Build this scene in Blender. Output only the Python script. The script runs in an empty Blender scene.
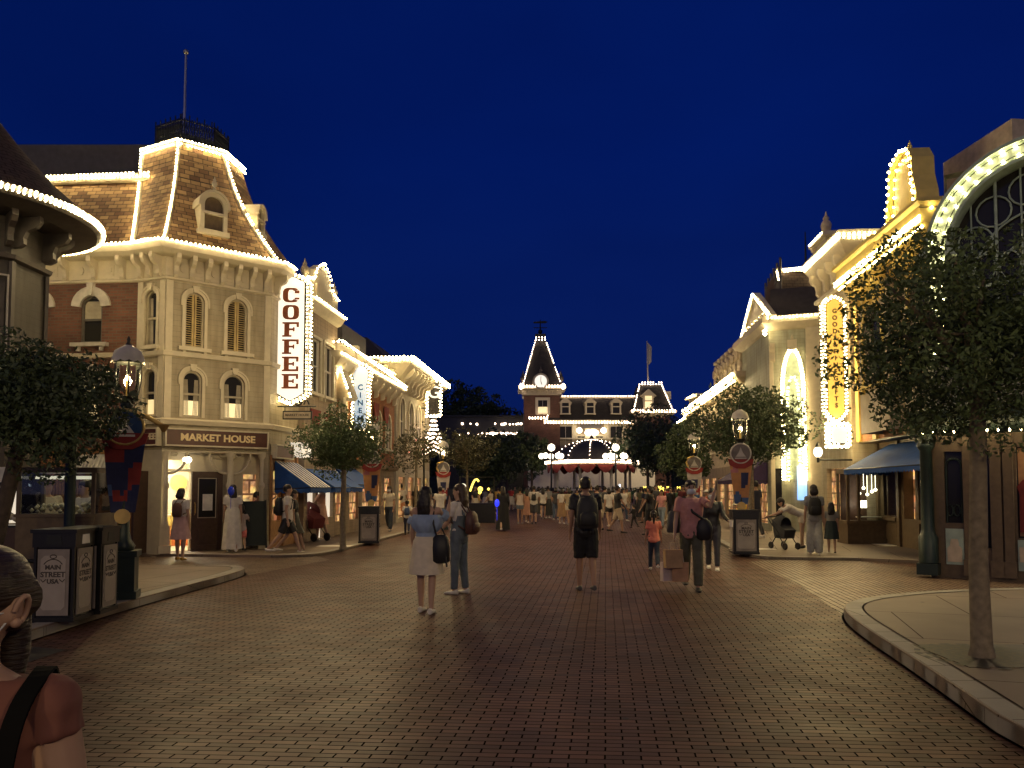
import bpy, bmesh, math, random
from mathutils import Vector, Matrix
R=math.radians; PI=math.pi
sc=bpy.context.scene; COL=sc.collection
random.seed(7)
# ---------------------------------------------------------------- camera
FPX=773.0; TILT=R(3.0); HOR=488.0; EYE=1.6
CY=HOR-FPX*math.tan(TILT)
cam=bpy.data.cameras.new('camera'); camo=bpy.data.objects.new('camera',cam); COL.objects.link(camo)
cam.sensor_fit='HORIZONTAL'; cam.sensor_width=36; cam.lens=36*FPX/1024
cam.shift_y=(CY-384)/1024; cam.clip_end=2000; cam.clip_start=.05
camo.location=(0,0,EYE); camo.rotation_euler=(PI/2+TILT,0,0); sc.camera=camo
_f=Vector((0,math.cos(TILT),math.sin(TILT))); _u=Vector((0,-math.sin(TILT),math.cos(TILT)))
def ray(px,py): return Vector(((px-512)/FPX,0,0))+_f+_u*(-(py-CY)/FPX)
def P(px,py,Y):
    d=ray(px,py); k=Y/d.y; return Vector((d.x*k,Y,EYE+d.z*k))
def G(px,py,z=0.):
    d=ray(px,py); k=(z-EYE)/d.z; return Vector((d.x*k,d.y*k,z))
def depth(py,z=0.): return G(512,py,z).y
SA=math.atan(.0872); ca,sa=math.cos(SA),math.sin(SA)
def st(t,s,z=0.): return Vector((t*ca+s*sa,-t*sa+s*ca,z))
# ---------------------------------------------------------------- mesh builder
class MB:
    def __init__(s): s.v=[];s.f=[];s.m=[];s.sm=[];s.cur=0;s.smooth=False
    def add(s,vs,fs,smooth=None):
        o=len(s.v); s.v.extend([tuple(v) for v in vs])
        sm=s.smooth if smooth is None else smooth
        for f in fs: s.f.append([i+o for i in f]); s.m.append(s.cur); s.sm.append(sm)
    def poly(s,*vs): s.add(vs,[list(range(len(vs)))])
    def hexa(s,c):  # 8 corners: bottom 4 ccw, top 4 ccw
        s.add(c,[(3,2,1,0),(4,5,6,7),(0,1,5,4),(1,2,6,5),(2,3,7,6),(3,0,4,7)])
    def box(s,F,a0,a1,b0,b1,z0,z1):
        s.hexa([F.p(a0,b1,z0),F.p(a1,b1,z0),F.p(a1,b0,z0),F.p(a0,b0,z0),F.p(a0,b1,z1),F.p(a1,b1,z1),F.p(a1,b0,z1),F.p(a0,b0,z1)])
    def cbox(s,c,sx,sy,sz,rz=0.):
        F=Fr(Vector(c),rz); s.box(F,-sx/2,sx/2,-sy/2,sy/2,-sz/2,sz/2)
    def prism(s,pts,z0,z1):
        n=len(pts); vs=[(p[0],p[1],z0) for p in pts]+[(p[0],p[1],z1) for p in pts]
        s.add(vs,[list(range(n))[::-1],list(range(n,2*n))]+[(i,(i+1)%n,(i+1)%n+n,i+n) for i in range(n)])
    def fprism(s,F,pts,b0,b1): # polygon in (a,z) extruded along outward
        n=len(pts); vs=[F.p(a,b1,z) for a,z in pts]+[F.p(a,b0,z) for a,z in pts]
        s.add(vs,[list(range(n)),list(range(n,2*n))[::-1]]+[(i,i+n,(i+1)%n+n,(i+1)%n) for i in range(n)])
    def loft(s,rings,cap=True,closed=True,smooth=True):
        n=len(rings[0]); vs=[p for r in rings for p in r]; fs=[]
        for k in range(len(rings)-1):
            for i in range(n if closed else n-1):
                j=(i+1)%n; fs.append((k*n+i,k*n+j,(k+1)*n+j,(k+1)*n+i))
        s.add(vs,fs,smooth)
        if cap and closed:
            s.add(rings[0],[list(range(n))[::-1]],False); s.add(rings[-1],[list(range(n))],False)
    def tube(s,pts,r,n=8,cap=True,smooth=True):
        pts=[Vector(p) for p in pts]; rr=r if isinstance(r,(list,tuple)) else [r]*len(pts)
        rings=[];ref=None
        for i,p in enumerate(pts):
            d=(pts[min(i+1,len(pts)-1)]-pts[max(i-1,0)]).normalized()
            if ref is None or abs(ref.dot(d))>.98: ref=Vector((0,0,1)) if abs(d.z)<.9 else Vector((1,0,0))
            x=ref.cross(d).normalized(); y=d.cross(x); ref=y.cross(d)*-1 if False else ref
            rings.append([p+(x*math.cos(2*PI*k/n)+y*math.sin(2*PI*k/n))*rr[i] for k in range(n)])
        s.loft(rings,cap,True,smooth)
    def lathe(s,c,prof,n=16,smooth=True):
        c=Vector(c); s.loft([[c+Vector((r*math.cos(2*PI*k/n),r*math.sin(2*PI*k/n),z)) for k in range(n)] for r,z in prof],True,True,smooth)
    def ball(s,c,r,sub=1,sc3=(1,1,1),smooth=True):
        V,Fc=ICO[sub]; c=Vector(c); s.add([(c.x+v[0]*r*sc3[0],c.y+v[1]*r*sc3[1],c.z+v[2]*r*sc3[2]) for v in V],Fc,smooth)
    def sweep(s,pts,prof,closed=False,capends=True): # horizontal polyline, profile (out,z): out = to the right of travel
        pts=[Vector((p[0],p[1],0)) for p in pts]; n=len(pts); rings=[]
        for i in range(n):
            a=pts[i]-pts[i-1] if (i>0 or closed) else None; b=pts[(i+1)%n]-pts[i] if (i<n-1 or closed) else None
            na=Vector((a.y,-a.x,0)).normalized() if a else None; nb=Vector((b.y,-b.x,0)).normalized() if b else None
            if na is None: m=nb
            elif nb is None: m=na
            else:
                m=(na+nb); m=m/max(.25,m.dot(na)) if m.length>1e-6 else na
            rings.append([pts[i]+m*o+Vector((0,0,z)) for o,z in prof])
        if closed: rings.append(rings[0])
        s.loft(rings,capends and not closed,True,False)
    def bulbs(s,pts,sp,r,sub=0,closed=False):
        pts=[Vector(p) for p in pts]
        if closed: pts=pts+[pts[0]]
        L=0; segs=[]
        for i in range(len(pts)-1): segs.append((L,pts[i],pts[i+1])); L+=(pts[i+1]-pts[i]).length
        n=max(1,int(L/sp)); s.cur=1; s.tube(pts,min(.012,r*.3),4); s.cur=0
        for k in range(n+1):
            d=L*k/n
            if BR.random()<.02: continue
            for l,a,b in reversed(segs):
                if d>=l-1e-6:
                    q=(b-a).length; s.ball(a+(b-a)*((d-l)/q if q>0 else 0)+Vector((0,0,BR.uniform(-.25,.15)*r)),r*BR.uniform(.78,1.14),sub); break
    def mesh(s,name,off=Vector((0,0,0))):
        me=bpy.data.meshes.new(name)
        me.from_pydata([(v[0]-off.x,v[1]-off.y,v[2]-off.z) for v in s.v],[],s.f)
        me.polygons.foreach_set('use_smooth',s.sm); me.polygons.foreach_set('material_index',s.m)
        autouv(me,off); me.update(); return me
def autouv(me,off=Vector((0,0,0))):
    uv=me.uv_layers.new(name='UVMap').data; vs=me.vertices; Z=Vector((0,0,1))
    for p in me.polygons:
        n=p.normal
        if abs(n.z)>.97: t=Vector((1,0,0)); b=Vector((0,1,0))
        else: t=Z.cross(n).normalized(); b=n.cross(t)
        for li in p.loop_indices:
            c=vs[me.loops[li].vertex_index].co+off; uv[li].uv=(c.dot(t),c.dot(b))
class Fr:  # vertical face frame: a along, b outward, z up
    def __init__(s,o,rz=0.,u=None,n=None):
        s.o=Vector(o); s.u=Vector(u) if u is not None else Vector((math.cos(rz),math.sin(rz),0)); s.n=Vector(n) if n is not None else Vector((s.u.y,-s.u.x,0))
    def p(s,a,b,z): return s.o+s.u*a+s.n*b+Vector((0,0,z))
    def a(s,px):   # a where the picture column px meets the face
        k=(px-512)/FPX; # x = k*y'  (y' ~ depth along view, tilt small)
        o,u=s.o,s.u; return (k*o.y-o.x)/(u.x-k*u.y)
    def z(s,a,py):
        q=s.p(a,0,0); return P(512,py,q.y).z
def FP(p,q): 
    p=Vector((p[0],p[1],0)); q=Vector((q[0],q[1],0)); f=Fr(p,u=(q-p).normalized()); f.L=(q-p).length; return f
def _ico(sub):
    bm=bmesh.new(); bmesh.ops.create_icosphere(bm,subdivisions=sub,radius=1)
    r=([tuple(v.co) for v in bm.verts],[[v.index for v in f.verts] for f in bm.faces]); bm.free(); return r
ICO={0:([(1,0,0),(-1,0,0),(0,1,0),(0,-1,0),(0,0,1),(0,0,-1)],[(0,2,4),(2,1,4),(1,3,4),(3,0,4),(2,0,5),(1,2,5),(3,1,5),(0,3,5)]),1:_ico(1),2:_ico(2),3:_ico(3)}
# ---------------------------------------------------------------- objects
def props(o,label=None,cat=None,group=None,kind=None):
    if label: o['label']=label
    if cat: o['category']=cat
    if group: o['group']=group
    if kind: o['kind']=kind
    return o
def thing(name,label,cat,loc=(0,0,0),group=None,rz=0.):
    o=bpy.data.objects.new(name,None); COL.objects.link(o); o.location=loc; o.rotation_euler=(0,0,rz); o.empty_display_size=.1
    o['w']=[float(c) for c in loc] if rz==0 else [0.,0.,0.]
    return props(o,label,cat,group)
def woff(o):
    while o.parent: o=o.parent
    return Vector(o['w']) if 'w' in o.keys() else Vector((0,0,0))
BR=random.Random(99)
SPLIT={'string_light','bracket','plaque','lantern','bunting','urn','globe','column','porch_column','pilaster','display_garment','display_glass','lit_display','shop_glass','mint_panel','porch_lamp','finial','hanging_lamp','shoe','light_wand','dormer_pane','rail','ceiling_lamp','lit_window'}
def islands(mb):
    par=list(range(len(mb.v)))
    def fd(i):
        while par[i]!=i: par[i]=par[par[i]]; i=par[i]
        return i
    for f in mb.f:
        a=fd(f[0])
        for j in f[1:]: par[fd(j)]=a
    bb={}
    for i,v in enumerate(mb.v):
        r=fd(i); b=bb.setdefault(r,[*v,*v])
        for k in range(3): b[k]=min(b[k],v[k]); b[k+3]=max(b[k+3],v[k])
    cl=[]
    for r,b in bb.items():
        cur=([r],list(b)); again=True
        while again:
            again=False
            for c in cl:
                if all(c[1][k]-.015<=cur[1][k+3] and cur[1][k]-.015<=c[1][k+3] for k in range(3)):
                    cl.remove(c); cur=(cur[0]+c[0],[min(cur[1][k],c[1][k]) for k in range(3)]+[max(cur[1][k+3],c[1][k+3]) for k in range(3)]); again=True; break
        cl.append(cur)
    if len(cl)<2 or len(cl)>60: return [mb]
    own={r:i for i,c in enumerate(cl) for r in c[0]}; out=[MB() for _ in cl]; maps=[{} for _ in cl]
    for f,m,sm in zip(mb.f,mb.m,mb.sm):
        i=own[fd(f[0])]; mp=maps[i]; nf=[]
        for j in f:
            if j not in mp: mp[j]=len(out[i].v); out[i].v.append(mb.v[j])
            nf.append(mp[j])
        out[i].f.append(nf); out[i].m.append(m); out[i].sm.append(sm)
    return out
def part(name,mb,mat,parent,label=None):
    if isinstance(mb,MB) and name in SPLIT:
        q=islands(mb)
        if len(q)>1:
            for b in q[1:]: part1(name,b,mat,parent,label)
            return part1(name,q[0],mat,parent,label)
    return part1(name,mb,mat,parent,label)
def part1(name,mb,mat,parent,label=None):
    if isinstance(mb,MB) and not isinstance(mat,(list,tuple)) and mb.m and max(mb.m)>0: mat=[mat,'iron']
    me=mb.mesh(name,woff(parent)) if isinstance(mb,MB) else mb
    for m in (mat if isinstance(mat,(list,tuple)) else [mat]): me.materials.append(M(m))
    o=bpy.data.objects.new(name,me); COL.objects.link(o); o.parent=parent
    if label: o['label']=label
    return o
def solo(name,mb,mat,label=None,cat=None,group=None,kind=None,loc=None):
    xs=[v[0] for v in mb.v];ys=[v[1] for v in mb.v];zs=[v[2] for v in mb.v]
    off=Vector(loc) if loc else Vector(((min(xs)+max(xs))/2,(min(ys)+max(ys))/2,min(zs)))
    me=mb.mesh(name,off)
    for m in (mat if isinstance(mat,(list,tuple)) else [mat]): me.materials.append(M(m))
    o=bpy.data.objects.new(name,me); COL.objects.link(o); o.location=off; o['w']=[off.x,off.y,off.z]
    return props(o,label,cat,group,kind)
def copy_tree(o,parent=None):
    c=o.copy(); COL.objects.link(c)
    if parent: c.parent=parent
    for ch in o.children: copy_tree(ch,c)
    return c
# ---------------------------------------------------------------- materials
MATS={}
def M(m):
    return MATS[m] if isinstance(m,str) else m
def newmat(name):
    m=bpy.data.materials.new(name); m.use_nodes=True; MATS[name]=m; nt=m.node_tree
    return m,nt,nt.nodes['Principled BSDF']
def N(nt,t,**k):
    n=nt.nodes.new('ShaderNode'+t)
    for a,v in k.items(): setattr(n,a,v)
    return n
def rgb(h): return h if len(h)==4 else (*h,1)
def mixc(nt,fac,a,b,mode='MIX'):
    n=N(nt,'Mix',data_type='RGBA',blend_type=mode)
    for i,v in ((0,fac),(6,a),(7,b)):
        if hasattr(v,'is_output'): nt.links.new(v,n.inputs[i])
        else: n.inputs[i].default_value=v if i==0 else rgb(v)
    return n.outputs[2]
def coords(nt,kind='UV',scale=(1,1,1),rot=0.):
    tc=N(nt,'TexCoord'); mp=N(nt,'Mapping'); mp.inputs['Scale'].default_value=scale; mp.inputs['Rotation'].default_value=(0,0,rot)
    nt.links.new(tc.outputs[kind],mp.inputs[0]); return mp.outputs[0]
def noise(nt,vec,scale,detail=3,lo=.35,hi=.65):
    n=N(nt,'TexNoise'); n.inputs['Scale'].default_value=scale; n.inputs['Detail'].default_value=detail; nt.links.new(vec,n.inputs['Vector'])
    r=N(nt,'MapRange'); r.inputs[1].default_value=lo; r.inputs[2].default_value=hi; nt.links.new(n.outputs[0],r.inputs[0]); return r.outputs[0]
def bump(nt,bs,h,s=.3,d=.01):
    b=N(nt,'Bump'); b.inputs['Strength'].default_value=s; b.inputs['Distance'].default_value=d; nt.links.new(h,b.inputs['Height']); nt.links.new(b.outputs[0],bs.inputs['Normal'])
def plain(name,c,rough=.6,metal=0.,var=.18,scale=6,bmp=.08,spec=.4):
    m,nt,bs=newmat(name); v=coords(nt,'Object')
    f=noise(nt,v,scale,5,.3,.7); a=tuple(x*(1-var) for x in c); b=tuple(min(1,x*(1+var)) for x in c)
    nt.links.new(mixc(nt,f,a,b),bs.inputs['Base Color'])
    bs.inputs['Roughness'].default_value=rough; bs.inputs['Metallic'].default_value=metal; bs.inputs['Specular IOR Level'].default_value=spec
    if bmp: bump(nt,bs,noise(nt,v,scale*8,4,0,1),bmp,.004)
    return m
def emit(name,c,s,base=(.8,.8,.8)):
    m,nt,bs=newmat(name); bs.inputs['Base Color'].default_value=rgb(base); bs.inputs['Emission Color'].default_value=rgb(c); bs.inputs['Emission Strength'].default_value=s; bs.inputs['Roughness'].default_value=.4
    return m
def glass(name,c=(.9,.95,.92),rough=.02,alpha=.25):
    m,nt,bs=newmat(name); tr=N(nt,'BsdfTransparent'); tr.inputs[0].default_value=rgb(c); gl=N(nt,'BsdfGlossy'); gl.inputs[0].default_value=(1,1,1,1); gl.inputs['Roughness'].default_value=rough
    lw=N(nt,'Fresnel'); lw.inputs[0].default_value=1.45; mx=N(nt,'MixShader'); nt.links.new(lw.outputs[0],mx.inputs[0]); nt.links.new(tr.outputs[0],mx.inputs[1]); nt.links.new(gl.outputs[0],mx.inputs[2])
    nt.links.new(mx.outputs[0],nt.nodes['Material Output'].inputs[0]); return m
def bricks(name,c1,c2,mort,w,h,msize,coord='UV',rot=0.,rough=.7,uscale=1.,offset=.5,var=.35,bmp=.5,spec=.4,dark=None,vscale=1.,roughvar=0.,stain=0.,wob=0.):
    m,nt,bs=newmat(name); v=coords(nt,coord,(uscale,vscale,1),rot)
    if wob:
        wn=N(nt,'TexNoise'); wn.inputs['Scale'].default_value=2.3; wn.inputs['Detail'].default_value=3; nt.links.new(v,wn.inputs['Vector']); ws=N(nt,'VectorMath',operation='SCALE'); nt.links.new(wn.outputs['Color'],ws.inputs[0]); ws.inputs['Scale'].default_value=wob
        wa=N(nt,'VectorMath',operation='ADD'); nt.links.new(v,wa.inputs[0]); nt.links.new(ws.outputs[0],wa.inputs[1]); v=wa.outputs[0]
    b=N(nt,'TexBrick'); b.offset=offset; b.inputs['Scale'].default_value=1; b.inputs['Brick Width'].default_value=w*uscale; b.inputs['Row Height'].default_value=h*vscale
    b.inputs['Mortar Size'].default_value=msize; b.inputs['Mortar Smooth'].default_value=.1; b.inputs['Bias'].default_value=0
    b.inputs['Color1'].default_value=rgb(c1); b.inputs['Color2'].default_value=rgb(c2); b.inputs['Mortar'].default_value=rgb(mort)
    nt.links.new(v,b.inputs['Vector'])
    v2=coords(nt,coord)
    f=noise(nt,v2,1.3,5,.3,.7)
    col=mixc(nt,f,tuple(x*(1-var) for x in (1,1,1)),(1,1,1)); col=mixc(nt,1.,b.outputs[0],col,'MULTIPLY')
    if stain:
        g=noise(nt,v2,.28,6,.35,.62); col=mixc(nt,g,mixc(nt,1.,col,(1-stain,)*3,'MULTIPLY'),col)
        sp=N(nt,'TexVoronoi'); sp.inputs['Scale'].default_value=1.7; nt.links.new(v2,sp.inputs['Vector']); mr=N(nt,'MapRange'); mr.inputs[1].default_value=.035; mr.inputs[2].default_value=.05; nt.links.new(sp.outputs['Distance'],mr.inputs[0]); col=mixc(nt,mr.outputs[0],(.03,.028,.025),col)
    nt.links.new(col,bs.inputs['Base Color'])
    if roughvar:
        rr=N(nt,'MapRange'); rr.inputs[3].default_value=rough-roughvar; rr.inputs[4].default_value=rough+roughvar; nt.links.new(noise(nt,v2,2.2,6,.3,.7),rr.inputs[0]); nt.links.new(rr.outputs[0],bs.inputs['Roughness'])
    else: bs.inputs['Roughness'].default_value=rough
    inv=N(nt,'Math',operation='SUBTRACT'); inv.inputs[0].default_value=1; nt.links.new(b.outputs['Fac'],inv.inputs[1])
    sm_=N(nt,'Math',operation='MULTIPLY'); nt.links.new(inv.outputs[0],sm_.inputs[0]); sm_.inputs[1].default_value=spec; nt.links.new(sm_.outputs[0],bs.inputs['Specular IOR Level'])
    ad=N(nt,'Math',operation='MULTIPLY_ADD'); nt.links.new(noise(nt,v2,60,3,0,1),ad.inputs[0]); ad.inputs[1].default_value=.25
    lum=N(nt,'RGBToBW'); nt.links.new(b.outputs[0],lum.inputs[0]); a2=N(nt,'Math',operation='MULTIPLY_ADD'); nt.links.new(lum.outputs[0],a2.inputs[0]); a2.inputs[1].default_value=3.; nt.links.new(inv.outputs[0],a2.inputs[2]); nt.links.new(a2.outputs[0],ad.inputs[2])
    bump(nt,bs,ad.outputs[0],bmp,.006); return m
BULB=(1,.76,.36)

TS=bpy.data.scenes.new('scratch')
def tmpdg():
    vl=TS.view_layers[0]; vl.update(); return vl.depsgraph
# ================================================================ world
w=bpy.data.worlds.new("World"); sc.world=w; w.use_nodes=True; nt=w.node_tree; bg=nt.nodes['Background']
sky=N(nt,'TexSky',sky_type='NISHITA',sun_disc=False); sky.sun_elevation=R(-1.9); sky.sun_rotation=R(200); sky.ozone_density=8; sky.air_density=1; sky.dust_density=.3
tc=N(nt,'TexCoord'); sx=N(nt,'SeparateXYZ'); cx=N(nt,'CombineXYZ'); mz=N(nt,'Math',operation='MAXIMUM'); mz.inputs[1].default_value=.30
for a_,b_ in ((tc.outputs['Generated'],sx.inputs[0]),(sx.outputs[0],cx.inputs[0]),(sx.outputs[1],cx.inputs[1]),(sx.outputs[2],mz.inputs[0]),(mz.outputs[0],cx.inputs[2]),(cx.outputs[0],sky.inputs[0])): nt.links.new(a_,b_)
hz=N(nt,'Mix',data_type='RGBA'); hr=N(nt,'MapRange'); hr.inputs[1].default_value=.02; hr.inputs[2].default_value=.40; nt.links.new(sx.outputs[2],hr.inputs[0]); nt.links.new(hr.outputs[0],hz.inputs[0]); hz.inputs[6].default_value=(4.2,1.35,1.0,1); hz.inputs[7].default_value=(1,1,1,1)
cl=noise(nt,coords(nt,'Generated',(1,1,2.2)),2.2,4,.3,.7); nt.links.new(mixc(nt,1.,sky.outputs[0],mixc(nt,1.,mixc(nt,cl,(.036,.70,.66),(.056,.92,.82)),hz.outputs[2],'MULTIPLY'),'MULTIPLY'),bg.inputs[0]); bg.inputs[1].default_value=.86
sl=bpy.data.lights.new('warm_fill_sun','SUN'); sl.energy=.16; sl.angle=R(90); sl.color=(1,.76,.30); so=bpy.data.objects.new('warm_fill_sun',sl); COL.objects.link(so); so.rotation_euler=(R(52),0,R(-15))  # added soft warm fill; the sky's own sun is below the horizon
sc.view_settings.view_transform='Standard'; sc.view_settings.look='None'; sc.view_settings.exposure=.25; sc.view_settings.gamma=1
cy=sc.cycles; cy.use_denoising=True; cy.max_bounces=5; cy.diffuse_bounces=3; cy.glossy_bounces=2; cy.transmission_bounces=3; cy.transparent_max_bounces=10; cy.sample_clamp_indirect=6; cy.sample_clamp_direct=0
cy.caustics_reflective=False; cy.caustics_refractive=False; cy.use_light_tree=True; sc.render.use_persistent_data=False
try: cy.denoiser='OPENIMAGEDENOISE'; cy.denoising_input_passes='RGB_ALBEDO_NORMAL'
except Exception: pass
# ================================================================ materials
bricks('brick_road',(.172,.085,.058),(.088,.047,.035),(.016,.011,.009),.215,.072,.0046,rot=SA,rough=.5,uscale=.72,wob=.02,var=.22,bmp=.5,spec=.14,roughvar=.06,stain=.3)
bricks('brick_cross',(.235,.15,.10),(.15,.095,.068),(.008,.006,.005),.215,.070,.0055,rot=SA+PI/2,rough=.46,uscale=.72,wob=.02,var=.25,bmp=.6,spec=.4,roughvar=.05,stain=.25)
bricks('pavement',(.25,.185,.135),(.225,.168,.125),(.10,.075,.055),1.7,1.7,.007,rot=SA+.2,rough=.6,var=.22,bmp=.15,stain=.22)
plain('granite',(.34,.31,.27),.6,var=.15,scale=30,bmp=.12)
plain('joint_shadow_dark',(.05,.045,.04),.8)  # dark tone for pavement joints and the painted kerb shadow line
bricks('red_brick',(.20,.085,.055),(.13,.055,.04),(.17,.13,.10),.20,.07,.009,rough=.8,bmp=.4)
bricks('orange_brick',(.42,.17,.07),(.33,.125,.055),(.30,.17,.09),.20,.07,.008,rough=.8,bmp=.4)
def clap(name,c,h=.13,dark=.35):
    m,nt,bs=newmat(name); v=coords(nt,'UV'); sp=N(nt,'SeparateXYZ'); nt.links.new(v,sp.inputs[0])
    a=N(nt,'Math',operation='DIVIDE'); nt.links.new(sp.outputs[1],a.inputs[0]); a.inputs[1].default_value=h
    fr=N(nt,'Math',operation='FRACT'); nt.links.new(a.outputs[0],fr.inputs[0])
    r=N(nt,'ValToRGB'); e=r.color_ramp.elements; e[0].position=0; e[0].color=(dark,)*3+(1,); e[1].position=.07; e[1].color=(1,1,1,1); nt.links.new(fr.outputs[0],r.inputs[0])
    f=noise(nt,coords(nt,'Object'),3,4,.3,.7)
    st_=noise(nt,coords(nt,'Object',(5,5,.7)),1.3,5,.35,.7); nt.links.new(mixc(nt,1.,mixc(nt,st_,(.70,.66,.60),(1,1,1)),mixc(nt,1.,r.outputs[0],mixc(nt,f,tuple(x*.84 for x in c),c),'MULTIPLY'),'MULTIPLY'),bs.inputs['Base Color']); bs.inputs['Roughness'].default_value=.6
    bump(nt,bs,fr.outputs[0],.5,.012)
clap('clap_cream',(.44,.385,.27)); clap('clap_gray',(.085,.075,.064)); clap('clap_green',(.40,.42,.33)); clap('clap_tan',(.36,.28,.20))
plain('cream',(.56,.50,.37),.5,var=.08); plain('cream_dark',(.42,.37,.27),.5,var=.1); plain('white_trim',(.72,.68,.60),.5,var=.06)
plain('gray_trim',(.10,.088,.078),.5); plain('gray_dark',(.085,.075,.068),.55); plain('pale_trim',(.45,.42,.37),.5); plain('yellow_paint',(.70,.55,.16),.5,var=.08)
plain('sand_stone',(.55,.46,.32),.7); plain('wood_dark',(.075,.042,.026),.42,scale=12); plain('wood_orange',(.33,.17,.07),.5,scale=10); plain('wood_brown',(.12,.085,.048),.5,scale=10)
plain('iron',(.016,.018,.017),.4,metal=.2); plain('green_iron',(.018,.032,.026),.4,metal=.1); plain('black_gloss',(.012,.012,.012),.3); plain('sign_brown',(.085,.028,.018),.45)
plain('gold',(.55,.38,.13),.35,metal=.6); plain('gold_letter',(.75,.60,.33),.45); plain('rust_letter',(.30,.085,.03),.5); plain('dark_letter',(.05,.04,.035),.6)
plain('slate',(.07,.065,.07),.6); plain('dark_roof',(.045,.04,.042),.7); plain('steel',(.45,.45,.46),.3,metal=.8); plain('mint',(.36,.46,.37),.5)
plain('blue_canvas',(.010,.060,.24),.75,bmp=.2); plain('white_canvas',(.6,.58,.52),.8); plain('purple_canvas',(.05,.03,.09),.8); plain('red_cloth',(.17,.025,.02),.8)
plain('bin_panel',(.33,.29,.25),.5,var=.1); plain('bin_border',(.22,.19,.165),.5)
plain('paper',(.7,.68,.6),.8); plain('curtain',(.38,.34,.26),.9); plain('orange_cloth',(.55,.16,.05),.85)
def shingles():
    m,nt,bs=newmat('shingle_mix'); v=coords(nt,'UV'); 
    b=N(nt,'TexBrick'); b.offset=.5; b.inputs['Scale'].default_value=1; b.inputs['Brick Width'].default_value=.24; b.inputs['Row Height'].default_value=.125; b.inputs['Mortar Size'].default_value=.008
    b.inputs['Color1'].default_value=(.50,.34,.17,1); b.inputs['Color2'].default_value=(.165,.09,.052,1); b.inputs['Mortar'].default_value=(.03,.02,.015,1); b.inputs['Bias'].default_value=-.05
    nt.links.new(v,b.inputs['Vector']); f=noise(nt,coords(nt,'UV'),2.5,4,.3,.7)
    nt.links.new(mixc(nt,1.,b.outputs[0],mixc(nt,f,(.7,.66,.62),(1.05,1,.95)),'MULTIPLY'),bs.inputs['Base Color']); bs.inputs['Roughness'].default_value=.8
    inv=N(nt,'Math',operation='SUBTRACT'); inv.inputs[0].default_value=1; nt.links.new(b.outputs['Fac'],inv.inputs[1]); bump(nt,bs,inv.outputs[0],.5,.02)
shingles()
bricks('shingle_brown',(.085,.055,.043),(.06,.04,.033),(.02,.015,.012),.22,.12,.006,rough=.8,bmp=.4)
bricks('shingle_dark',(.06,.055,.05),(.045,.042,.04),(.015,.015,.015),.22,.12,.006,rough=.8,bmp=.4)
bricks('granite_block',(.36,.33,.28),(.31,.28,.24),(.16,.14,.12),.9,.5,.006,rough=.6,bmp=.15)
def shopwin():
    m,nt,bs=newmat('lit_window'); v=coords(nt,'UV'); br=N(nt,'TexBrick'); br.offset=.37; br.inputs['Scale'].default_value=1; br.inputs['Brick Width'].default_value=.31; br.inputs['Row Height'].default_value=.36; br.inputs['Mortar Size'].default_value=.03; br.inputs['Color1'].default_value=(1,.62,.26,1); br.inputs['Color2'].default_value=(.28,.12,.05,1); br.inputs['Mortar'].default_value=(.12,.06,.03,1); nt.links.new(v,br.inputs['Vector'])
    vo=N(nt,'TexVoronoi'); vo.inputs['Scale'].default_value=7; nt.links.new(v,vo.inputs['Vector']); c=mixc(nt,1.,br.outputs[0],mixc(nt,noise(nt,v,5,4,.3,.75),(.12,.1,.09),(1.5,1.35,1.2)),'MULTIPLY'); c=mixc(nt,.35,c,vo.outputs['Color'],'MULTIPLY')
    nt.links.new(c,bs.inputs['Emission Color']); bs.inputs['Emission Strength'].default_value=1.1; bs.inputs['Base Color'].default_value=(.2,.13,.08,1); bs.inputs['Roughness'].default_value=.2
emit('bulb',BULB,52); emit('bulb_pink',(1,.72,.50),16); emit('globe',(1,.84,.60),5); emit('sign_face',(1,.88,.70),.85); emit('sign_yellow',(1,.58,.10),.8,base=(.6,.42,.1)); emit('sign_face_dim',(1,.86,.66),.6)
emit('flame',(1,.72,.40),30); emit('lit_blind',(1,.72,.30),.75); emit('shop_light',(1,.90,.66),34); emit('screen_blue',(.06,.42,1),1.1); emit('clock_face',(1,.93,.8),.8); shopwin()
emit('blue_glow',(.03,.05,1),.9,base=(.03,.04,.3)); emit('yellow_glow',(1,.72,.08),2.2); emit('phone_screen',(.75,.85,1),2.5); emit('sign_blue',(.35,.6,.8),.55); emit('red_bulb',(1,.35,.25),9)
glass('pane'); glass('lamp_glass',(.96,.94,.86),.05); 
def darkpane():
    m,nt,bs=newmat('dark_pane'); bs.inputs['Base Color'].default_value=(.025,.024,.022,1); bs.inputs['Roughness'].default_value=.12; bs.inputs['Specular IOR Level'].default_value=.25
    bump(nt,bs,noise(nt,coords(nt,'Object'),1.5,2,0,1),.05,.02)
darkpane()
plain('leaf',(.080,.118,.042),.55,var=.45,scale=2.2,bmp=0); plain('leaf_dark',(.050,.074,.032),.55,var=.45,scale=1.2,bmp=0); plain('leaf_olive',(.07,.068,.032),.6,var=.4,scale=1.5,bmp=0); plain('hedge_leaf',(.03,.05,.02),.6,var=.4,scale=1.5,bmp=0)
plain('bark',(.185,.15,.10),.85,var=.3,scale=14,bmp=.5); plain('bark_dark',(.07,.052,.038),.85,var=.3,scale=14,bmp=.5)
# ================================================================ ground
mb=MB(); mb.poly((-300,-200,0),(300,-200,0),(300,500,0),(-300,500,0)); solo('road',mb,'brick_road',kind='structure',loc=(0,0,0))
def flat(name,mat,pts,z):
    m=MB(); m.poly(*[(p[0],p[1],z) for p in pts]); return solo(name,m,mat,kind='structure')
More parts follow.
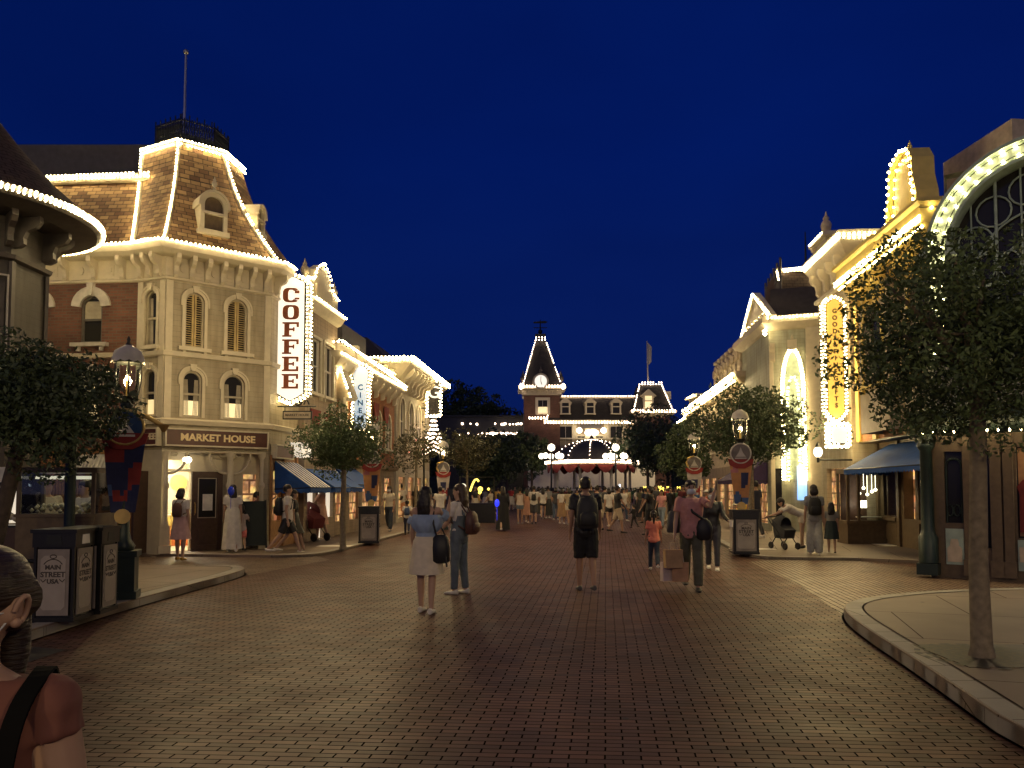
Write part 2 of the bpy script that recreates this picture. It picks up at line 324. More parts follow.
# side street crossings, laid across the main brickwork
flat('crossing',"brick_cross",[G(748,562),G(800,585),G(838,612),G(870,640),st(60,7.5),st(60,20),G(1010,578),G(900,566),G(820,557)],.004)
flat('crossing',"brick_cross",[st(-60,12),G(236,578),G(330,560),G(300,552),st(-8,18.3),st(-60,19)],.004)
# pavements
def slab(name,pts,h,kpts=None,kw=.2,mat='pavement'):
    m=MB(); m.prism([(p[0],p[1]) for p in pts],-.02,h-.004); solo(name,m,mat,kind='structure')
    if kpts:
        k=MB(); k.sweep(kpts,[(0,-.02),(0,h-.02),(-.02,h),(-kw,h),(-kw,-.02)]); solo('kerb',k,'granite_block',kind='structure')
def ccw(pts):
    a=sum(pts[i-1][0]*pts[i][1]-pts[i][0]*pts[i-1][1] for i in range(len(pts))); return pts if a>0 else pts[::-1]
def smooth(pts,k=3):
    pts=[Vector((p[0],p[1],0)) for p in pts]
    for _ in range(k):
        q=[pts[0]]
        for a,b in zip(pts,pts[1:]): q+= [a*.75+b*.25,a*.25+b*.75]
        pts=q+[pts[-1]]
    return pts
# near pavement at the left (bins, cart, lamp): kerb runs with road on its right hand when walking away from camera
kl=smooth([st(-5.6,-6),G(-60,672),G(30,641),G(120,612),G(190,592),G(236,579),G(247,574),G(236,571),G(200,571)],2)
slab('pavement',ccw([tuple(p) for p in kl]+[tuple(st(-40,14.2)),tuple(st(-40,-6))]),.12,kl,.22)
# near island at the right: travel toward camera keeps road on the right hand? road lies west
kr=smooth([G(1400,594),G(1024,596),G(935,599),G(872,605),G(843,613),G(846,624),G(872,644),G(915,673),G(960,706),G(1024,753),st(3.2,2),st(3.0,-6)],2)
slab('pavement',ccw([tuple(p) for p in kr]+[tuple(st(30,-6))]),.13,kr,.2)
gu=MB(); gu.sweep(kr,[(.005,.006),(.03,.006)],capends=False); solo('kerb_shadow_strip',gu,'joint_shadow_dark',kind='structure')  # dark strips on both kerbs paint the shadow line at their foot
gu=MB(); gu.sweep(kl,[(.005,.006),(.04,.006)],capends=False); solo('kerb_shadow_strip',gu,'joint_shadow_dark',kind='structure')
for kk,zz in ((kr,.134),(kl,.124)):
    gu=MB(); gu.sweep(kk,[(-.207,zz),(-.222,zz)],capends=False); solo('pavement_joint',gu,'joint_shadow_dark',kind='structure')
# far pavements along both shop fronts
k3=smooth([G(860,561),G(790,560),G(755,559),G(735,553),G(704,535),st(4.2,30),st(4.2,45),st(4.2,62)],2)
slab('pavement',ccw([tuple(p) for p in k3]+[tuple(st(12,62)),tuple(st(12,19)),tuple(G(1060,570))]),.07,k3[::-1],.2)
k4=smooth([st(-6,62),st(-6.05,45),st(-6.05,30),G(345,551),G(318,557),G(270,558)],2)
slab('pavement',ccw([tuple(p) for p in k4]+[tuple(st(-30,18.6)),tuple(st(-30,62))]),.07,k4[::-1],.2)

# dark wooded rise that closes the view beyond the station
hm=MB(); rh=random.Random(5); ring=[]
for i in range(61):
    x=-150+i*5+0.; ring.append((x,170+.0006*x*x*0,9+3.0*math.sin(i*.7)+rh.uniform(-1.2,1.2)))
for a_,b_ in zip(ring,ring[1:]): hm.poly((a_[0],a_[1],-.05),(b_[0],b_[1],-.05),(b_[0],b_[1]+14,b_[2]),(a_[0],a_[1]+14,a_[2]))
for a_,b_ in zip(ring,ring[1:]): hm.poly((a_[0],a_[1]+14,a_[2]),(b_[0],b_[1]+14,b_[2]),(b_[0],b_[1]+60,-.05),(a_[0],a_[1]+60,-.05))
plain('wooded',(.018,.024,.012),.9,var=.5,scale=.5,bmp=.5); solo('hills',hm,'wooded',kind='structure')
# ================================================================ architecture helpers
def wall(mb,F,a0,a1,z0,z1,holes=(),rd=.12):
    A=sorted({a0,a1,*[h[0] for h in holes],*[h[1] for h in holes]}); Zs=sorted({z0,z1,*[h[2] for h in holes],*[h[3] for h in holes]})
    A=[a for a in A if a0-1e-6<=a<=a1+1e-6]; Zs=[z for z in Zs if z0-1e-6<=z<=z1+1e-6]
    for i in range(len(A)-1):
        for k in range(len(Zs)-1):
            am=(A[i]+A[i+1])/2; zm=(Zs[k]+Zs[k+1])/2
            if any(h[0]<am<h[1] and h[2]<zm<h[3] for h in holes): continue
            mb.poly(F.p(A[i],0,Zs[k]),F.p(A[i+1],0,Zs[k]),F.p(A[i+1],0,Zs[k+1]),F.p(A[i],0,Zs[k+1]))
    for h in holes:
        d=h[4] if len(h)>4 else rd
        q=[(h[0],h[2]),(h[1],h[2]),(h[1],h[3]),(h[0],h[3])]
        for (a,z),(b,y) in zip(q,q[1:]+q[:1]): mb.poly(F.p(b,0,y),F.p(a,0,z),F.p(a,-d,z),F.p(b,-d,y))
def arcpts(ac,zs,r,n=12,a0=PI,a1=0.,rz=None):
    rz=rz or r; return [(ac+r*math.cos(a0+(a1-a0)*i/n),zs+rz*math.sin(a0+(a1-a0)*i/n)) for i in range(n+1)]
def strip(mb,F,path,w,b0,b1,closed=False): # band of width w to the left of the path (outward of an opening traced clockwise)
    n=len(path); rings=[]
    for i in range(n):
        p=Vector(path[i]); a=(p-Vector(path[i-1])) if (i>0 or closed) else None; b=(Vector(path[(i+1)%n])-p) if (i<n-1 or closed) else None
        na=Vector((-a.y,a.x)).normalized() if a else None; nb=Vector((-b.y,b.x)).normalized() if b else None
        if na is None: m=nb
        elif nb is None: m=na
        else: m=na+nb; m=m/max(.3,m.dot(na)) if m.length>1e-6 else na
        q=p+m*w; rings.append([F.p(p.x,b1,p.y),F.p(q.x,b1,q.y),F.p(q.x,b0,q.y),F.p(p.x,b0,p.y)])
    if closed: rings.append(rings[0])
    mb.loft(rings,not closed,True,False)
def window(root,F,a0,a1,z0,z1,holes,wallmb,arch=False,frame='cream_dark',trim='cream',sw=.09,sp=.05,sill=True,pane='dark_pane',blind=None,shutter=False,key=False,mull=1,rails=(.5,),depth=.12,legs=True,curtain=False,sillw=.08,seg=False):
    r=(a1-a0)/2; ac=(a0+a1)/2; zs=z1-r if arch else z1
    holes.append((a0,a1,z0,z1,depth))
    arc=arcpts(ac,zs,r) if arch else [(a0,z1),(a1,z1)]
    if arch:
        L=[q for q in arc if q[0]<=ac+1e-6]; Rr=[q for q in arc if q[0]>=ac-1e-6]
        wallmb.fprism(F,[(a0,z1)]+L[::1][::-1],-depth,0); wallmb.fprism(F,[(a1,z1)]+Rr[::-1],-depth,0)
    f=MB(); path=[(a0,z0)]+arc+[(a1,z0)]
    strip(f,F,path[::-1],.045,-depth+.01,-.035); f.box(F,a0,a1,-depth+.01,-.03,z0,z0+.05)
    if not shutter:
        for k in rails: f.box(F,a0+.03,a1-.03,-depth+.015,-.04,z0+(z1-z0)*k-.025,z0+(z1-z0)*k+.025)
        for k in range(1,mull): f.box(F,a0+(a1-a0)*k/mull-.015,a0+(a1-a0)*k/mull+.015,-depth+.016,-.045,z0,z1-.02)
    wf=part('window',f,frame,root)
    outline=[(a0+.02,z0+.03)]+([(x,z-.02) for x,z in arc])+[(a1-.02,z0+.03)]
    if shutter:
        s_=MB()
        for sgn in (0,1):
            x0,x1=(a0+.05,ac-.01) if sgn==0 else (ac+.01,a1-.05)
            z=z0+.06
            while z<z1-.06:
                dx=abs((x0 if sgn==0 else x1)-ac); lim=zs+math.sqrt(max(0,r*r-dx*dx)) if arch else z1
                xa,xb=x0,x1
                if arch and z>zs:
                    hw=math.sqrt(max(0.,(r-.04)**2-(z-zs)**2)); xa=max(x0,ac-hw); xb=min(x1,ac+hw)
                if xb-xa>.03: s_.hexa([F.p(xa,-.03,z),F.p(xb,-.03,z),F.p(xb,-.075,z+.02),F.p(xa,-.075,z+.02),F.p(xa,-.035,z+.012),F.p(xb,-.035,z+.012),F.p(xb,-.08,z+.032),F.p(xa,-.08,z+.032)])
                z+=.055
            s_.box(F,(x0 if sgn else x1-.04),(x0+.04 if sgn else x1),-.078,-.028,z0+.04,zs+r*.8 if arch else z1-.03)
        part('shutter',s_,'yellow_shutter',wf)
        b=MB(); b.fprism(F,outline[::-1],-depth+.002,-depth+.006); part('pane',b,pane,wf)
    else:
        g=MB(); g.fprism(F,outline[::-1],-depth+.018,-depth+.024); part('pane',g,pane,wf)
        if blind:
            zb0,zb1,bm=blind; g=MB(); g.box(F,a0+.05,a1-.05,-depth+.026,-depth+.034,z0+(z1-z0)*zb0,z0+(z1-z0)*zb1); part('blind',g,bm,wf)
        if curtain:
            g=MB()
            for sg in (-1,1):
                pts=[]; n=9
                for i in range(n): pts.append((ac+sg*(r-.06-(r*.55)*i/(n-1)),-depth+.03+.010*(i%2)))
                for (pa,pb),(qa,qb) in zip(pts,pts[1:]): g.poly(F.p(pa,pb,z0+.06),F.p(qa,qb,z0+.06),F.p(qa*.7+pts[0][0]*.3,qb,zs+.02),F.p(pa*.7+pts[0][0]*.3,pb,zs+.02))
            part('curtain',g,'curtain',wf)
    t=MB()
    if trim:
        pth=([(a0,z0)] if legs else [])+arc+([(a1,z0)] if legs else [])
        strip(t,F,pth,sw,-.02,sp)
        if seg: strip(t,F,[(x,z) for x,z in [(a0-sw,zs-.12)]+arcpts(ac,zs,r+sw,12)+[(a1+sw,zs-.12)]],sw*.6,-.02,sp+.03)
        if key: t.fprism(F,[(ac-.05,z1-.01),(ac+.05,z1-.01),(ac+.08,z1+sw+.08),(ac-.08,z1+sw+.08)],0,sp+.05)
        part('surround',t,trim,wf)
    if sill:
        t=MB(); t.box(F,a0-sillw-sw*.5,a1+sillw+sw*.5,-.02,.12,z0-.09,z0-.002)
        for x in (a0-.02,a1+.02): t.box(F,x-.035,x+.035,-.02,.08,z0-.2,z0-.091)
        part('sill',t,trim or frame,wf)
    return wf
def bracket(mb,F,a,w,z0,z1,d):
    h=z1-z0; pr=[(0,0),(.25*d,.02*h),(.42*d,.12*h),(.40*d,.30*h),(.5*d,.5*h),(.85*d,.62*h),(1.0*d,.78*h),(.98*d,1.0*h),(0,1.0*h)]
    mb.loft([[F.p(a-w/2,b,z0+z) for b,z in pr],[F.p(a+w/2,b,z0+z) for b,z in pr]],True,True,False)
def fonttext(txt,size,F,a,z,b,align='CENTER',off=0.,ext=.006,xs=1.,spacing=1.):
    cu=bpy.data.curves.new('t','FONT'); cu.body=txt; cu.size=size; cu.align_x=align; cu.align_y='CENTER'; cu.offset=off; cu.extrude=ext; cu.space_character=spacing; cu.resolution_u=3
    o=bpy.data.objects.new('t',cu); TS.collection.objects.link(o); dg=tmpdg(); me=o.evaluated_get(dg).to_mesh()
    mb=MB(); vs=[F.p(a+v.co.x*xs,b+v.co.z,z+v.co.y) for v in me.vertices]; mb.add(vs,[list(p.vertices) for p in me.polygons]); o.evaluated_get(dg).to_mesh_clear(); bpy.data.objects.remove(o); bpy.data.curves.remove(cu); return mb
def merge(a,b): a.add(b.v,b.f)
# slab-serif letters in a 1 x 1.4 box, strokes as boxes / arcs
def slab_letter(mb,F,ch,a,z,w,h,b0,b1):
    t=w*.30; s=h*.13
    def bx(x0,x1,y0,y1): mb.box(F,a+x0*w,a+x1*w,b0,b1,z+y0*h,z+y1*h)
    if ch in 'EF':
        bx(.12,.12+.30,0,1); bx(0,.121,.0,.11); bx(0,.121,.89,1); bx(.421,1,.86,1); bx(.86,1,.66,.859); bx(.421,.74,.44,.57); bx(.65,.74,.36,.439); bx(.65,.74,.571,.65)
        if ch=='E': bx(.421,1,0,.14); bx(.86,1,.141,.34)
        else: bx(.421,.56,0,.11)
    if ch in 'OC':
        n=20; lo,hi=(0,2*PI) if ch=='O' else (R(40),R(320)); out=[];inn=[]
        for i in range(n+1):
            q=lo+(hi-lo)*i/n; c,s_=math.cos(q),math.sin(q); e=.6
            cc=math.copysign(abs(c)**e,c); ss=math.copysign(abs(s_)**e,s_)
            out.append((.5+.5*cc,.5+.5*ss)); inn.append((.5+.18*cc,.5+.37*ss))
        for i in range(n): mb.fprism(F,[(a+x*w,z+y*h) for x,y in (out[i],inn[i],inn[i+1],out[i+1])],b0,b1)
        if ch=='C': bx(.72,1,.62,.82); bx(.72,1,.2,.32)
plain('yellow_shutter',(.50,.38,.17),.5)
def finial(mb,c,k=1.):
    mb.lathe(c,[(.10*k,0),(.10*k,.06*k),(.05*k,.1*k),(.05*k,.14*k),(.13*k,.22*k),(.15*k,.34*k),(.11*k,.44*k),(.06*k,.48*k),(.09*k,.53*k),(.04*k,.6*k),(.015*k,.72*k)],10)
# ================================================================ corner shop with the tower, across the side street
P0=Vector((-8.2,18.1,0)); P1=Vector((-6.23,19.75,0)); P2=Vector((-9.0,18.42,0)); P3=st(-15,P2.y/ca+ -1.3,0)
P3=Vector((-15.5,18.42+.0872*6.5,0)); P4=P1+Vector((sa,ca,0))*2.1
F1=FP(P0,P1); F2=FP(P2,P0); FW=FP(P3,P2); FE=FP(P1,P4)
root=thing('corner_shop','cream clapboard corner shop with a shingled mansard tower outlined in bulbs','building',(-8.4,19.6,0))
wm=MB(); wm.smooth=False
h1=[];h2=[];he=[]
a=F1.a
for (x0,x1,sh) in ((181.5,201,True),(224,244.5,True)):
    window(root,F1,a(x0),a(x1),4.98,6.32,h1,wm,arch=True,shutter=sh,key=True,seg=True,trim='cream',sw=.07,sillw=.12)
for (x0,x1) in ((180.5,200),(221.5,243)):
    window(root,F1,a(x0),a(x1),3.30,4.42,h1,wm,arch=True,blind=(.05,.36,'lit_blind'),key=True,seg=True,sw=.07,trim='cream',curtain=True,sill=False)
window(root,F2,F2.L*.28,F2.L*.72,4.98,6.32,h2,wm,arch=True,key=True,seg=True,sw=.07,curtain=True)
window(root,F2,F2.L*.28,F2.L*.72,3.3,4.42,h2,wm,arch=True,blind=(.05,.36,'lit_blind'),key=True,seg=True,sw=.07,sill=False)
wall(wm,F1,0,F1.L,2.5,7.2,h1); wall(wm,F2,0,F2.L,2.5,7.2,h2); wm.box(FE,-.06,.1,-.12,.02,.05,2.5); wall(wm,FE,0,FE.L,2.5,7.2,[])
part('wall',wm,'clap_cream',root)
# brick wing
wb=MB(); hw=[]; aw=FW.a
window(root,FW,aw(76.5),aw(98),FW.z(aw(88),343),FW.z(aw(88),296),hw,wb,arch=True,trim='pale_trim',sw=.22,sp=.07,key=True,legs=False,frame='gray_trim',blind=(.52,.9,'curtain'),sill=True)
window(root,FW,aw(76.5),aw(98),3.15,4.3,hw,wb,arch=True,trim='pale_trim',sw=.2,sp=.07,key=True,legs=False,frame='gray_trim',blind=(.05,.4,'lit_blind'))
window(root,FW,aw(20),aw(42),FW.z(aw(88),343),FW.z(aw(88),296),hw,wb,arch=True,trim='pale_trim',sw=.22,sp=.07,key=True,legs=False,frame='gray_trim',blind=(.52,.9,'curtain'))
wall(wb,FW,0,FW.L,2.55,6.85,hw); part('brick_wall',wb,'red_brick',root)
# trims: belt courses, frieze, eave
line=[P3,P2,P0,P1,P4]
tr=MB()
tr.sweep(line,[(.002,4.72),(.07,4.74),(.09,4.84),(.002,4.86)]); tr.sweep(line,[(.002,3.08),(.14,3.1),(.18,3.2),(.10,3.24),(.002,3.26)])
tr.sweep(line,[(.002,6.55),(.06,6.57),(.06,6.62),(.002,6.64)])
tr.sweep(line,[(.003,6.64),(.035,6.64),(.035,7.1),(.003,7.1)])
for F,w_ in ((F1,.16),(F2,.16)):
    tr.box(F,0.004,w_,0.004,.03,3.26,6.54); tr.box(F,F.L-w_,F.L-.004,.004,.031,3.26,6.54)
for F,n in ((F1,7),(F2,3),(FW,9),(FE,5)):
    for k in range(n):
        aa=F.L*(k+.5)/n; bracket(tr,F,aa,.10,6.6,7.14,.36)
        if k<n-1:
            ab=F.L*(k+1)/n
            if k%2: tr.box(F,ab-.11,ab+.11,.035,.055,6.72,6.98); tr.box(F,ab-.06,ab+.06,.055,.075,6.80,6.9)
            else: tr.fprism(F,[(ab+.07*math.cos(i*PI/5),6.86+.10*math.sin(i*PI/5)) for i in range(10)],.035,.06)
part('trim',tr,'cream',root)
P4e=P1+(P4-P1)*.22; eline=[P3,P2,P0,P1,P4e]
ev=MB(); ev.sweep(eline,[(.0,7.10),(.30,7.12),(.42,7.2),(.46,7.32),(.46,7.38),(-.3,7.42),(-.3,7.10)]); part('eave',ev,'cream',root)
def offs(line,o):
    m=MB(); m.sweep(line,[(o,0),(o+.01,0)],capends=False); return [Vector(m.v[i*2]) for i in range(len(line))]
Z=Vector((0,0,1))
bl=MB(); bl.bulbs([p+Z*7.37 for p in offs(eline,.50)],.105,.032); part('bulb_chain',bl,'bulb',root)
# mansard tower roof and wing roof
ft=offs([P2,P0,P1,P4],.18); T0=Vector((-8.42,19.12,10.34));T1=Vector((-7.56,19.80,10.34));T2=Vector((-9.62,19.75,10.34));T3=Vector((-8.5,21.0,10.34)); T3b=Vector((-7.45,20.9,10.34))
rf=MB()
def curve(p,q,n=6,k=.16): # slightly concave mansard face edge
    p=Vector((p.x,p.y,7.40)); return [p.lerp(q,i/n)+ (Vector((q.x-p.x,q.y-p.y,0)))*k*math.sin(PI*i/n) for i in range(n+1)]
c2,c0,c1,c4=curve(ft[0],T2),curve(ft[1],T0),curve(ft[2],T1),curve(ft[3],T3b)
for A,B in ((c2,c0),(c0,c1),(c1,c4)):
    for i in range(6): rf.poly(A[i],B[i],B[i+1],A[i+1])
rf.poly(T2,T0,T1,T3b,T3)
part('tower_roof',rf,'shingle_mix',root)
hp=MB(); 
for cc in (c2,c0,c1): hp.tube([p+Z*.01 for p in cc],.045,6)
for A,B in ((T2,T0),(T0,T1),(T1,T3b)): hp.tube([A,B],.085,6)
hp.tube([T2,T2+Z*.01],.08,6); part('roof_ridge',hp,'cream',root)
bl=MB()
out=(T0-Vector((-8.1,20,10.2))).normalized()*.05
bl.bulbs([p+Vector((0,-.06,.05)) for p in c0],.10,.030); bl.bulbs([p+Vector((.06,-.03,.04)) for p in c1],.10,.030); bl.bulbs([p+Vector((-.05,-.04,.04)) for p in c2],.10,.03)
for o_ in (.05,-.07): bl.bulbs([T2+Vector((-.03,-.09,o_)),T0+Vector((0,-.10,o_)),T1+Vector((.08,-.06,o_)),T3b+Vector((.1,0,o_))],.085,.028)
part('bulb_chain',bl,'bulb',root)
# wing roof
wr=MB(); q0=P3+Z*7.4; q1=Vector((-8.6,18.6,7.4)); d=Vector((.0872,.996,0)); 
e0=[Vector((P3.x,P3.y,7.42)),Vector((P3.x+.1,P3.y+1.0,9.5))]; e1=[Vector((-8.4,18.45,7.42)),Vector((-8.4,19.45,9.5))]
wr.poly(e0[0],e1[0],e1[1],e0[1]); part('wing_roof',wr,'shingle_mix',root)
cp=MB(); cp.sweep([e0[1],Vector((-9.25,19.42,0))],[(-.1,9.46),(.08,9.46),(.14,9.53),(.14,9.62),(-.1,9.66)]); part('roof_coping',cp,'cream',root)
bl=MB()
for dz in (9.62,9.53): bl.bulbs([e0[1]*1+Vector((0,-.16,dz-9.5)),Vector((-9.25,19.26,dz))],.10,.03)
part('bulb_chain',bl,'bulb',root)
# rooftop parapet block behind
pb=MB(); pb.cbox((-12.2,22.2,10.6),5.4,1.2,1.6,.0); part('roof_parapet',pb,'slate',root)
# dormer on the tower face
def dormer(root,c,u,n,w,h,depth,matf='cream',mroof='cream',pane='wood_brown',fin=True):
    F=Fr(c,u=u,n=n); r=w/2; m=MB()
    strip(m,F,[(-r*.7,.1)]+arcpts(0,h-r,r*.7,10)+[(r*.7,.1)],r*.3,-depth,.02)
    m.box(F,-r*1.15,r*1.15,-depth,.06,-.02,.1); m.box(F,-r*.95,r*.95,-depth+.01,.04,h*.47,h*.53)
    strip(m,F,[(-r*1.0,h-r-.05)]+arcpts(0,h-r,r*1.0,10)+[(r*1.0,h-r-.05)],r*.16,-depth,.07)
    if fin: finial(m,F.p(0,0,h+.08),.45)
    o=part('dormer',m,matf,root)
    g=MB(); g.fprism(F,([(-r*.7,.1)]+arcpts(0,h-r,r*.7,10)+[(r*.7,.1)])[::-1],-.08,-.06); part('pane',g,pane,o)
mid=(c0[1]*.56+c1[1]*.44); dormer(root,mid+F1.n*.12-Z*.05,F1.u,F1.n,.66,1.05,.7)
dormer(root,(c1[2]*.72+c4[2]*.28)+FE.n*.05-Z*.1,FE.u,FE.n,.5,.8,.4,fin=False)
# roof cresting and flagpole
cr=MB(); cc=Vector((-8.62,20.1,10.36))
for (A,B) in ((T2,T0),(T0,T1),(T1,T3b),(T3b,T3),(T3,T2)):
    A=A.lerp(cc,.26);B=B.lerp(cc,.26); L=(B-A).length; n=int(L/.06)
    cr.tube([A+Z*.7,B+Z*.7],.02,5); cr.tube([A+Z*.14,B+Z*.14],.015,5); cr.tube([A+Z*.42,B+Z*.42],.012,5)
    for i in range(n+1):
        q=A.lerp(B,i/max(1,n)); cr.tube([q,q+Z*(.76 if i%3 else .86)],.018,4)
        if i<n: q2=A.lerp(B,(i+1)/n); cr.tube([q+Z*.16,q2+Z*.42],.012,4); cr.tube([q2+Z*.16,q+Z*.42],.012,4); cr.tube([q+Z*.42,q2+Z*.68],.012,4)
part('roof_cresting',cr,'iron',root)
fp=MB(); b=Vector((-8.68,20.0,10.34)); ztop=P(185,51,20).z
fp.tube([b,b+Z*(ztop-10.3)],[.045,.03],8); fp.ball((b.x,b.y,ztop-.03),.075,2); fp.lathe(b,[(.12,0),(.12,.08),(.05,.14),(.05,.3)],10); part('flagpole',fp,'steel',root)
# ground floor of the shop
gf=MB()
def col(mb,c,r,z0,z1,n=14):
    h=z1-z0; mb.cbox((c.x,c.y,z0+.09),r*3.2,r*3.2,.18,math.atan2(F1.u.y,F1.u.x)); mb.cbox((c.x,c.y,z0+.42),r*2.7,r*2.7,.46,math.atan2(F1.u.y,F1.u.x))
    mb.lathe((c.x,c.y,z0),[(r*1.3,.65),(r*1.3,.7),(r,.76),(r*.95,h*.62),(r*1.25,h*.64),(r*1.25,h*.67),(r*.9,h*.69),(r*.9,h-.18),(r*1.4,h-.10),(r*1.5,h)],n)
c_l=F1.p(.10,-.12,0); c_r=F1.p(a(232),-.1,0); c_e=F1.p(F1.L-.1,-.1,0)
for c in (c_l,c_r,c_e): col(gf,c,.085,.07,2.5)
for c,dirs in ((c_r,(-1,1)),(c_l,(1,))):
    for s_ in dirs:
        pts=[c+F1.u*s_*(.08+.42*math.sin(t*PI/2))+Z*(1.95+.5*(1-math.cos(t*PI/2))+0*t) for t in [i/8 for i in range(9)]]
        gf.tube(pts,.035,6); gf.tube([c+F1.u*s_*.2+Z*2.42+F1.u*(.09*math.cos(t))+Z*(.05*math.sin(t)) for t in [i*PI/5 for i in range(10)]],.02,5)
gf.box(F1,0,F1.L,-.35,.0,2.46,2.56)
part('porch_column',gf,'cream',root)
# recessed shop front, hole for the open door
fs=MB(); Fb=Fr(F1.p(0,-.45,0),u=F1.u); d0,d1=a(153),a(191)
e0_=a(243)-.0; 
wall(fs,Fb,-.15,F1.L-.05,.05,2.5,[(d0+.04,d1+.14,.06,2.0,.12),(d0+.06,d1+.12,2.06,2.28,.1),(a(249)+.02,a(264),.9,1.95,.1)]); part('shop_front',fs,'cream',root)
g=MB(); g.box(Fb,a(249)+.02,a(264),-.1,-.09,.9,1.95); part('lit_display',g,'lit_window',root)
gw0=MB(); wall(gw0,F2,0,F2.L,.05,2.5,[]); part('corner_front',gw0,'cream',root)
# wing and east ground floors
gw=MB(); hg=[(aw(86),aw(112),.95,1.98,.15),(aw(20),aw(44),.7,1.55,.15),(aw(46),aw(72),.6,2.0,.15)]; wall(gw,FW,0,FW.L,.05,2.55,hg); part('wing_front',gw,'wood_orange',root)
ge=MB(); wall(ge,FE,0,FE.L,.05,2.5,[(.25,.85,.75,2.05,.12),(1.15,1.8,.75,2.05,.12)]); 
for x in (.12,1.0,1.93): ge.box(FE,x-.06,x+.06,.003,.06,.06,2.45)
part('side_front',ge,'wood_orange',root)
g=MB(); g.box(FE,.25,.85,-.10,-.09,.75,2.05); g.box(FE,1.15,1.8,-.10,-.09,.75,2.05); part('lit_display',g,'lit_window',root)
g=MB()
for h in hg[:1]: g.box(FW,h[0],h[1],-.5,-.48,h[2],h[3])
part('lit_display',g,'sign_face_dim',root)
g=MB()
for h in hg[1:]: g.box(FW,h[0],h[1],-.14,-.12,h[2],h[3])
part('lit_display',g,'lit_window',root)
cu=MB(); n=24; A0,A1=aw(48),aw(84)
for i in range(n):
    x0=A0+(A1-A0)*i/n; x1=A0+(A1-A0)*(i+1)/n; cu.poly(FW.p(x0,.05+.03*(i%2),.5),FW.p(x1,.05+.03*((i+1)%2),.5),FW.p(x1,.05+.03*((i+1)%2),2.45),FW.p(x0,.05+.03*(i%2),2.45))
part('drape',cu,'wood_orange',root)
vl=MB(); n=20; A0,A1=aw(76),aw(114)
for i in range(n):
    x0=A0+(A1-A0)*i/n; x1=A0+(A1-A0)*(i+1)/n; vl.poly(FW.p(x0,.28+.03*(i%2),1.98),FW.p(x1,.28+.03*((i+1)%2),1.98),FW.p(x1,.06,2.4),FW.p(x0,.06,2.4))
part('valance',vl,'white_canvas',root)
# the door leaves
def door_leaf(root,F,a0,a1,b,z0,z1,mat='wood_dark',glassmat='dark_pane',handle=True):
    m=MB(); m.box(F,a0,a1,b-.05,b,z0,z1); w_=a1-a0
    for x0,x1,y0,y1 in ((0,.16,0,1),(.84,1,0,1),(.161,.839,0,.07),(.161,.839,.93,1),(.161,.839,.32,.40)): m.box(F,a0+w_*x0,a0+w_*x1,b+.001,b+.022,z0+(z1-z0)*y0,z0+(z1-z0)*y1)
    m.box(F,a0+w_*.25,a0+w_*.75,b,b+.012,z0+(z1-z0)*.12,z0+(z1-z0)*.27)
    d=part('door',m,mat,root); g=MB(); g.box(F,a0+w_*.2,a0+w_*.8,b+.001,b+.008,z0+(z1-z0)*.41,z0+(z1-z0)*.92); part('pane',g,glassmat,d)
    t=MB(); strip(t,F,[(a0+w_*.2,z0+(z1-z0)*.41),(a0+w_*.2,z0+(z1-z0)*.92),(a0+w_*.8,z0+(z1-z0)*.92),(a0+w_*.8,z0+(z1-z0)*.41)],-.02,b+.002,b+.014,closed=True); part('bead',t,'cream_dark',d)
    if handle: t=MB(); t.tube([F.p(a0+w_*.1,b+.02,.95),F.p(a0+w_*.1,b+.07,1.0),F.p(a0+w_*.1,b+.07,1.2),F.p(a0+w_*.1,b+.02,1.25)],.012,6); part('handle',t,'gold',d)
    return d
dl=door_leaf(root,F1,a(195),a(226),-.22,.08,2.0)
n_=MB(); n_.box(F1,a(206),a(216),-.2,-.192,1.05,1.45); part('notice',n_,'paper',dl)
Fl=Fr(Fb.p(d0+.02,.02,0),u=Vector((-.42,-.9,0)).normalized()); door_leaf(root,Fl,0,.42,.0,.08,2.0)
# lit interior seen through the doorway
ci=Fb; I=MB(); i0,i1,dp=d0-.6,d1+.9,2.6
I.poly(ci.p(i0,-dp,0.06),ci.p(i1,-dp,.06),ci.p(i1,-dp,2.5),ci.p(i0,-dp,2.5)); I.poly(ci.p(i0,-.12,.06),ci.p(i0,-dp,.06),ci.p(i0,-dp,2.5),ci.p(i0,-.12,2.5)); I.poly(ci.p(i1,-.12,.06),ci.p(i1,-dp,.06),ci.p(i1,-dp,2.5),ci.p(i1,-.12,2.5)); I.poly(ci.p(i0,-.12,2.5),ci.p(i1,-.12,2.5),ci.p(i1,-dp,2.5),ci.p(i0,-dp,2.5))
part('shop_interior',I,'cream',root)
I=MB(); I.poly(ci.p(i0,-.1,.076),ci.p(i1,-.1,.076),ci.p(i1,-dp,.076),ci.p(i0,-dp,.076)); part('shop_floor',I,'sand_stone',root)
I=MB(); I.cbox(ci.p((d0+d1)/2+.2,-1.1,2.42),1.0,.5,.06,.7); I.cbox(ci.p((d0+d1)/2+.2,-2.2,2.42),1.0,.4,.06,.7); part('ceiling_lamp',I,'shop_light',root)
I=MB(); I.box(ci,i0+.1,i1-.1,-2.2,-1.8,.07,.62); I.cur=1; I.box(ci,i0+.1,i1-.1,-2.2,-1.79,.62,.85); I.cur=2; I.box(ci,i0+.1,i1-.1,-2.22,-1.78,.851,.9); part('counter',I,['orange_cloth','yellow_paint','white_trim'],root)
I=MB()
for k in range(7): I.box(ci,(d0+d1)/2+.25,(d0+d1)/2+.65,-dp+.01,-dp+.03,1.25+k*.13,1.33+k*.13)
part('menu_board',I,'sand_stone',root)
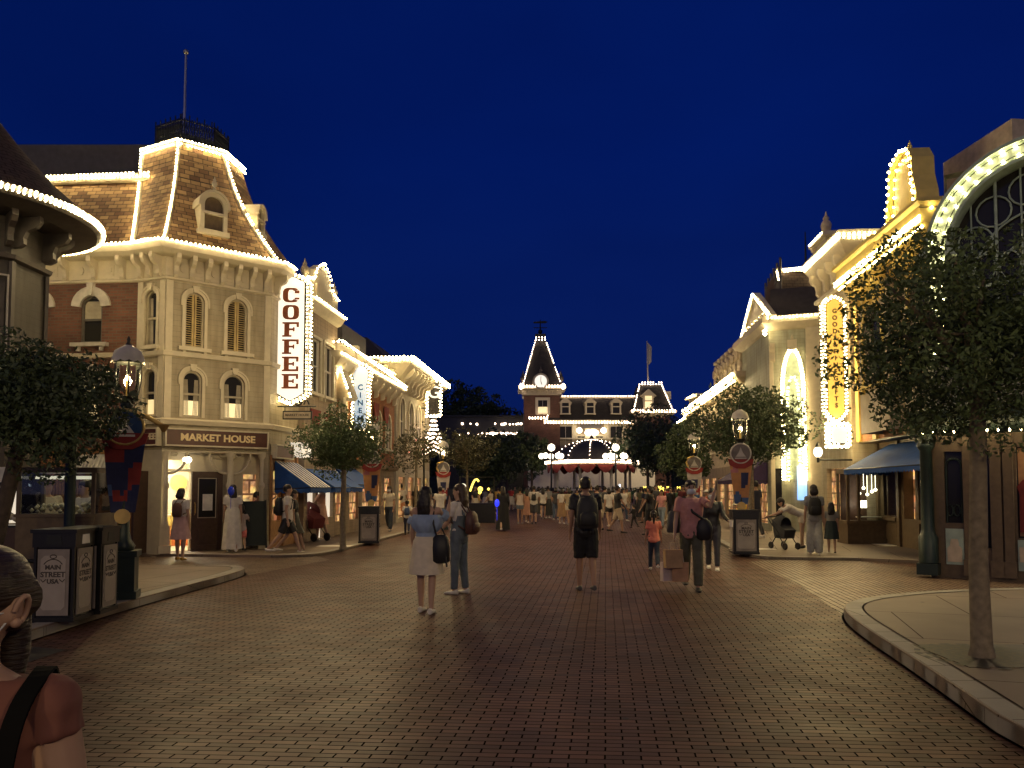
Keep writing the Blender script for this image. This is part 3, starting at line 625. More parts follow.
I=MB(); I.fprism(ci,[((d0+d1)/2+1.05+.22*math.cos(t*PI/10),1.75+.22*math.sin(t*PI/10)) for t in range(20)],-dp+.01,-dp+.04); part('wall_plate',I,'yellow_paint',root)
I=MB()
for k in range(5): x=i0+.7+k*.3; I.tube([ci.p(x,-1.5,.07),ci.p(x,-1.5,.95)],.015,6); I.ball(ci.p(x,-1.5,.95),.03,1)
I.tube([ci.p(i0+.7,-1.5,.88),ci.p(i0+1.9,-1.5,.88)],.012,6); part('queue_rail',I,'gold',root)
# porch lamp above the doorway
lm=MB(); q=F1.p(a(189),-.15,2.28); lm.ball(q,.11,2,(1,1,.75)); L_=part('porch_lamp',lm,'globe',root); lm=MB(); lm.tube([q+Z*.06,q+Z*.22],.02,6); lm.lathe(q+Z*.07,[(.07,0),(.06,.03),(.02,.05)],10); part('lamp_rod',lm,'iron',L_)
# fascia with lettering
def fascia(F,a0,a1,z0,z1,txt,size,label,root=None,name='shop_sign',b=.14,board='sign_brown',letters='gold_letter',rim='cream',off=.008,xs=1.05,cat='sign',group=None):
    c=F.p((a0+a1)/2,0,z0); r=thing(name,label,cat,c,group)
    m=MB(); m.box(F,a0,a1,b-.13,b,z0,z1); part('board',m,board,r)
    m=MB(); strip(m,F,[(a0,z0),(a0,z1),(a1,z1),(a1,z0)],.035,b-.12,b+.03,closed=True); part('frame',m,rim,r)
    if txt: m=fonttext(txt,size,F,(a0+a1)/2,(z0+z1)/2,b+.008,off=off,xs=xs); part('lettering',m,letters,r)
    return r
fascia(F1,a(164),a(266)-.04,2.62,2.98,'MARKET HOUSE',.235,'dark brown fascia sign with large gilt lettering over the corner doorway')
fascia(F2,.06,F2.L-.04,2.62,2.98,'COFFEE',.2,'small dark fascia sign reading COFFEE beside the corner doorway',letters='sand_stone')
fascia(FE,.15,1.3,2.1+.3,2.7,'',.2,'blank dark fascia board on the street side of the corner shop')
sl_=MB(); sl_.box(FE,1.45,2.25,.02,.34,2.45,2.85); sr=solo('light_box',sl_,'sign_face_dim','silver light box over the blue awning beside the COFFEE sign','light box')
# awnings
def awning(root,F,a0,a1,z0,z1,d,mat='blue_canvas',stripes=None,scal=True,name='awning'):
    m=MB(); m.poly(F.p(a0,.03,z1),F.p(a0,d,z0),F.p(a1,d,z0),F.p(a1,.03,z1)); m.poly(F.p(a0,.03,z1-.03),F.p(a1,.03,z1-.03),F.p(a1,d-.01,z0-.02),F.p(a0,d-.01,z0-.02))
    m.poly(F.p(a0,.03,z1),F.p(a0,.03,z0-.05),F.p(a0,d,z0)); m.poly(F.p(a1,.03,z1),F.p(a1,d,z0),F.p(a1,.03,z0-.05))
    def edge(P_,Q_):
        n=max(3,int((Q_-P_).length/.16))
        for i in range(n):
            A=P_.lerp(Q_,i/n);B=P_.lerp(Q_,(i+1)/n); pts=[A,B]+[A.lerp(B,1-t/6)-Z*(.1+.05*math.sin(PI*t/6)) for t in range(7)]; m.poly(*pts)
    edge(F.p(a0,d,z0),F.p(a1,d,z0)); edge(F.p(a0,.03,z0-.02),F.p(a0,d,z0)); edge(F.p(a1,d,z0),F.p(a1,.03,z0-.02))
    aw_=part(name,m,mat,root)
    if stripes:
        s=MB(); n=7
        for i in range(n):
            x=a0+(a1-a0)*(i+.5)/n; w_=(a1-a0)/n*.22; s.poly(F.p(x-w_,.03,z1+.006),F.p(x-w_,d,z0+.006),F.p(x+w_,d,z0+.006),F.p(x+w_,.03,z1+.006))
        part('stripe',s,stripes,aw_)
    fr=MB(); fr.tube([F.p(a0,.03,z0-.05),F.p(a0,d,z0-.01),F.p(a1,d,z0-.01),F.p(a1,.03,z0-.05)],.015,6); part('awning_frame',fr,'iron',aw_)
    return aw_
awning(root,FE,.35,2.0,1.62,2.3,1.0,stripes='white_canvas')
# ================================================================ near-left round bay building
C=Vector((-10.3,14.3,0)); root=thing('bay_building','grey building with a round bay and a brown conical roof ringed with bulbs','building',C)
NB=8; rb=1.34; ang=[R(22.5+45*i-90) for i in range(NB)]
# facets: corners of an octagon
cor=[C+Vector((rb*math.cos(t),rb*math.sin(t),0)) for t in [R(-112.5+45*i) for i in range(8)]]
wm=MB()
for i in range(8):
    A,B=cor[i],cor[(i+1)%8]; F=FP(A,B); hs=[]
    if i in (7,0,1):
        for (z0,z1) in ((3.7,5.2),):
            window(root,F,F.L*.16,F.L*.84,z0,z1,hs,wm,frame='pale_trim',trim='gray_dark',sw=.07,sill=True,mull=2,rails=(.36,),blind=(.02,.98,'curtain') if i!=1 else None)
        t=MB(); strip(t,F,[(F.L*.06,3.5),(F.L*.06,5.4),(F.L*.5-.1,5.4),(F.L*.5,5.6),(F.L*.5+.1,5.4),(F.L*.94,5.4),(F.L*.94,3.5)],.03,.03,.075); part('window_hood',t,'pale_trim',root)
        t=MB(); strip(t,F,[(F.L*.28,5.97),(F.L*.28,6.23),(F.L*.72,6.23),(F.L*.72,5.97)],.05,.0,.05,closed=True); t.cur=1; t.box(F,F.L*.28,F.L*.72,.0,.015,5.97,6.23); part('frieze_panel',t,['gray_dark','pale_trim'],root)
    wall(wm,F,0,F.L,0.1,6.6,hs)
part('wall',wm,'clap_gray',root)
tr=MB(); cl=cor+[]
def ring(o,z0,pr): tr.sweep(cor,[(o+a,z0+b) for a,b in pr],closed=True)
cor2=cor
ring(0,5.7,[(.002,0),(.10,.03),(.12,.10),(.002,.12)]); ring(0,3.2,[(.002,0),(.16,.03),(.2,.14),(.002,.16)])
for i in range(8):
    F=FP(cor[i],cor[(i+1)%8]); tr.box(F,-.05,.05,.0,.06,3.36,5.69)
    bracket(tr,F,.06,.1,5.95,6.55,.5); bracket(tr,F,F.L-.06,.1,5.95,6.55,.5)
part('trim',tr,'gray_trim',root)
RE=2.3; n=48
def circ(r,z): return [C+Vector((r*math.cos(2*PI*k/n),r*math.sin(2*PI*k/n),z)) for k in range(n)]
e=MB(); e.loft([circ(1.1,6.5),circ(1.75,6.52),circ(2.2,6.6),circ(RE,6.65),circ(RE,6.75),circ(RE-.1,6.78)],False,True,False); part('eave',e,'gray_dark',root)
rf=MB(); rf.loft([circ(RE-.06,6.77),circ(1.5,7.42),circ(.9,8.1),circ(.05,9.2)],True,True,True); part('roof',rf,'shingle_brown',root)
bl=MB(); bl.bulbs(circ(RE+.03,6.72),.09,.033,closed=True); bl.bulbs(circ(RE+.02,6.65),.09,.03,closed=True); part('bulb_chain',bl,'bulb',root)
# block behind the bay
bk=MB(); Fk=FP(st(-17,13.8),st(-11.2,13.8)); 
wall(bk,Fk,0,Fk.L,0.1,6.55,[]); part('rear_wall',bk,'clap_gray',root)
# lit ground-floor window under the bay
g=MB(); Fg=FP(cor[0],cor[1]); g.box(Fg,.1,Fg.L-.1,.005,.03,1.0,2.2); part('lit_window',g,'lit_window',root)
# ================================================================ shop row beyond the corner shop (left side of the street)
def lf(s0,s1,t=-7.93): return FP(st(t,s0),st(t,s1))
# narrow tall shop with a shaped parapet
F=lf(21.25,24.1,-7.75); root=thing('parapet_shop','narrow tan shop front with urns and bulbs on its stepped parapet','building',F.p(F.L/2,0,0))
wm=MB(); hs=[]
for a0 in (.35,1.55): window(root,F,a0,a0+.85,4.4,6.0,hs,wm,frame='white_trim',trim='cream',mull=2,rails=(.5,),sw=.09)
wall(wm,F,0,F.L,2.6,7.1,hs); S=FP(F.p(0,-4,0),F.p(0,0,0)); wall(wm,S,0,4,.05,7.1,[]); part('wall',wm,'clap_tan',root)
pp=MB(); zt=7.1; pp.fprism(F,[(0,zt),(F.L,zt),(F.L,7.6),(F.L*.8,7.7),(F.L*.72,8.1),(F.L*.5,8.4),(F.L*.28,8.1),(F.L*.2,7.7),(0,7.6)],-.3,-.0); pp.box(F,F.L*.25,F.L*.75,.0,.06,7.25,7.65)
part('parapet',pp,'cream',root)
co=MB(); co.sweep([F.p(0,-.6,0),F.p(0,0,0),F.p(F.L,0,0)],[(.002,6.75),(.12,6.8),(.25,6.98),(.25,7.08),(.002,7.1)]); part('cornice',co,'cream',root)
bl=MB(); bl.bulbs([F.p(0,.04,7.64),F.p(F.L*.2,.04,7.74),F.p(F.L*.28,.04,8.15),F.p(F.L*.5,.04,8.45),F.p(F.L*.72,.04,8.15),F.p(F.L*.8,.04,7.74),F.p(F.L,.04,7.64)],.16,.035); bl.bulbs([F.p(.0,.3,7.05),F.p(F.L,.3,7.05)],.2,.03)
part('bulb_chain',bl,'bulb',root)
u=MB(); 
for x in (.1,F.L-.1): finial(u,F.p(x,-.1,7.6),.85)
part('urn',u,'cream_dark',root)
g=MB()
for x in (.4,1.6):
    pts=[(x+.4+.4*math.cos(t*PI/10),3.9+(.9 if False else .55)*(-math.sin(t*PI/10))) for t in range(11)]; g.fprism(F,pts,.02,.06)
part('bunting',g,'red_cloth',root)
gf=MB(); wall(gf,F,0,F.L,.05,2.6,[(.3,1.0,.7,2.0),(1.2,1.7,.1,2.1),(1.9,2.6,.7,2.0)]); part('shop_front',gf,'clap_tan',root)
g=MB(); 
for x0,x1,z0 in ((.3,1.0,.7),(1.2,1.7,.1),(1.9,2.6,.7)): g.box(F,x0,x1,-.11,-.1,z0,2.05)
part('display_glass',g,'sign_face_dim',root)
awning(root,F,.05,1.5,1.62,2.15,.9); awning(root,F,1.6,2.8,1.62,2.15,.9)
# picture-house with gable dormer
F=lf(24.1,32.6); root=thing('picture_house','cream two storey picture house with a lit bracketed cornice and red bunting','building',F.p(F.L/2,0,0))
wm=MB(); hs=[]
for k in range(5): 
    a0=.8+k*1.55; window(root,F,a0,a0+.8,3.2,4.6,hs,wm,arch=True,frame='white_trim',trim='cream',sw=.08,blind=(.05,.5,'lit_blind') if k%2 else None)
wall(wm,F,0,F.L,2.4,5.6,hs); part('wall',wm,'orange_brick',root)
co=MB(); co.sweep([F.p(0,-3,0),F.p(0,0,0),F.p(F.L,0,0)],[(.002,5.35),(.1,5.38),(.45,5.75),(.5,5.95),(-.3,6.0)]); 
for k in range(9): bracket(co,F,.3+k*(F.L-.6)/8,.14,5.1,5.7,.4)
co.box(F,0,F.L,-.3,-.02,6.0,6.45)
for k in range(4): co.box(F,k*F.L/3.0*.97+.0,k*F.L/3*.97+.3,-.34,.04,6.0,6.7)
part('cornice',co,'cream',root)
bl=MB(); bl.bulbs([F.p(0,-2,6.23),F.p(-.5,.53,6.23),F.p(F.L,.53,5.95)],.15,.036); bl.bulbs([F.p(-.5,.50,5.86),F.p(F.L,.50,5.86)],.15,.036); bl.bulbs([F.p(.0,.02,6.5),F.p(F.L,.02,6.5)],.35,.035); part('bulb_chain',bl,'bulb',root)
gm=MB(); a0=.9; Fq=Fr(F.p(.7,.5,0),u=F.n*-1,n=F.u*-1); Fq=FP(F.p(.25,-.15,0),F.p(.25,1.0,0))
gm.fprism(Fq,[(.1,4.5),(.62,4.5),(.70,4.6),(.35,5.5),(0.,4.6)],-.9,0); 
for x in (.2,.52): bracket(gm,Fq,x,.1,3.9,4.5,.3)
part('gable_bay',gm,'clap_cream',root)
bl=MB(); bl.bulbs([Fq.p(-.02,.05,4.55),Fq.p(.35,.05,5.57),Fq.p(.72,.05,4.55)],.10,.035); part('bulb_chain',bl,'bulb',root)
g=MB()
for k in range(4):
    x=2.2+k*1.55; pts=[(x+.34*math.cos(t*PI/10),4.9-.75*math.sin(t*PI/10)) for t in range(11)]; g.fprism(F,pts,.06,.10)
part('bunting',g,'red_cloth',root)
gf=MB(); hl=[(.5+k*1.6,1.6+k*1.6,.5 if k!=2 else .1,2.0) for k in range(5)]; wall(gf,F,0,F.L,.05,2.4,hl); gf.sweep([F.p(0,0,0),F.p(F.L,0,0)],[(.002,2.3),(.2,2.35),(.25,2.5),(.002,2.52)]); part('shop_front',gf,'clap_tan',root)
g=MB()
for h in hl: g.box(F,h[0],h[1],-.11,-.1,h[2],h[3])
part('display_glass',g,'lit_window',root)
awning(root,F,.3,2.6,1.72,2.28,.8)
rb_=MB(); rb_.cbox(F.p(3.7,-1.3,6.85),1.9,3.0,1.1,-SA); rb_.cbox(F.p(2.0,-.9,6.9),.4,.25,.4,-SA); part('roof_box',rb_,'slate',root)
# corner building with the deep cornice
F=lf(33,40.5); root=thing('deep_cornice_building','cream building with a deep glowing cornice ending the far row of shops','building',F.p(F.L/2,0,0))
F2_=FP(F.p(-.0,-3.5,0),F.p(0,0,0)); wm=MB(); hs=[];
for k in range(4): a0=.6+k*1.8; window(root,F,a0,a0+.9,3.6,5.6,hs,wm,arch=True,frame='white_trim',trim='cream',sw=.1,curtain=False)
wall(wm,F,0,F.L,2.5,6.6,hs); h2=[]; window(root,F2_,1.9,2.8,3.6,5.6,h2,wm,arch=True,frame='white_trim',trim='cream',sw=.1); wall(wm,F2_,0,3.5,2.5,6.6,h2); FN=FP(F.p(F.L,0,0),F.p(F.L,-4,0)); wall(wm,FN,0,4,0,6.6); part('wall',wm,'clap_cream',root)
co=MB(); ln=[F2_.p(0,0,0),F.p(0,0,0),F.p(F.L,0,0),F.p(F.L,-3,0)]
co.sweep(ln,[(.002,6.3),(.15,6.35),(.8,6.95),(.9,7.2),(-.4,7.3)])
for FF in (F,F2_):
    n_=int(FF.L/.75)
    for k in range(n_): bracket(co,FF,.3+k*(FF.L-.6)/(n_-1),.16,5.9,6.9,.75)
part('cornice',co,'cream',root)
bl=MB(); L_=offs(ln,.93); bl.bulbs([p+Z*7.18 for p in L_],.16,.042); bl.bulbs([p+Z*7.05 for p in L_],.16,.04); part('bulb_chain',bl,'bulb',root)
rf=MB(); L2=offs(ln,-.5); L3=offs(ln,-1.9)
for i in range(3): rf.poly(L2[i]+Z*7.3,L2[i+1]+Z*7.3,L3[i+1]+Z*8.6,L3[i]+Z*8.6)
rf.poly(*[p+Z*8.6 for p in L3]); part('roof',rf,'dark_roof',root)
gf=MB(); hl=[(.5+k*1.8,1.7+k*1.8,.3,2.1) for k in range(4)]; wall(gf,F,0,F.L,.05,2.5,hl); wall(gf,F2_,0,3.5,.05,2.5,[(1.6,3.0,.4,2.0)]); part('shop_front',gf,'cream_dark',root)
g=MB()
for h in hl: g.box(F,h[0],h[1],-.11,-.1,h[2],h[3])
g.box(F2_,1.6,3.0,-.11,-.1,.4,2.0); part('display_glass',g,'lit_window',root)
plain('blue_letter',(.02,.09,.22),.5)
# ================================================================ projecting signs on the left side
def blade(name,label,x0,x1,py0,py1,Y,txt,size,face,letters,rim='white_trim',slab=False,shape='arrow',bulb='bulb',sp=.10,br=.028,depth_=.18,wallx=None,tstep=None,rows=2,cat='sign',vert=True,rot=0.):
    A=P(x0,py0,Y);B=P(x1,py1,Y); w_=B.x-A.x; zt=A.z; zb=B.z; c=Vector(((A.x+B.x)/2,Y,0)); F=Fr(c,u=(math.cos(rot),math.sin(rot),0)); h=w_/2
    root=thing(name,label,cat,(c.x,c.y,zb))
    def outline(k,dz=0): 
        hw=h*k
        if shape=='arrow': return [(0,zb+dz),(hw*.55,zb+.10+dz),(hw,zb+.28),(hw,zt-.24),(hw*.92,zt-.2),(hw*.7,zt-.10-dz),(hw*.3,zt-.02-dz),(0,zt-dz),(-hw*.3,zt-.02-dz),(-hw*.7,zt-.10-dz),(-hw*.92,zt-.2),(-hw,zt-.24),(-hw,zb+.28),(-hw*.55,zb+.10+dz)]
        if shape=='round': return [(-hw*.8,zb+dz),(hw*.8,zb+dz),(hw*.8,zt-2*h),]+[(h*k*math.cos(t*PI/10+0)*1.0,zt-h+ (h-dz)*math.sin(t*PI/10)) for t in range(0,11)]+[(-hw*.8,zt-2*h)]
        return [(-hw,zb+dz),(hw,zb+dz),(hw,zt-dz),(-hw,zt-dz)]
    m=MB(); m.fprism(F,outline(1),-depth_/2,depth_/2); part('frame',m,rim,root)
    m=MB(); m.fprism(F,outline(.78,.055),-depth_/2-.004,depth_/2+.006); m.cur=1; m.fprism(F,outline(.70,.08),-depth_/2-.01,depth_/2+.012); part('face',m,['iron',face],root)
    if txt:
        m=MB(); n=len(txt); z0=zb+.36; z1=zt-.34
        if shape=='round': z1=zt-2*h+.05; z0=zb+.05
        if vert:
            st_=(z1-z0)/n
            for i,ch in enumerate(txt):
                if slab: slab_letter(m,F,ch,-size*.56,z1-st_*(i+.5)-size*.5,size*1.12,size,depth_/2+.012,depth_/2+.03)
                elif ch!=' ': merge(m,fonttext(ch,size,F,0,z1-st_*(i+.5),depth_/2+.02,off=.006))
        else: merge(m,fonttext(txt,size,F,0,(zb+zt)/2,depth_/2+.02,off=.01))
        part('lettering',m,letters,root)
    bl=MB()
    if bulb:
        for s_ in (1,-1):
            bl.bulbs([F.p(a_,s_*(depth_/2+.01),z_) for a_,z_ in outline(.86,.035)],sp,br,closed=True)
            if rows>1: bl.bulbs([F.p(a_,s_*(depth_/2-.02),z_) for a_,z_ in outline(1.03,-.02)],sp,br,closed=True)
        part('bulb_chain',bl,bulb,root)
    if wallx is not None:
        m=MB()
        for z_ in (zb+.4,zt-.4): m.tube([F.p(0,0,z_),Vector((wallx,Y+.1,z_))],.03,6)
        part('bracket',m,'iron',root)
    return root,F
blade('blade_sign','tall white blade sign spelling COFFEE in rust slab letters ringed with bulbs',274,309.5,275,404,20.35,'COFFEE',.39,'sign_face','rust_letter',slab=True,wallx=-6.2,sp=.10,br=.019)
blade('blade_sign','blue lit CINEMA blade sign with a round bulb-edged head',350.5,371.5,364,432,26.3,'CINEMA',.26,'sign_blue','blue_letter',shape='round',wallx=-5.8,sp=.12,br=.024,rim='cream')
r_,Fz=blade('blade_sign','far narrow blade sign with a big letter G above a flaring spray of bulbs',427,441,381,416,38.5,'G ',.85,'slate','sign_face',shape='box',wallx=-4.6,sp=.16,br=.04,rim='slate')
m=MB()
for k in range(9):
    s_=(k-4)/4; pts=[Fz.p(s_*.10,.1,5.15),Fz.p(s_*.18,.15,4.6),Fz.p(s_*.42,.15,3.95),Fz.p(s_*.55,.12,3.5-.25*abs(s_))]; m.bulbs(pts,.2,.05)
part('bulb_spray',m,'bulb_pink',r_)
# hanging board beneath the coffee sign
A=P(283,411,20.3);B=P(312,419.5,20.3); Fh=Fr(((A.x+B.x)/2,20.3,0)); r_=thing('hanging_sign','small cream lettered board hanging from an iron scroll bracket under the COFFEE sign','sign',(Fh.o.x,20.3,B.z))
w_=B.x-A.x; m=MB(); m.box(Fh,-w_/2,w_/2,-.03,.03,B.z,A.z); part('board',m,'iron',r_); m=MB(); m.box(Fh,-w_/2+.03,w_/2-.03,.031,.036,B.z+.03,A.z-.03); part('face',m,'sand_stone',r_)
part('lettering',fonttext('MARKET HOUSE',.085,Fh,0,(A.z+B.z)/2,.04,off=.002,ext=.002),'dark_letter',r_)
m=MB(); zt=A.z+.12; m.tube([Fh.p(-w_/2-.25,0,zt),Fh.p(w_/2+.1,0,zt)],.02,6)
for x in (-w_/2+.05,w_/2-.05): m.tube([Fh.p(x,0,A.z),Fh.p(x,0,zt)],.012,5)
m.tube([Fh.p(.13*math.cos(t*PI/8),0,zt+.17+.13*math.sin(t*PI/8)) for t in range(17)],.025,6); m.tube([Fh.p(.07*math.cos(t*PI/6),0,zt+.17+.07*math.sin(t*PI/6)) for t in range(13)],.02,5)
m.tube([Fh.p(-.16-.14*t/6,0,zt+.05+.12*math.sin(t*PI/6)) for t in range(7)],.02,5); m.tube([Fh.p(.16+.14*t/6,0,zt+.05+.12*math.sin(t*PI/6)) for t in range(7)],.02,5); part('bracket',m,'iron',r_)
# ================================================================ right side of the street
def rfc(s0,s1,t): return FP(st(t,s1),st(t,s0))
# ---- arcade corner building with the great arched window
Q0=Vector((7.55,14.0,0)); Q1=Q0+Vector((.777,-.63,0)).normalized()*4.2
F=FP(Q0,Q1); root=thing('arcade_building','corner arcade with a huge bulb-rimmed arched window above a green iron shopfront','building',Q0+(Q1-Q0)*.5)
AC,AR,AZ=1.9,1.52,5.75
wm=MB(); hs=[(AC-AR,AC+AR,3.9,AZ+AR,.25)]; wall(wm,F,0,4.2,3.05,AZ-.15,hs)
arc=arcpts(AC,AZ,AR,28); 
Lh=[q for q in arc if q[0]<=AC+1e-6]; Rh=[q for q in arc if q[0]>=AC-1e-6]
vault=arcpts(AC,AZ,AR+.22,24); wm.loft([[F.p(x,-.05,z) for x,z in vault],[F.p(x,-4,z) for x,z in vault]],False,False)
W=FP(Q0+Vector((.53,.85,0))*2.0,Q0); wall(wm,W,0,W.L,0,5.6,[])
part('wall',wm,'clap_green',root)
tr=MB(); strip(tr,F,[(AC-AR,3.9)]+arc+[(AC+AR,3.9)],.27,-.02,.14); strip(tr,F,[(AC-AR-.27,AZ)]+arcpts(AC,AZ,AR+.27,28)+[(AC+AR+.27,AZ)],.06,-.02,.2)
strip(tr,F,[(AC-AR-.0,AZ)]+arcpts(AC,AZ,AR,28)+[(AC+AR,AZ)],-.06,-.2,.18); part('arch_surround',tr,'mint',root)
bl=MB(); bl.bulbs([F.p(x,.17,z) for x,z in [(AC-AR-.2,4.0)]+arcpts(AC,AZ,AR+.20,40)+[(AC+AR+.2,4.0)]],.20,.036); bl.bulbs([F.p(x,.17,z) for x,z in [(AC-AR-.06,4.0)]+arcpts(AC,AZ,AR+.05,40)+[(AC+AR+.06,4.0)]],.24,.030); part('bulb_chain',bl,'bulb',root)
g=MB(); g.fprism(F,([(AC-AR+.01,3.9)]+arcpts(AC,AZ,AR-.02,28)+[(AC+AR-.01,3.9)])[::-1],-.24,-.22); gp=part('arched_window',g,'dark_pane',root)
t=MB(); b0,b1=-.2,-.13
for k in range(1,8):
    x=AC-AR+2*AR*k/8; h=AZ+math.sqrt(max(0,AR**2-(x-AC)**2)); t.tube([F.p(x,-.16,3.9),F.p(x,-.16,h-.05)],.03 if k%2==0 else .018,5)
t.box(F,AC-AR,AC+AR,b0,b1,4.5,4.56); t.box(F,AC-AR,AC+AR,b0,b1,AZ-.6,AZ-.54)
for rr in (.42,.78,1.12): t.tube([F.p(x,-.165,z) for x,z in arcpts(AC,AZ-.55+ (0 if rr<1 else .1),rr,20)],.022,5)
for k in range(8):
    x=AC-AR+2*AR*(k+.5)/8; t.tube([F.p(x+.16*math.cos(q),-.16,AZ-.25+.24*math.sin(q)) for q in [i*PI/8 for i in range(17)]],.016,5)
for k in range(6):
    q=PI*(k+.5)/6; cx,cz=AC+1.12*math.cos(q),AZ+1.1*math.sin(q)-.05; t.tube([F.p(cx+.27*math.cos(i*PI/8),-.16,cz+.27*math.sin(i*PI/8)) for i in range(17)],.018,5)
part('tracery',t,'mint',gp)
# cornice over the shop front and ground floor
t=MB(); t.sweep([W.p(W.L-.3,0,0),F.p(0,0,0),F.p(4.2,0,0)],[(.002,2.55),(.18,2.6),(.3,2.8),(.32,2.95),(.002,3.05)]); part('shop_cornice',t,'green_iron',root)
bl=MB(); bl.bulbs([F.p(.0,.36,2.58),F.p(4.2,.36,2.58)],.16,.03); part('bulb_chain',bl,'bulb',root)
a=F.a; gm=MB(); z0=.08
hw=[(a(944),a(962),.98,2.25,.1),(a(972),a(989),.55,2.25,.3),(a(1016),4.0,.75,2.3,.1)]
wall(gm,F,0,4.2,0,2.56,hw); part('shop_front',gm,'wood_brown',root)
p_=MB()
for x0,x1 in ((963,971.5),(990,1001),(1003,1013)): p_.box(F,a(x0),a(x1),.003,.07,.07,2.54); p_.box(F,a(x0)-.02,a(x1)+.02,.003,.09,.07,.35)
part('pilaster',p_,'wood_brown',root)
p_=MB(); p_.box(F,a(944),a(962),.003,.03,.25,.88); p_.box(F,a(1015.5),4.0,.003,.03,.2,.72); part('mint_panel',p_,'mint',root)
p_=MB(); xa,xb=a(945.5),a(960); zc=.42
p_.fprism(F,[(xa,zc-.12),(xb,zc-.12),(xb,zc+.12),(xb-.05,zc+.17),((xa+xb)/2+.07,zc+.2),((xa+xb)/2+.05,zc+.28),((xa+xb)/2-.05,zc+.28),((xa+xb)/2-.07,zc+.2),(xa+.05,zc+.17),(xa,zc+.12)],.031,.05)
p_.box(F,a(1017),a(1017)+.2,.031,.05,.35,.6); part('plaque',p_,'sand_stone',root)
g=MB()
for h in hw: g.box(F,h[0],h[1],-h[4]+.005,-h[4]+.012,h[2],h[3])
part('shop_glass',g,'dark_pane',root)
t=MB(); xm=(hw[0][0]+hw[0][1])/2; rr=(hw[0][1]-hw[0][0])/2-.02
t.tube([F.p(x,-.05,z) for x,z in [(xm-rr,.98)]+arcpts(xm,2.0,rr,12)+[(xm+rr,.98)]],.02,5)
for k in range(3): x=hw[0][0]+.07+k*.11; t.tube([F.p(x+.05*math.cos(q),-.04,1.2+.1*math.sin(q)) for q in [i*PI/6 for i in range(13)]],.012,5)
part('window_scroll',t,'green_iron',root)
# lit display with clothes on the right
g=MB(); g.box(F,hw[2][0]+.02,3.95,-.085,-.075,.78,2.28); g.cur=0; part('display_back',g,'wood_orange',root)
g=MB(); g.tube([F.p(hw[2][0]+.3,-.02,2.1),F.p(hw[2][0]+1.6,-.02,2.1)],.03,6); part('display_lamp',g,'shop_light',root)
g=MB(); g.cur=0; x=hw[2][0]+.12
for k,(mm) in enumerate((0,1,0,1)):
    g.cur=mm; xx=x+k*.26; g.fprism(F,[(xx-.09,.85),(xx+.09,.85),(xx+.08,1.5),(xx+.12,1.62),(xx+.03,1.74),(xx-.03,1.74),(xx-.12,1.62),(xx-.08,1.5)],-.07,.0)
part('display_garment',g,['red_cloth','blue_canvas'],root)
col_=MB(); c=F.p(-.02,.12,0); col_.cbox((c.x,c.y,.16),.34,.34,.2,-.68); col_.lathe((c.x,c.y,.07),[(.16,.2),(.16,.65),(.13,.7),(.11,.8),(.10,2.2),(.14,2.26),(.14,2.32),(.11,2.36),(.16,2.5)],12); part('corner_column',col_,'green_iron',root)
# block tower behind
bk=MB(); B0=Vector((9.55,16.2,0)); bk.cbox((13.5,17.0,7.6),4.2,2.6,3.4,-.1); part('rear_block',bk,'sand_stone',root)
g=MB(); FB=Fr(Vector((11.4,15.93,0)),u=(math.cos(-.1),math.sin(-.1),0)); g.box(FB,.35-.0,.65,.0,.03,7.9,8.3); part('vent',g,'gray_dark',root)
# ---- yellow bayed building
F=rfc(15.2,22.7,7.9); root=thing('bayed_building','orange brick shop with yellow cornices and a scrolled gable edged in bulbs','building',F.p(F.L/2,0,0))
def S2a(s): return 22.7-s
wm=MB(); hs=[]
for s_ in (21.9,18.4): window(root,F,S2a(s_)+.0,S2a(s_)+.6,4.2,6.0,hs,wm,arch=True,frame='cream_dark',trim='cream',sw=.1,curtain=True)
wall(wm,F,0,F.L,2.9,7.3,hs); part('wall',wm,'orange_brick',root)
t=MB(); t.sweep([F.p(0,0,0),F.p(F.L,0,0)],[(.002,7.1),(.2,7.15),(.3,7.4),(.3,7.5),(-.4,7.6)]); 
for s_ in (22.5,21.3,19.3,18.8): t.box(F,S2a(s_)-.12,S2a(s_)+.12,.002,.08,2.9,7.1)
part('trim',t,'yellow_paint',root)
for (s0,s1,zz,nm) in ((19.0,20.9,7.55,0),(16.55,18.1,7.5,1)):
    x0,x1=S2a(s1),S2a(s0); m=MB(); Fb=Fr(F.p(0,.55,0),u=F.u)
    hb=[]; wdw=window(root,Fb,x0+.35,x1-.35,4.2,6.2,hb,m,arch=True,frame='cream_dark',trim='yellow_paint',sw=.1,curtain=True)
    wall(m,Fb,x0,x1,3.0,6.9,hb); Sb=FP(F.p(x1,.55,0),F.p(x1,0,0)); wall(m,Sb,0,.55,3.0,6.9); Nb=FP(F.p(x0,0,0),F.p(x0,.55,0)); wall(m,Nb,0,.55,3.0,6.9); part('bay',m,'cream_dark',root)
    m=MB(); ln=[F.p(x0,.0,0),F.p(x0,.55,0),F.p(x1,.55,0),F.p(x1,-.5,0)]
    m.sweep(ln,[(.0,6.65),(.1,6.7),(.42,7.0),(.42,zz-.14),(.5,zz-.08),(.5,zz),(-.4,zz+.06)]); 
    for k in range(5): bracket(m,Fb,x0+.2+k*(x1-x0-.4)/4,.1,6.2,6.68,.3)
    part('bay_cornice',m,'yellow_paint',root)
    bl=MB(); L_=offs(ln,.44); 
    for zq,oo in ((6.94,.36),(7.04,.45),(7.12,.45)): bl.bulbs([p+Z*zq for p in offs(ln,oo)][1:3],.10,.03)
    bl.bulbs([p+Z*(zz-.2) for p in offs(ln,.45)][2:4],.22,.03); part('bulb_chain',bl,'bulb',root)
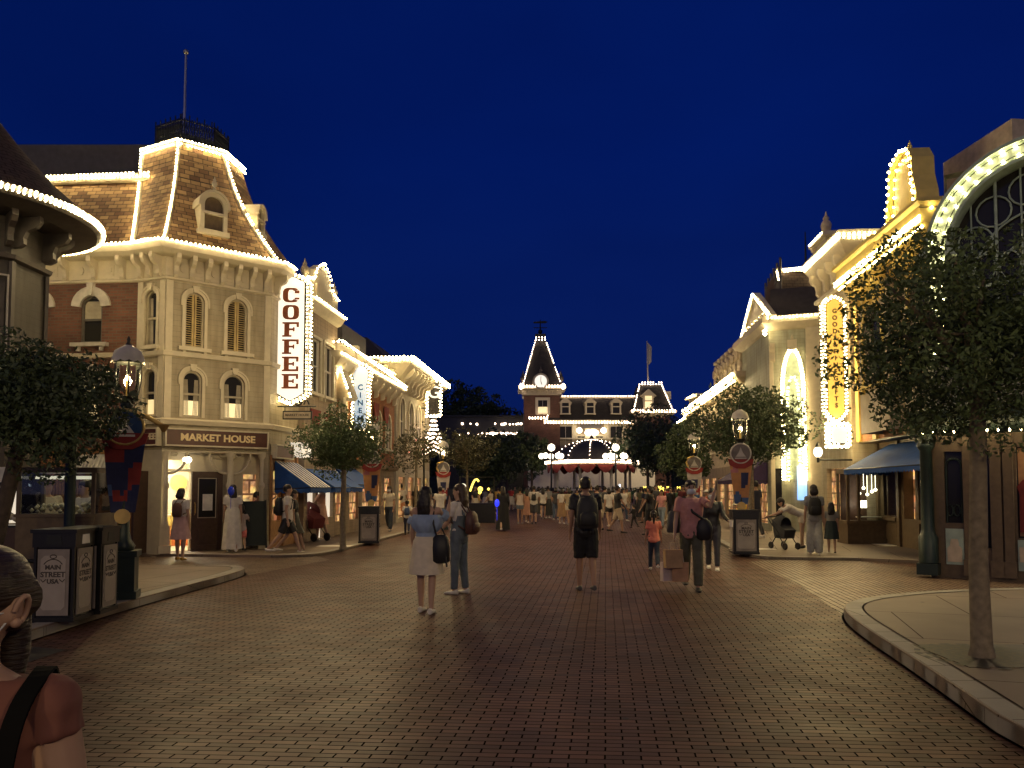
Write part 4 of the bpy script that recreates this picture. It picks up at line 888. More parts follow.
Fg=Fr(F.p(0,.45,0),u=F.u); x0,x1=S2a(18.95),S2a(17.3); xm=(x0+x1)/2; sc_=[(x0,7.5),(x0+.05,8.1),(x0+.2,8.5),(x0+.22,8.9),(x0+.4,9.15),(xm,9.28),(x1-.4,9.15),(x1-.22,8.9),(x1-.2,8.5),(x1-.05,8.1),(x1,7.5)]
m=MB(); m.fprism(Fg,sc_[::-1],-.35,0); strip(m,Fg,sc_,.07,-.38,.1); finial(m,Fg.p(xm,-.15,9.3),.4); part('scroll_gable',m,'yellow_paint',root)
bl=MB(); bl.bulbs([Fg.p(x,.12,z+.05) for x,z in sc_],.17,.04); bl.bulbs([Fg.p(xm+(x-xm)*.7,.04,7.6+(z-7.5)*.85) for x,z in sc_],.2,.03); part('bulb_chain',bl,'bulb',root)
m=MB(); m.cbox(F.p(S2a(17.6),-1.6,8.5),2.2,1.6,1.4,SA+PI/2); part('roof_block',m,'sand_stone',root)
Fs=Fr(F.p(0,-.5,0),u=F.u); gm=MB(); hl=[(S2a(22.3),S2a(21.4),.85,2.1,.5),(S2a(20.95),S2a(20.25),.8,2.15,.3),(S2a(19.8),S2a(18.6),.85,2.2,.3),(S2a(18.2),S2a(16.5),.85,2.2,.3)]
wall(gm,Fs,0,F.L,.05,2.9,hl); Sn=FP(F.p(0,-1.75,0),F.p(0,-.5,0)); wall(gm,Sn,0,1.25,.05,2.9,[]); gm.box(F,0,F.L,-.6,-.01,2.86,2.91); 
for s_ in (22.6,21.2,20.0,18.4): gm.box(Fs,S2a(s_)-.08,S2a(s_)+.08,.003,.07,.05,2.85)
for s0,s1 in ((22.4,21.3),(19.9,18.5)): gm.box(Fs,S2a(s0),S2a(s1),.003,.1,.72,.82); gm.box(Fs,S2a(s0)+.1,S2a(s1)-.1,.003,.03,.2,.62)
part('shop_front',gm,'wood_brown',root)
g=MB(); g.box(Fs,hl[1][0],hl[1][1],-.28,-.25,.8,2.15); part('lit_display',g,'lit_window',root)
g=MB(); g.box(Fs,hl[2][0],hl[2][1],-.28,-.25,.85,2.2); g.box(Fs,hl[3][0],hl[3][1],-.28,-.25,.85,2.2); part('shop_glass',g,'dark_pane',root)
# projecting display case with hanging lamps, at the far end of the shop
Fd=Fr(F.p(S2a(22.6),.25,0),u=F.n*-1,n=F.u) ; Y=21.35; A_=P(848,540,21.3); x0=A_.x; Fd=Fr((x0,21.3,0)); wd=1.2
dc=thing('display_case','timber display window bay with small glowing lamps under the blue awning','display window',(x0+.6,21.6,.07))
m=MB(); m.box(Fd,0,wd,-.7,0,.07,.6); m.box(Fd,-.03,wd+.03,-.7,.04,.6,.7); 
for x in (0,.3,wd-.07): m.box(Fd,x,x+.07,-.07,0,.7,2.0)
m.box(Fd,0,.07,-.7,-.63,.7,2.0); m.box(Fd,0,wd,-.7,0,2.0,2.12); part('case_frame',m,'wood_brown',dc)
m=MB(); m.box(Fd,.1,wd,-.68,-.66,.7,2.0); part('case_back',m,'wood_dark',dc)
m=MB(); m.box(Fd,.4,wd-.1,-.4,-.1,.78,.81); part('shelf',m,'white_trim',dc)
m=MB()
for x,z in ((.5,1.45),(.62,1.6),(.72,1.42),(.85,1.5),(.95,1.55)): m.ball(Fd.p(x,-.35,z),.045,2); m.tube([Fd.p(x,-.35,z),Fd.p(x,-.35,2.0)],.006,4)
m.cbox(Fd.p(.55,-.3,1.15),.2,.12,.2); part('hanging_lamp',m,'globe',dc)
m=MB(); m.box(Fd,.37,wd-.07,-.035,-.03,.7,2.0); part('pane',m,'pane',dc)
awning(root,Fs,S2a(21.7),S2a(16.8),2.1,2.78,1.25,stripes=None)
fl=MB(); n_=1; tx=fonttext('GIFTS',.2,Fr(Fs.p(S2a(20),1.02,0),u=Fs.u),0,1.9,0); 
# ---- tall cream shop with the urn parapet
F=rfc(22.75,25.6,7.75); root=thing('urn_building','tall cream building with big urns and glowing consoles along its parapet','building',F.p(F.L/2,0,0))
S=FP(F.p(F.L,0,0),F.p(F.L,-4,0)); wm=MB(); hs=[]; window(root,F,.8,1.7,4.3,6.2,hs,wm,arch=True,frame='cream_dark',trim='cream',sw=.12,curtain=True); wall(wm,F,0,F.L,.05,9.0,hs+[(.5,2.3,.1,2.2,.2)]); wall(wm,S,0,4,.05,9.0); NN=FP(F.p(0,-4,0),F.p(0,0,0)); wall(wm,NN,0,4,.05,9.0); part('wall',wm,'clap_cream',root)
t=MB(); ln=[F.p(0,-1,0),F.p(0,0,0),F.p(F.L,0,0),F.p(F.L,-4,0)]; t.sweep(ln,[(.002,8.3),(.12,8.35),(.34,8.7),(.38,8.85),(.38,8.95),(-.3,9.05)]); t.sweep(ln,[(.002,7.5),(.1,7.55),(.1,7.65),(.002,7.7)])
t.box(F,.1,1.2,-.6,.1,9.0,9.45); t.sweep([F.p(.05,-.65,0),F.p(.05,.12,0),F.p(1.3,.12,0),F.p(1.3,-.65,0)],[(.0,9.35),(.12,9.4),(.14,9.52),(-.4,9.56)])
for k in range(4): bracket(t,F,.3+k*.75,.16,7.7,8.4,.34)
for k in range(4): bracket(t,S,.3+k*.9,.16,7.7,8.4,.34)
part('cornice',t,'cream',root)
bl=MB(); 
for zq,o_ in ((8.82,.40),(8.72,.36)): bl.bulbs([p+Z*zq for p in offs(ln,o_)],.14,.036)
bl.bulbs([F.p(.05,.26,9.48),F.p(1.35,.26,9.48),F.p(1.45,-.6,9.48)],.12,.034)
part('bulb_chain',bl,'bulb',root)
u=MB(); finial(u,F.p(.65,-.1,9.55),1.15); finial(u,F.p(-.1+.2,.1,9.05),.95); part('urn',u,'sand_stone',root)
g=MB(); g.box(F,.5,2.3,-.18,-.15,.1,2.2); part('lit_window',g,'lit_window',root)
# ---- pale green building with the bulb-rimmed arch, gable and cresting
X0=P(772,520,27.6).x; A=Vector((X0,27.6,0)); B=Vector((P(842,520,26.8).x,26.8,0)); S=FP(A,B); Wf=FP(A+Vector((sa,ca,0))*5.0,A)
root=thing('gabled_building','pale green building with a tall bulb-rimmed arch, a lit gable and iron roof cresting','building',A+Vector((1,1,0)))
wm=MB(); wm2=MB(); sa_=S.a; 
wall(wm,S,0,sa_(808),0.05,7.6,[(.1,sa_(783)-.05,.2,2.3,.2)]); wall(wm,Wf,0,5.0,.05,7.75,[(1,2.3,.3,2.2,.15),(2.9,4.4,.3,2.2,.15)]); part('wall',wm,'clap_green',root)
wm2.box(S,sa_(808)+.003,S.L,-.3,.08,.05,7.45); part('pier',wm2,'cream',root)
x0,x1=sa_(783),sa_(806); xm=(x0+x1)/2; hw_=(x1-x0)/2
def ogive(k,zs=5.0,zt=6.55,n=16): return [(xm-hw_*k,1.9)]+[(xm-hw_*k*math.cos(q),zs+(zt-zs)*k**.3*math.sin(q)) for q in [PI*i/n for i in range(n+1)]]+[(xm+hw_*k,1.9)]
t=MB(); strip(t,S,ogive(.80),hw_*.22,0,.16); t.sweep([Wf.p(0,0,0),A,B],[(.002,7.25),(.1,7.3),(.28,7.5),(.28,7.72),(.002,7.8)]); t.box(S,xm-.16,xm+.16,.0,.22,6.5,6.85); finial(t,S.p(xm,.1,6.82),.35)
for k in range(2): bracket(t,S,.12+k*(S.L-.3),.16,6.1,6.75,.3)
t.box(S,0,.14,.004,.06,.05,6.7); part('trim',t,'cream',root)
g=MB(); g.fprism(S,ogive(.78)[::-1],.002,.02); part('arch_panel',g,'mint',root)
bl=MB(); 
for k,bb in ((1.02,.17),(.82,.17)): bl.bulbs([S.p(x,bb,z) for x,z in ogive(k)],.10,.032)
bl.bulbs([S.p(x,.04,z) for x,z in ogive(.5,4.6,5.8)],.13,.03); bl.bulbs([p+Z*7.66 for p in offs([A,B],.31)],.12,.034); bl.bulbs([S.p(-.12,.3,7.2),S.p(-.12,.2,7.0)],.1,.09); part('bulb_chain',bl,'bulb',root)
g=MB(); gp=[(.8,7.75),(5.0,7.75),(5.0,7.8),(2.95,9.0),(.8,7.8)]; g.fprism(Wf,gp,-.15,.0); strip(g,Wf,[(.6,7.62),(2.95,8.98),(5.3,7.62)],.16,-.2,.08); g.sweep([Wf.p(.05,0,0),Wf.p(5.0,0,0)],[(.002,7.35),(.06,7.4),(.1,7.6),(.002,7.74)]); 
for k in range(7): g.box(Wf,.6+k*.65,.8+k*.65,.002,.1,7.76,7.98)
part('gable',g,'cream',root)
bl=MB(); 
for o_ in (.11,.03): bl.bulbs([Wf.p(.6,o_,7.76),Wf.p(2.95,o_,9.13),Wf.p(5.35,o_,7.76)],.11,.036)
bl.bulbs([Wf.p(.05,.14,7.5),Wf.p(5.0,.14,7.5)],.16,.036); bl.bulbs([Wf.p(5.0,.05,8.0),Wf.p(.8,.05,8.0)],.55,.04); part('bulb_chain',bl,'bulb',root)
# roofs behind: low slate deck, then mansard edged in bulbs, then cresting on the ridge
D=29.5; m=MB(); m.hexa([S.p(.0,-.4,7.8),S.p(S.L,-.4,7.8),S.p(S.L,-4,7.8),S.p(.0,-4,7.8),S.p(.05,-1.2,9.05),S.p(S.L,-1.2,9.05),S.p(S.L,-4,9.05),S.p(.05,-4,9.05)]); part('roof',m,'dark_roof',root)
FM=FP(P(779,300,D),P(817,300,D)); za,zb_=P(779,292,D).z,P(779,269,D).z; m=MB(); m.hexa([FM.p(.05,0,za-.4),FM.p(FM.L,0,za-.4),FM.p(FM.L,-2,za-.4),FM.p(.05,-2,za-.4),FM.p(.25,-.3,zb_),FM.p(FM.L-.08,-.3,zb_),FM.p(FM.L-.08,-2,zb_),FM.p(.25,-2,zb_)]); part('mansard_roof',m,'shingle_brown',root)
bl=MB(); bl.bulbs([FM.p(0,.0,zb_-.4),FM.p(0.0,-.2,zb_+.0),FM.p(FM.L,-.2,zb_+.18),FM.p(FM.L,0,za)],.10,.036); bl.bulbs([FM.p(0.05,-.2,zb_-.08),FM.p(FM.L,-.2,zb_+.1)],.12,.03); part('bulb_chain',bl,'bulb',root)
m=MB(); m.box(FM,.0,FM.L,-.3,-.22,zb_-.02,zb_+.1); part('mansard_coping',m,'cream',root)
cr=MB(); a0,a1=P(766,312,33.0),P(781,300,29.3); zz0=P(762,270,33.).z
n_=10
for i in range(n_+1):
    q=a0.lerp(a1,i/n_); q.z=8.1; h=zz0 if False else 9.9; cr.tube([q,(q.x,q.y,10.2 if i%2 else 10.45)],.05,4); 
    if i<n_: q2=a0.lerp(a1,(i+.5)/n_); cr.tube([(q2.x,q2.y,8.1),(q2.x,q2.y,9.6)],.06,4)
for z_ in (8.6,9.2,9.75): cr.tube([(a0.x,a0.y,z_),(a1.x,a1.y,z_)],.05,4)
part('roof_cresting',cr,'slate',root)
fp=MB(); q=P(806,275,31); fp.tube([(q.x,q.y,8.5),(q.x,q.y,P(806,232,31).z)],[.09,.02],6); part('spire',fp,'iron',root)
gm=MB(); gm.box(S,.12,sa_(783)-.06,-.16,-.14,.2,2.3); part('screen',gm,'dark_pane',root)
g=MB(); q0,q1=sa_(797),sa_(806.5); g.box(S,q0,q1,.02,.06,S.z(q0,500),S.z(q0,466)); part('lit_screen',g,'screen_blue',root)
g=MB(); g.box(Wf,1,2.3,-.14,-.12,.3,2.2); g.box(Wf,2.9,4.4,-.14,-.12,.3,2.2); part('display_glass',g,'lit_window',root)
awning(root,Wf,.5,4.6,1.9,2.6,1.1,mat='purple_canvas')
# ---- low far row with the scalloped parapet
F=rfc(32.7,48.5,6.9); root=thing('scalloped_building','low sandstone building with a scalloped parapet over a slanting line of bulbs','building',F.p(F.L/2,0,0))
wm=MB(); hs=[]
for k in range(7): window(root,F,.8+k*2.15,1.9+k*2.15,3.4,5.2,hs,wm,arch=True,frame='cream_dark',trim='cream',sw=.12)
wall(wm,F,0,F.L,2.6,6.3,hs); SS=FP(F.p(F.L,0,0),F.p(F.L,-3,0)); wall(wm,SS,0,3,2.6,6.3); part('wall',wm,'sand_stone',root)
t=MB(); t.sweep([F.p(0,0,0),F.p(F.L,0,0),F.p(F.L,-2,0)],[(.002,5.9),(.15,5.95),(.45,6.2),(.5,6.4),(-.3,6.45)]); 
for k in range(7):
    x=F.L-.5-k*.95; t.fprism(F,[(x+.34*cx_,6.45+1.15*cz_) for cx_,cz_ in ((-1,0),(1,0),(1,.35),(.75,.45),(.9,.6),(.95,.75),(.8,.92),(.4,1.0),(-.4,1),(-.8,.92),(-.95,.75),(-.9,.6),(-.75,.45),(-1,.35))],-.2,.18); t.ball(F.p(x,.1,7.75),.16,1); t.fprism(F,[(x+.2*math.cos(i*PI/5),7.2+.2*math.sin(i*PI/5)) for i in range(10)],.17,.26)
t.box(F,0,F.L-7,-.25,.05,6.4,6.8); part('cornice',t,'sand_stone',root)
bl=MB()
for zq,o_ in ((6.36,.54),(6.2,.52),(6.05,.45)): bl.bulbs([F.p(0,o_,zq),F.p(F.L,o_,zq)],.2,.042)
bl.bulbs([F.p(F.L+.04,.5,6.3),F.p(F.L+.04,-1.5,6.3)],.14,.045); part('bulb_chain',bl,'bulb',root)
gf=MB(); hl=[(.6+k*2.15,2.1+k*2.15,.4,2.1,.12) for k in range(7)]; wall(gf,F,0,F.L,.05,2.6,hl); part('shop_front',gf,'clap_tan',root); g=MB()
for h in hl: g.box(F,h[0],h[1],-.11,-.09,h[2],h[3])
part('display_glass',g,'lit_window',root)
# end pavilion of that row
F=rfc(49,53,7.2); root=thing('end_pavilion','small pale pavilion with lit eaves at the far end of the right row','building',F.p(F.L/2,0,0)); wm=MB(); wall(wm,F,0,F.L,.05,5.9); S=FP(F.p(F.L,0,0),F.p(F.L,-3,0)); wall(wm,S,0,3,.05,5.9); part('wall',wm,'clap_cream',root)
t=MB(); ln=[F.p(0,-1,0),F.p(0,0,0),F.p(F.L,0,0),F.p(F.L,-3,0)]; t.sweep(ln,[(.002,5.6),(.5,5.9),(.5,6.1),(-.3,6.2)]); t.cbox(F.p(2,-1.2,6.8),2,2,1.4,SA); t.cbox(F.p(2,-1.2,7.5),2.4,2.4,.2,SA); part('cornice',t,'cream',root); bl=MB(); bl.bulbs([p+Z*6.05 for p in offs(ln,.54)],.2,.05); q=F.p(2,-1.2,7.5); bl.bulbs([q+Vector((-1.25,1.2,0)),q+Vector((-1.25,-1.25,0)),q+Vector((1.2,-1.25,0))],.2,.05); part('bulb_chain',bl,'bulb',root)
# ---- signs
blade('blade_sign','tall yellow lettered blade sign outlined in bulbs on the right row',821.5,846.5,297,422,21.95,'GOODS&FINE GIFTS'.replace(' ',''),.175,'sign_yellow','dark_letter',rim='cream',wallx=9.7,sp=.10,br=.022)
r_,Fz=blade('box_sign','small box sign smothered in white bulbs below the tall yellow blade sign',827,849,424,446,21.6,'',.2,'sign_face','dark_letter',shape='box',wallx=9.6,sp=.11,br=.036,rim='white_trim')
lm=thing('wall_lantern','glowing globe lantern on the cream pier beside the box sign','lantern',P(818,455,21.9)); q=P(818,452,21.9)
m=MB(); m.ball(q,.12,2,(1,1,1.3)); part('globe',m,'globe',lm); m=MB(); m.tube([q-Z*.14,q-Z*.3],.04,6); m.tube([q-Z*.22,q-Z*.22+Vector((1.0,.1,0))],.03,6); m.lathe(q+Z*.13,[(.09,0),(.06,.08),(.01,.16)],8); part('bracket',m,'iron',lm)
# ================================================================ station at the end of the street
YS=100.0
def V(px,py,Y=YS): return P(px,py,Y)
c=V(590,500); root=thing('railway_station','brick railway station with a pointed clock tower and mansard roofs traced in bulbs','building',(c.x,YS,0))
def quad(m,*pp,Y=YS): m.poly(*[V(x,y,Y+(d if False else 0)) for x,y in pp])
FSn=Fr((0,YS,0))
def X(px): return V(px,400).x
def ZZ(py): return V(590,py).z
m=MB(); hs=[]; w_=m
for x0,x1 in ((559,572),(610,622)): window(root,FSn,X(x0),X(x1),ZZ(452),ZZ(426),hs,m,frame='white_trim',trim='cream',sw=.25,mull=2,rails=(.5,),blind=(.1,.45,'curtain') )
for x0,x1 in ((577,585),(595,603)): window(root,FSn,X(x0),X(x1),ZZ(452),ZZ(436),hs,m,frame='white_trim',trim='cream',sw=.2,mull=2)
wall(m,FSn,X(546),X(634),0,ZZ(422),hs); part('wall',m,'clap_tan',root)
m=MB()
for x in (548,556,574,587,593,606,624,632): m.box(FSn,X(x)-.3,X(x)+.3,.01,.25,ZZ(475),ZZ(424))
m.box(FSn,X(546),X(634),.01,.5,ZZ(439.5),ZZ(438)); part('pilaster',m,'cream',root)
# main mansard
m=MB(); e0,e1,t0,t1=V(545,421.5),V(633,421.5),V(557,396),V(642,396)
m.poly(e0+Vector((0,-1.2,0)),e1+Vector((0,-1.2,0)),t1+Vector((0,2,0)),t0+Vector((0,2,0))); m.poly(e0+Vector((0,-1.2,0)),t0+Vector((0,2,0)),V(560,396,112),V(545,421,112)); part('main_roof',m,'shingle_dark',root)
m=MB(); m.box(FSn,X(543),X(635),.6,1.5,ZZ(424),ZZ(421)); m.box(FSn,X(556),X(642),-2.3,-1.9,ZZ(396.5),ZZ(395)); part('eave',m,'cream',root)
def bch(root,lst,sp=.42,r=.085,mat='bulb_pink'):
    b=MB()
    for l in lst: b.bulbs([V(x,y,Y) for x,y,Y in l],sp,r)
    return part('bulb_chain',b,mat,root)
bch(root,[[(545,421.5,98.3),(633,421.5,98.3)],[(557,396,101.7),(640,396,101.7)],[(545,421,98.3),(557,396,101.7)],[(529.5,418.5,98.3),(547,418.5,98.3)],[(545,423,98.4),(633,423,98.4)],[(529.5,417.2,98.3),(547,417.2,98.3)]],sp=.36)
for x in (565.5,590.3,616.3):
    q=V(x,414,98.9); dormer(root,q,Vector((1,0,0)),Vector((0,-1,0)),1.25,1.9,1.6,pane='dark_pane',fin=False)
    g=MB(); Fd=Fr(q); g.fprism(Fd,[(-.85,1.45),(.85,1.45),(0,2.15)],-1.8,.15); part('dormer_gable',g,'cream',root)
# side wing at the left of the roof
m=MB(); m.box(FSn,X(529),X(548),-3,-.2,0,ZZ(419)); part('side_wing',m,'red_brick',root)
m=MB(); m.box(FSn,X(528),X(548),-.2,1.2,ZZ(420),ZZ(418)); part('side_eave',m,'cream',root)
g=MB(); g.box(FSn,X(536),X(545.5),.0,.1,ZZ(437),ZZ(432)); part('lit_window',g,'sign_face_dim',root)
# clock tower
xl,xr=X(524),X(559.5); xm=(xl+xr)/2; wt=xr-xl; yt=YS-.8
m=MB(); Ft=Fr((xl,yt,0)); hs=[]; window(root,Ft,wt*.38,wt*.66,ZZ(414.5),ZZ(400.5),hs,m,arch=False,frame='white_trim',trim='cream',sw=.3,mull=2,blind=(.03,.5,'lit_blind'),seg=False)
wall(m,Ft,0,wt,0,ZZ(391),hs); Fl=FP((xl,yt+wt),(xl,yt)); wall(m,Fl,0,wt,0,ZZ(391)); Fr2=FP((xr,yt),(xr,yt+wt)); wall(m,Fr2,0,wt,0,ZZ(391)); part('tower_wall',m,'red_brick',root)
m=MB()
for k in range(7): bracket(m,Ft,wt*(k+.5)/7,.2,ZZ(395),ZZ(391),.6)
sq=[(xl,yt+wt),(xl,yt),(xr,yt),(xr,yt+wt)]; m.sweep([Vector((a,b,0)) for a,b in sq],[(.01,ZZ(396)),(.2,ZZ(395.5)),(.2,ZZ(391)),(.75,ZZ(390)),(.75,ZZ(387)),(-.4,ZZ(386))]); part('tower_cornice',m,'cream',root)
ap=[(X(536.3),yt+wt*.4),(X(545.5),yt+wt*.4),(X(545.5),yt+wt*.7),(X(536.3),yt+wt*.7)]; zt=ZZ(337)
bs_=[(X(522.5),yt-.5),(X(561),yt-.5),(X(561),yt+wt+.5),(X(522.5),yt+wt+.5)]; zb=ZZ(387)
m=MB(); m.loft([[Vector((a,b,zb)) for a,b in bs_],[Vector((a,b,zt)) for a,b in ap]],True,True,False); part('spire_roof',m,'shingle_dark',root)
m=MB(); m.cbox((X(540.9),yt+wt*.55,zt+.3),1.4,1.4,.7); cx,cyy=X(540.9),yt+wt*.55; m.tube([(cx,cyy,zt),(cx,cyy,ZZ(317))],[.16,.06],6); m.tube([(cx-.9,cyy,ZZ(325)),(cx+.9,cyy,ZZ(325))],.06,5); m.tube([(cx,cyy-.9,ZZ(325)),(cx,cyy+.9,ZZ(325))],.06,5); m.ball((cx,cyy,ZZ(329)),.35,1); m.fprism(Fr((cx,cyy,0)),[(-.9,ZZ(320.5)),(.7,ZZ(320.5)),(1.0,ZZ(319)),(.6,ZZ(318)),(-.9,ZZ(319))],-.05,.05); part('weather_vane',m,'iron',root)
b=MB(); 
for (a,b_),(c_,d_) in zip(bs_[:2],ap[:2]): b.bulbs([(a,b_-.1,zb),(c_,d_-.15,zt)],.34,.085)
b.bulbs([(X(521),yt-.9,ZZ(388.5)),(X(562.5),yt-.9,ZZ(388.5))],.34,.085); b.bulbs([(X(521),yt-.9,ZZ(387.2)),(X(562.5),yt-.9,ZZ(387.2))],.34,.085)
for zz_ in (339,336.5): b.bulbs([(X(536.3),yt+wt*.3,ZZ(zz_)),(X(545.5),yt+wt*.3,ZZ(zz_))],.3,.085)
for x_ in (521,562.5):
    for k in range(3): b.ball((X(x_)+.0,yt-.8,ZZ(387+k)),.25,1)
part('bulb_chain',b,'bulb_pink',root)
Fc=Fr((X(540.3),yt-.95,0)); zc=ZZ(383); m=MB(); m.fprism(Fc,[(1.03*math.cos(i*PI/16),zc+1.03*math.sin(i*PI/16)) for i in range(32)],-1.2,0); part('clock_case',m,'cream',root); ck=MB(); ck.fprism(Fc,[(.78*math.cos(i*PI/16),zc+.78*math.sin(i*PI/16)) for i in range(32)],.005,.03); ckp=part('clock_face',ck,'clock_face',root)
m=MB(); m.tube([Fc.p(0,.06,zc),Fc.p(.15,.06,zc-.45)],.05,5); m.tube([Fc.p(0,.06,zc),Fc.p(.02,.06,zc+.62)],.035,5); part('clock_hands',m,'iron',ckp)
m=MB(); finial(m,(X(540.3),yt-1.1,zc+1.0),1.2); 
for x_ in (523,560.5): finial(m,(X(x_),yt,ZZ(386)),2.6)
part('finial',m,'gray_trim',root)
# right tower with a short mansard
xl,xr=X(634),X(669); wt=xr-xl; Ft=Fr((xl,yt,0)); m=MB(); wall(m,Ft,0,wt,0,ZZ(413),[]); Fl=FP((xl,yt+5),(xl,yt)); wall(m,Fl,0,5,0,ZZ(413)); part('end_tower_wall',m,'red_brick',root)
m=MB(); m.sweep([(xl,yt+5),(xl,yt),(xr,yt),(xr,yt+5)],[(.01,ZZ(417)),(.6,ZZ(414)),(.7,ZZ(411.5)),(-.4,ZZ(411))]); 
for k in range(6): bracket(m,Ft,wt*(k+.5)/6,.2,ZZ(418.5),ZZ(414),.5)
part('end_tower_cornice',m,'cream',root)
bs_=[(X(632),yt-.4),(X(671),yt-.4),(X(671),yt+5),(X(632),yt+5)]; ap=[(X(640),yt+1.2),(X(662),yt+1.2),(X(662),yt+4),(X(640),yt+4)]; zb,zt=ZZ(412),ZZ(384); m=MB(); m.loft([[Vector((a,b,zb)) for a,b in bs_],[Vector((a,b,zt)) for a,b in ap]],True,True,False); part('mansard_roof',m,'shingle_dark',root)
b=MB(); 
for (a,b_),(c_,d_) in zip(bs_[:2],ap[:2]): b.bulbs([(a,b_-.1,zb),(c_,d_-.15,zt)],.34,.085)
for dz in (0,.25): b.bulbs([(ap[0][0],ap[0][1]-.2,zt+dz),(ap[1][0],ap[1][1]-.2,zt+dz)],.34,.085); b.bulbs([(X(630.5),yt-.8,zb+.1-dz),(X(672.5),yt-.8,zb+.1-dz)],.34,.085)
part('bulb_chain',b,'bulb_pink',root)
q=V(650,409,97.9); dormer(root,q+Vector((0,1.0,0)),Vector((1,0,0)),Vector((0,-1,0)),1.3,2.3,1.6,pane='lit_blind',fin=False)
g=MB(); g.fprism(Fr(q+Vector((0,1.0,0))),[(-1.0,1.8),(1.0,1.8),(0,2.7)],-1.8,.15); part('dormer_gable',g,'cream',root)
m=MB(); m.tube([V(648,384,101),V(647,341,101)],[.12,.07],6); q=V(647.5,350,101); m.fprism(Fr(q),[(0.05,1.0),(.55,.4),(.5,-1.6),(.1,-2.0)],-.03,.03); part('flagpole',m,'pale_trim',root)
m=MB(); m.box(Fr((X(671),yt+3,0)),-.9,.3,0,.8,ZZ(398),ZZ(390)); part('chimney',m,'cream',root)
# entrance sign and lamps
m=MB(); m.box(FSn,X(580),X(601),.26,.5,ZZ(428.5),ZZ(423.8)); part('name_board',m,'slate',root)
m=MB(); m.fprism(FSn,[(X(591)+.9*math.cos(i*PI/12),ZZ(433)+.42*math.sin(i*PI/12)) for i in range(24)],.5,.9); part('oval_sign',m,'globe',root)
m=MB()
for x in (578.5,602.5): m.ball(FSn.p(X(x),1.0,ZZ(431)),.38,2)
part('porch_lamp',m,'globe',root)
# retaining wall, ramp and hedge in front of the station
m=MB(); m.box(Fr((0,YS-8,0)),X(531),X(655),0,-.6 if False else .0,0,0) if False else m.hexa([V(528,505,92),V(575,505,92),V(575,505,93),V(528,505,93),V(528,470,92),V(575,447,92),V(575,447,93),V(528,470,93)]); m.hexa([V(600,505,92),V(655,505,92),V(655,505,93),V(600,505,93),V(600,447,92),V(655,468,92),V(655,468,93),V(600,447,93)]); m.hexa([V(574,505,92.4),V(601,505,92.4),V(601,505,93),V(574,505,93),V(574,447,92.4),V(601,447,92.4),V(601,447,93),V(574,447,93)]); m.box(Fr((0,92.3,0)),V(560,0,92).x,V(614,0,92).x,0,.3,0,0.4)
solo('retaining_wall',m,'white_trim','pale ramped retaining wall between the bandstand and the station','wall')
# ================================================================ bandstand
YB=80.; c=V(592,505,YB); RB=4.3; root=thing('bandstand','round bandstand with a bulb-ribbed dome, globe lamps and red swags','bandstand',(c.x,YB,0))
bx=c.x; ze=P(592,462,YB).z; zt=P(592,439.5,YB).z
m=MB(); m.lathe((bx,YB,0),[(RB+.2,0),(RB+.2,.5),(RB,.52)],16,False); part('plinth',m,'sand_stone',root)
m=MB(); n=8
for k in range(n):
    q=2*PI*(k+.5)/n; p=Vector((bx+RB*.93*math.cos(q),YB+RB*.93*math.sin(q),0)); m.lathe(p,[(.28,.5),(.28,1.0),(.16,1.1),(.13,3.4),(.22,3.5),(.22,3.7),(.12,3.8),(.2,ze-.3)],8)
part('column',m,'cream',root)
m=MB(); m.lathe((bx,YB,0),[(RB+.35,ze-.35),(RB+.45,ze-.1),(RB+.45,ze+.1),(RB+.2,ze+.15)],32,False); part('eave',m,'cream',root)
m=MB(); prof=[(RB*.86*math.cos(a_*PI/16),ze+.12+(zt-ze-.2)*math.sin(a_*PI/16)) for a_ in range(8)]+[(.15,zt-.05)]; m.lathe((bx,YB,0),prof,24); m.lathe((bx,YB,0),[(.2,zt-.1),(.25,zt+.1),(.05,zt+.5)],8); part('dome',m,'dark_roof',root)
b=MB()
for k in range(10):
    q=2*PI*(k+.25)/10; b.bulbs([(bx+(r+.05)*math.cos(q),YB+(r+.05)*math.sin(q),z+.05) for r,z in prof],.42,.05)
for dz in (0,.18): b.bulbs([(bx+(RB+.5)*math.cos(i*PI/24),YB+(RB+.5)*math.sin(i*PI/24),ze+.02-dz) for i in range(48)],.2,.07,closed=True)
part('bulb_chain',b,'bulb_pink',root)
m=MB()
for k in range(16):
    q0,q1=2*PI*k/16,2*PI*(k+1)/16; pts=[]
    for i in range(9): q=q0+(q1-q0)*i/8; pts.append(Vector((bx+(RB+.3)*math.cos(q),YB+(RB+.3)*math.sin(q),0)))
    for i in range(8): d0,d1=.35+.85*math.sin(PI*i/8),.35+.85*math.sin(PI*(i+1)/8); m.poly(pts[i]+Z*(ze-.3),pts[i+1]+Z*(ze-.3),pts[i+1]+Z*(ze-d1),pts[i]+Z*(ze-d0))
part('swag',m,'red_cloth',root)
m=MB()
for k in range(16): q=2*PI*k/16; m.tube([(bx+RB*.95*math.cos(q),YB+RB*.95*math.sin(q),.5),(bx+RB*.95*math.cos(q),YB+RB*.95*math.sin(q),1.4)],.05,5)
m.tube([(bx+RB*.95*math.cos(i*PI/16),YB+RB*.95*math.sin(i*PI/16),1.4) for i in range(33)],.06,5); part('railing',m,'white_trim',root)
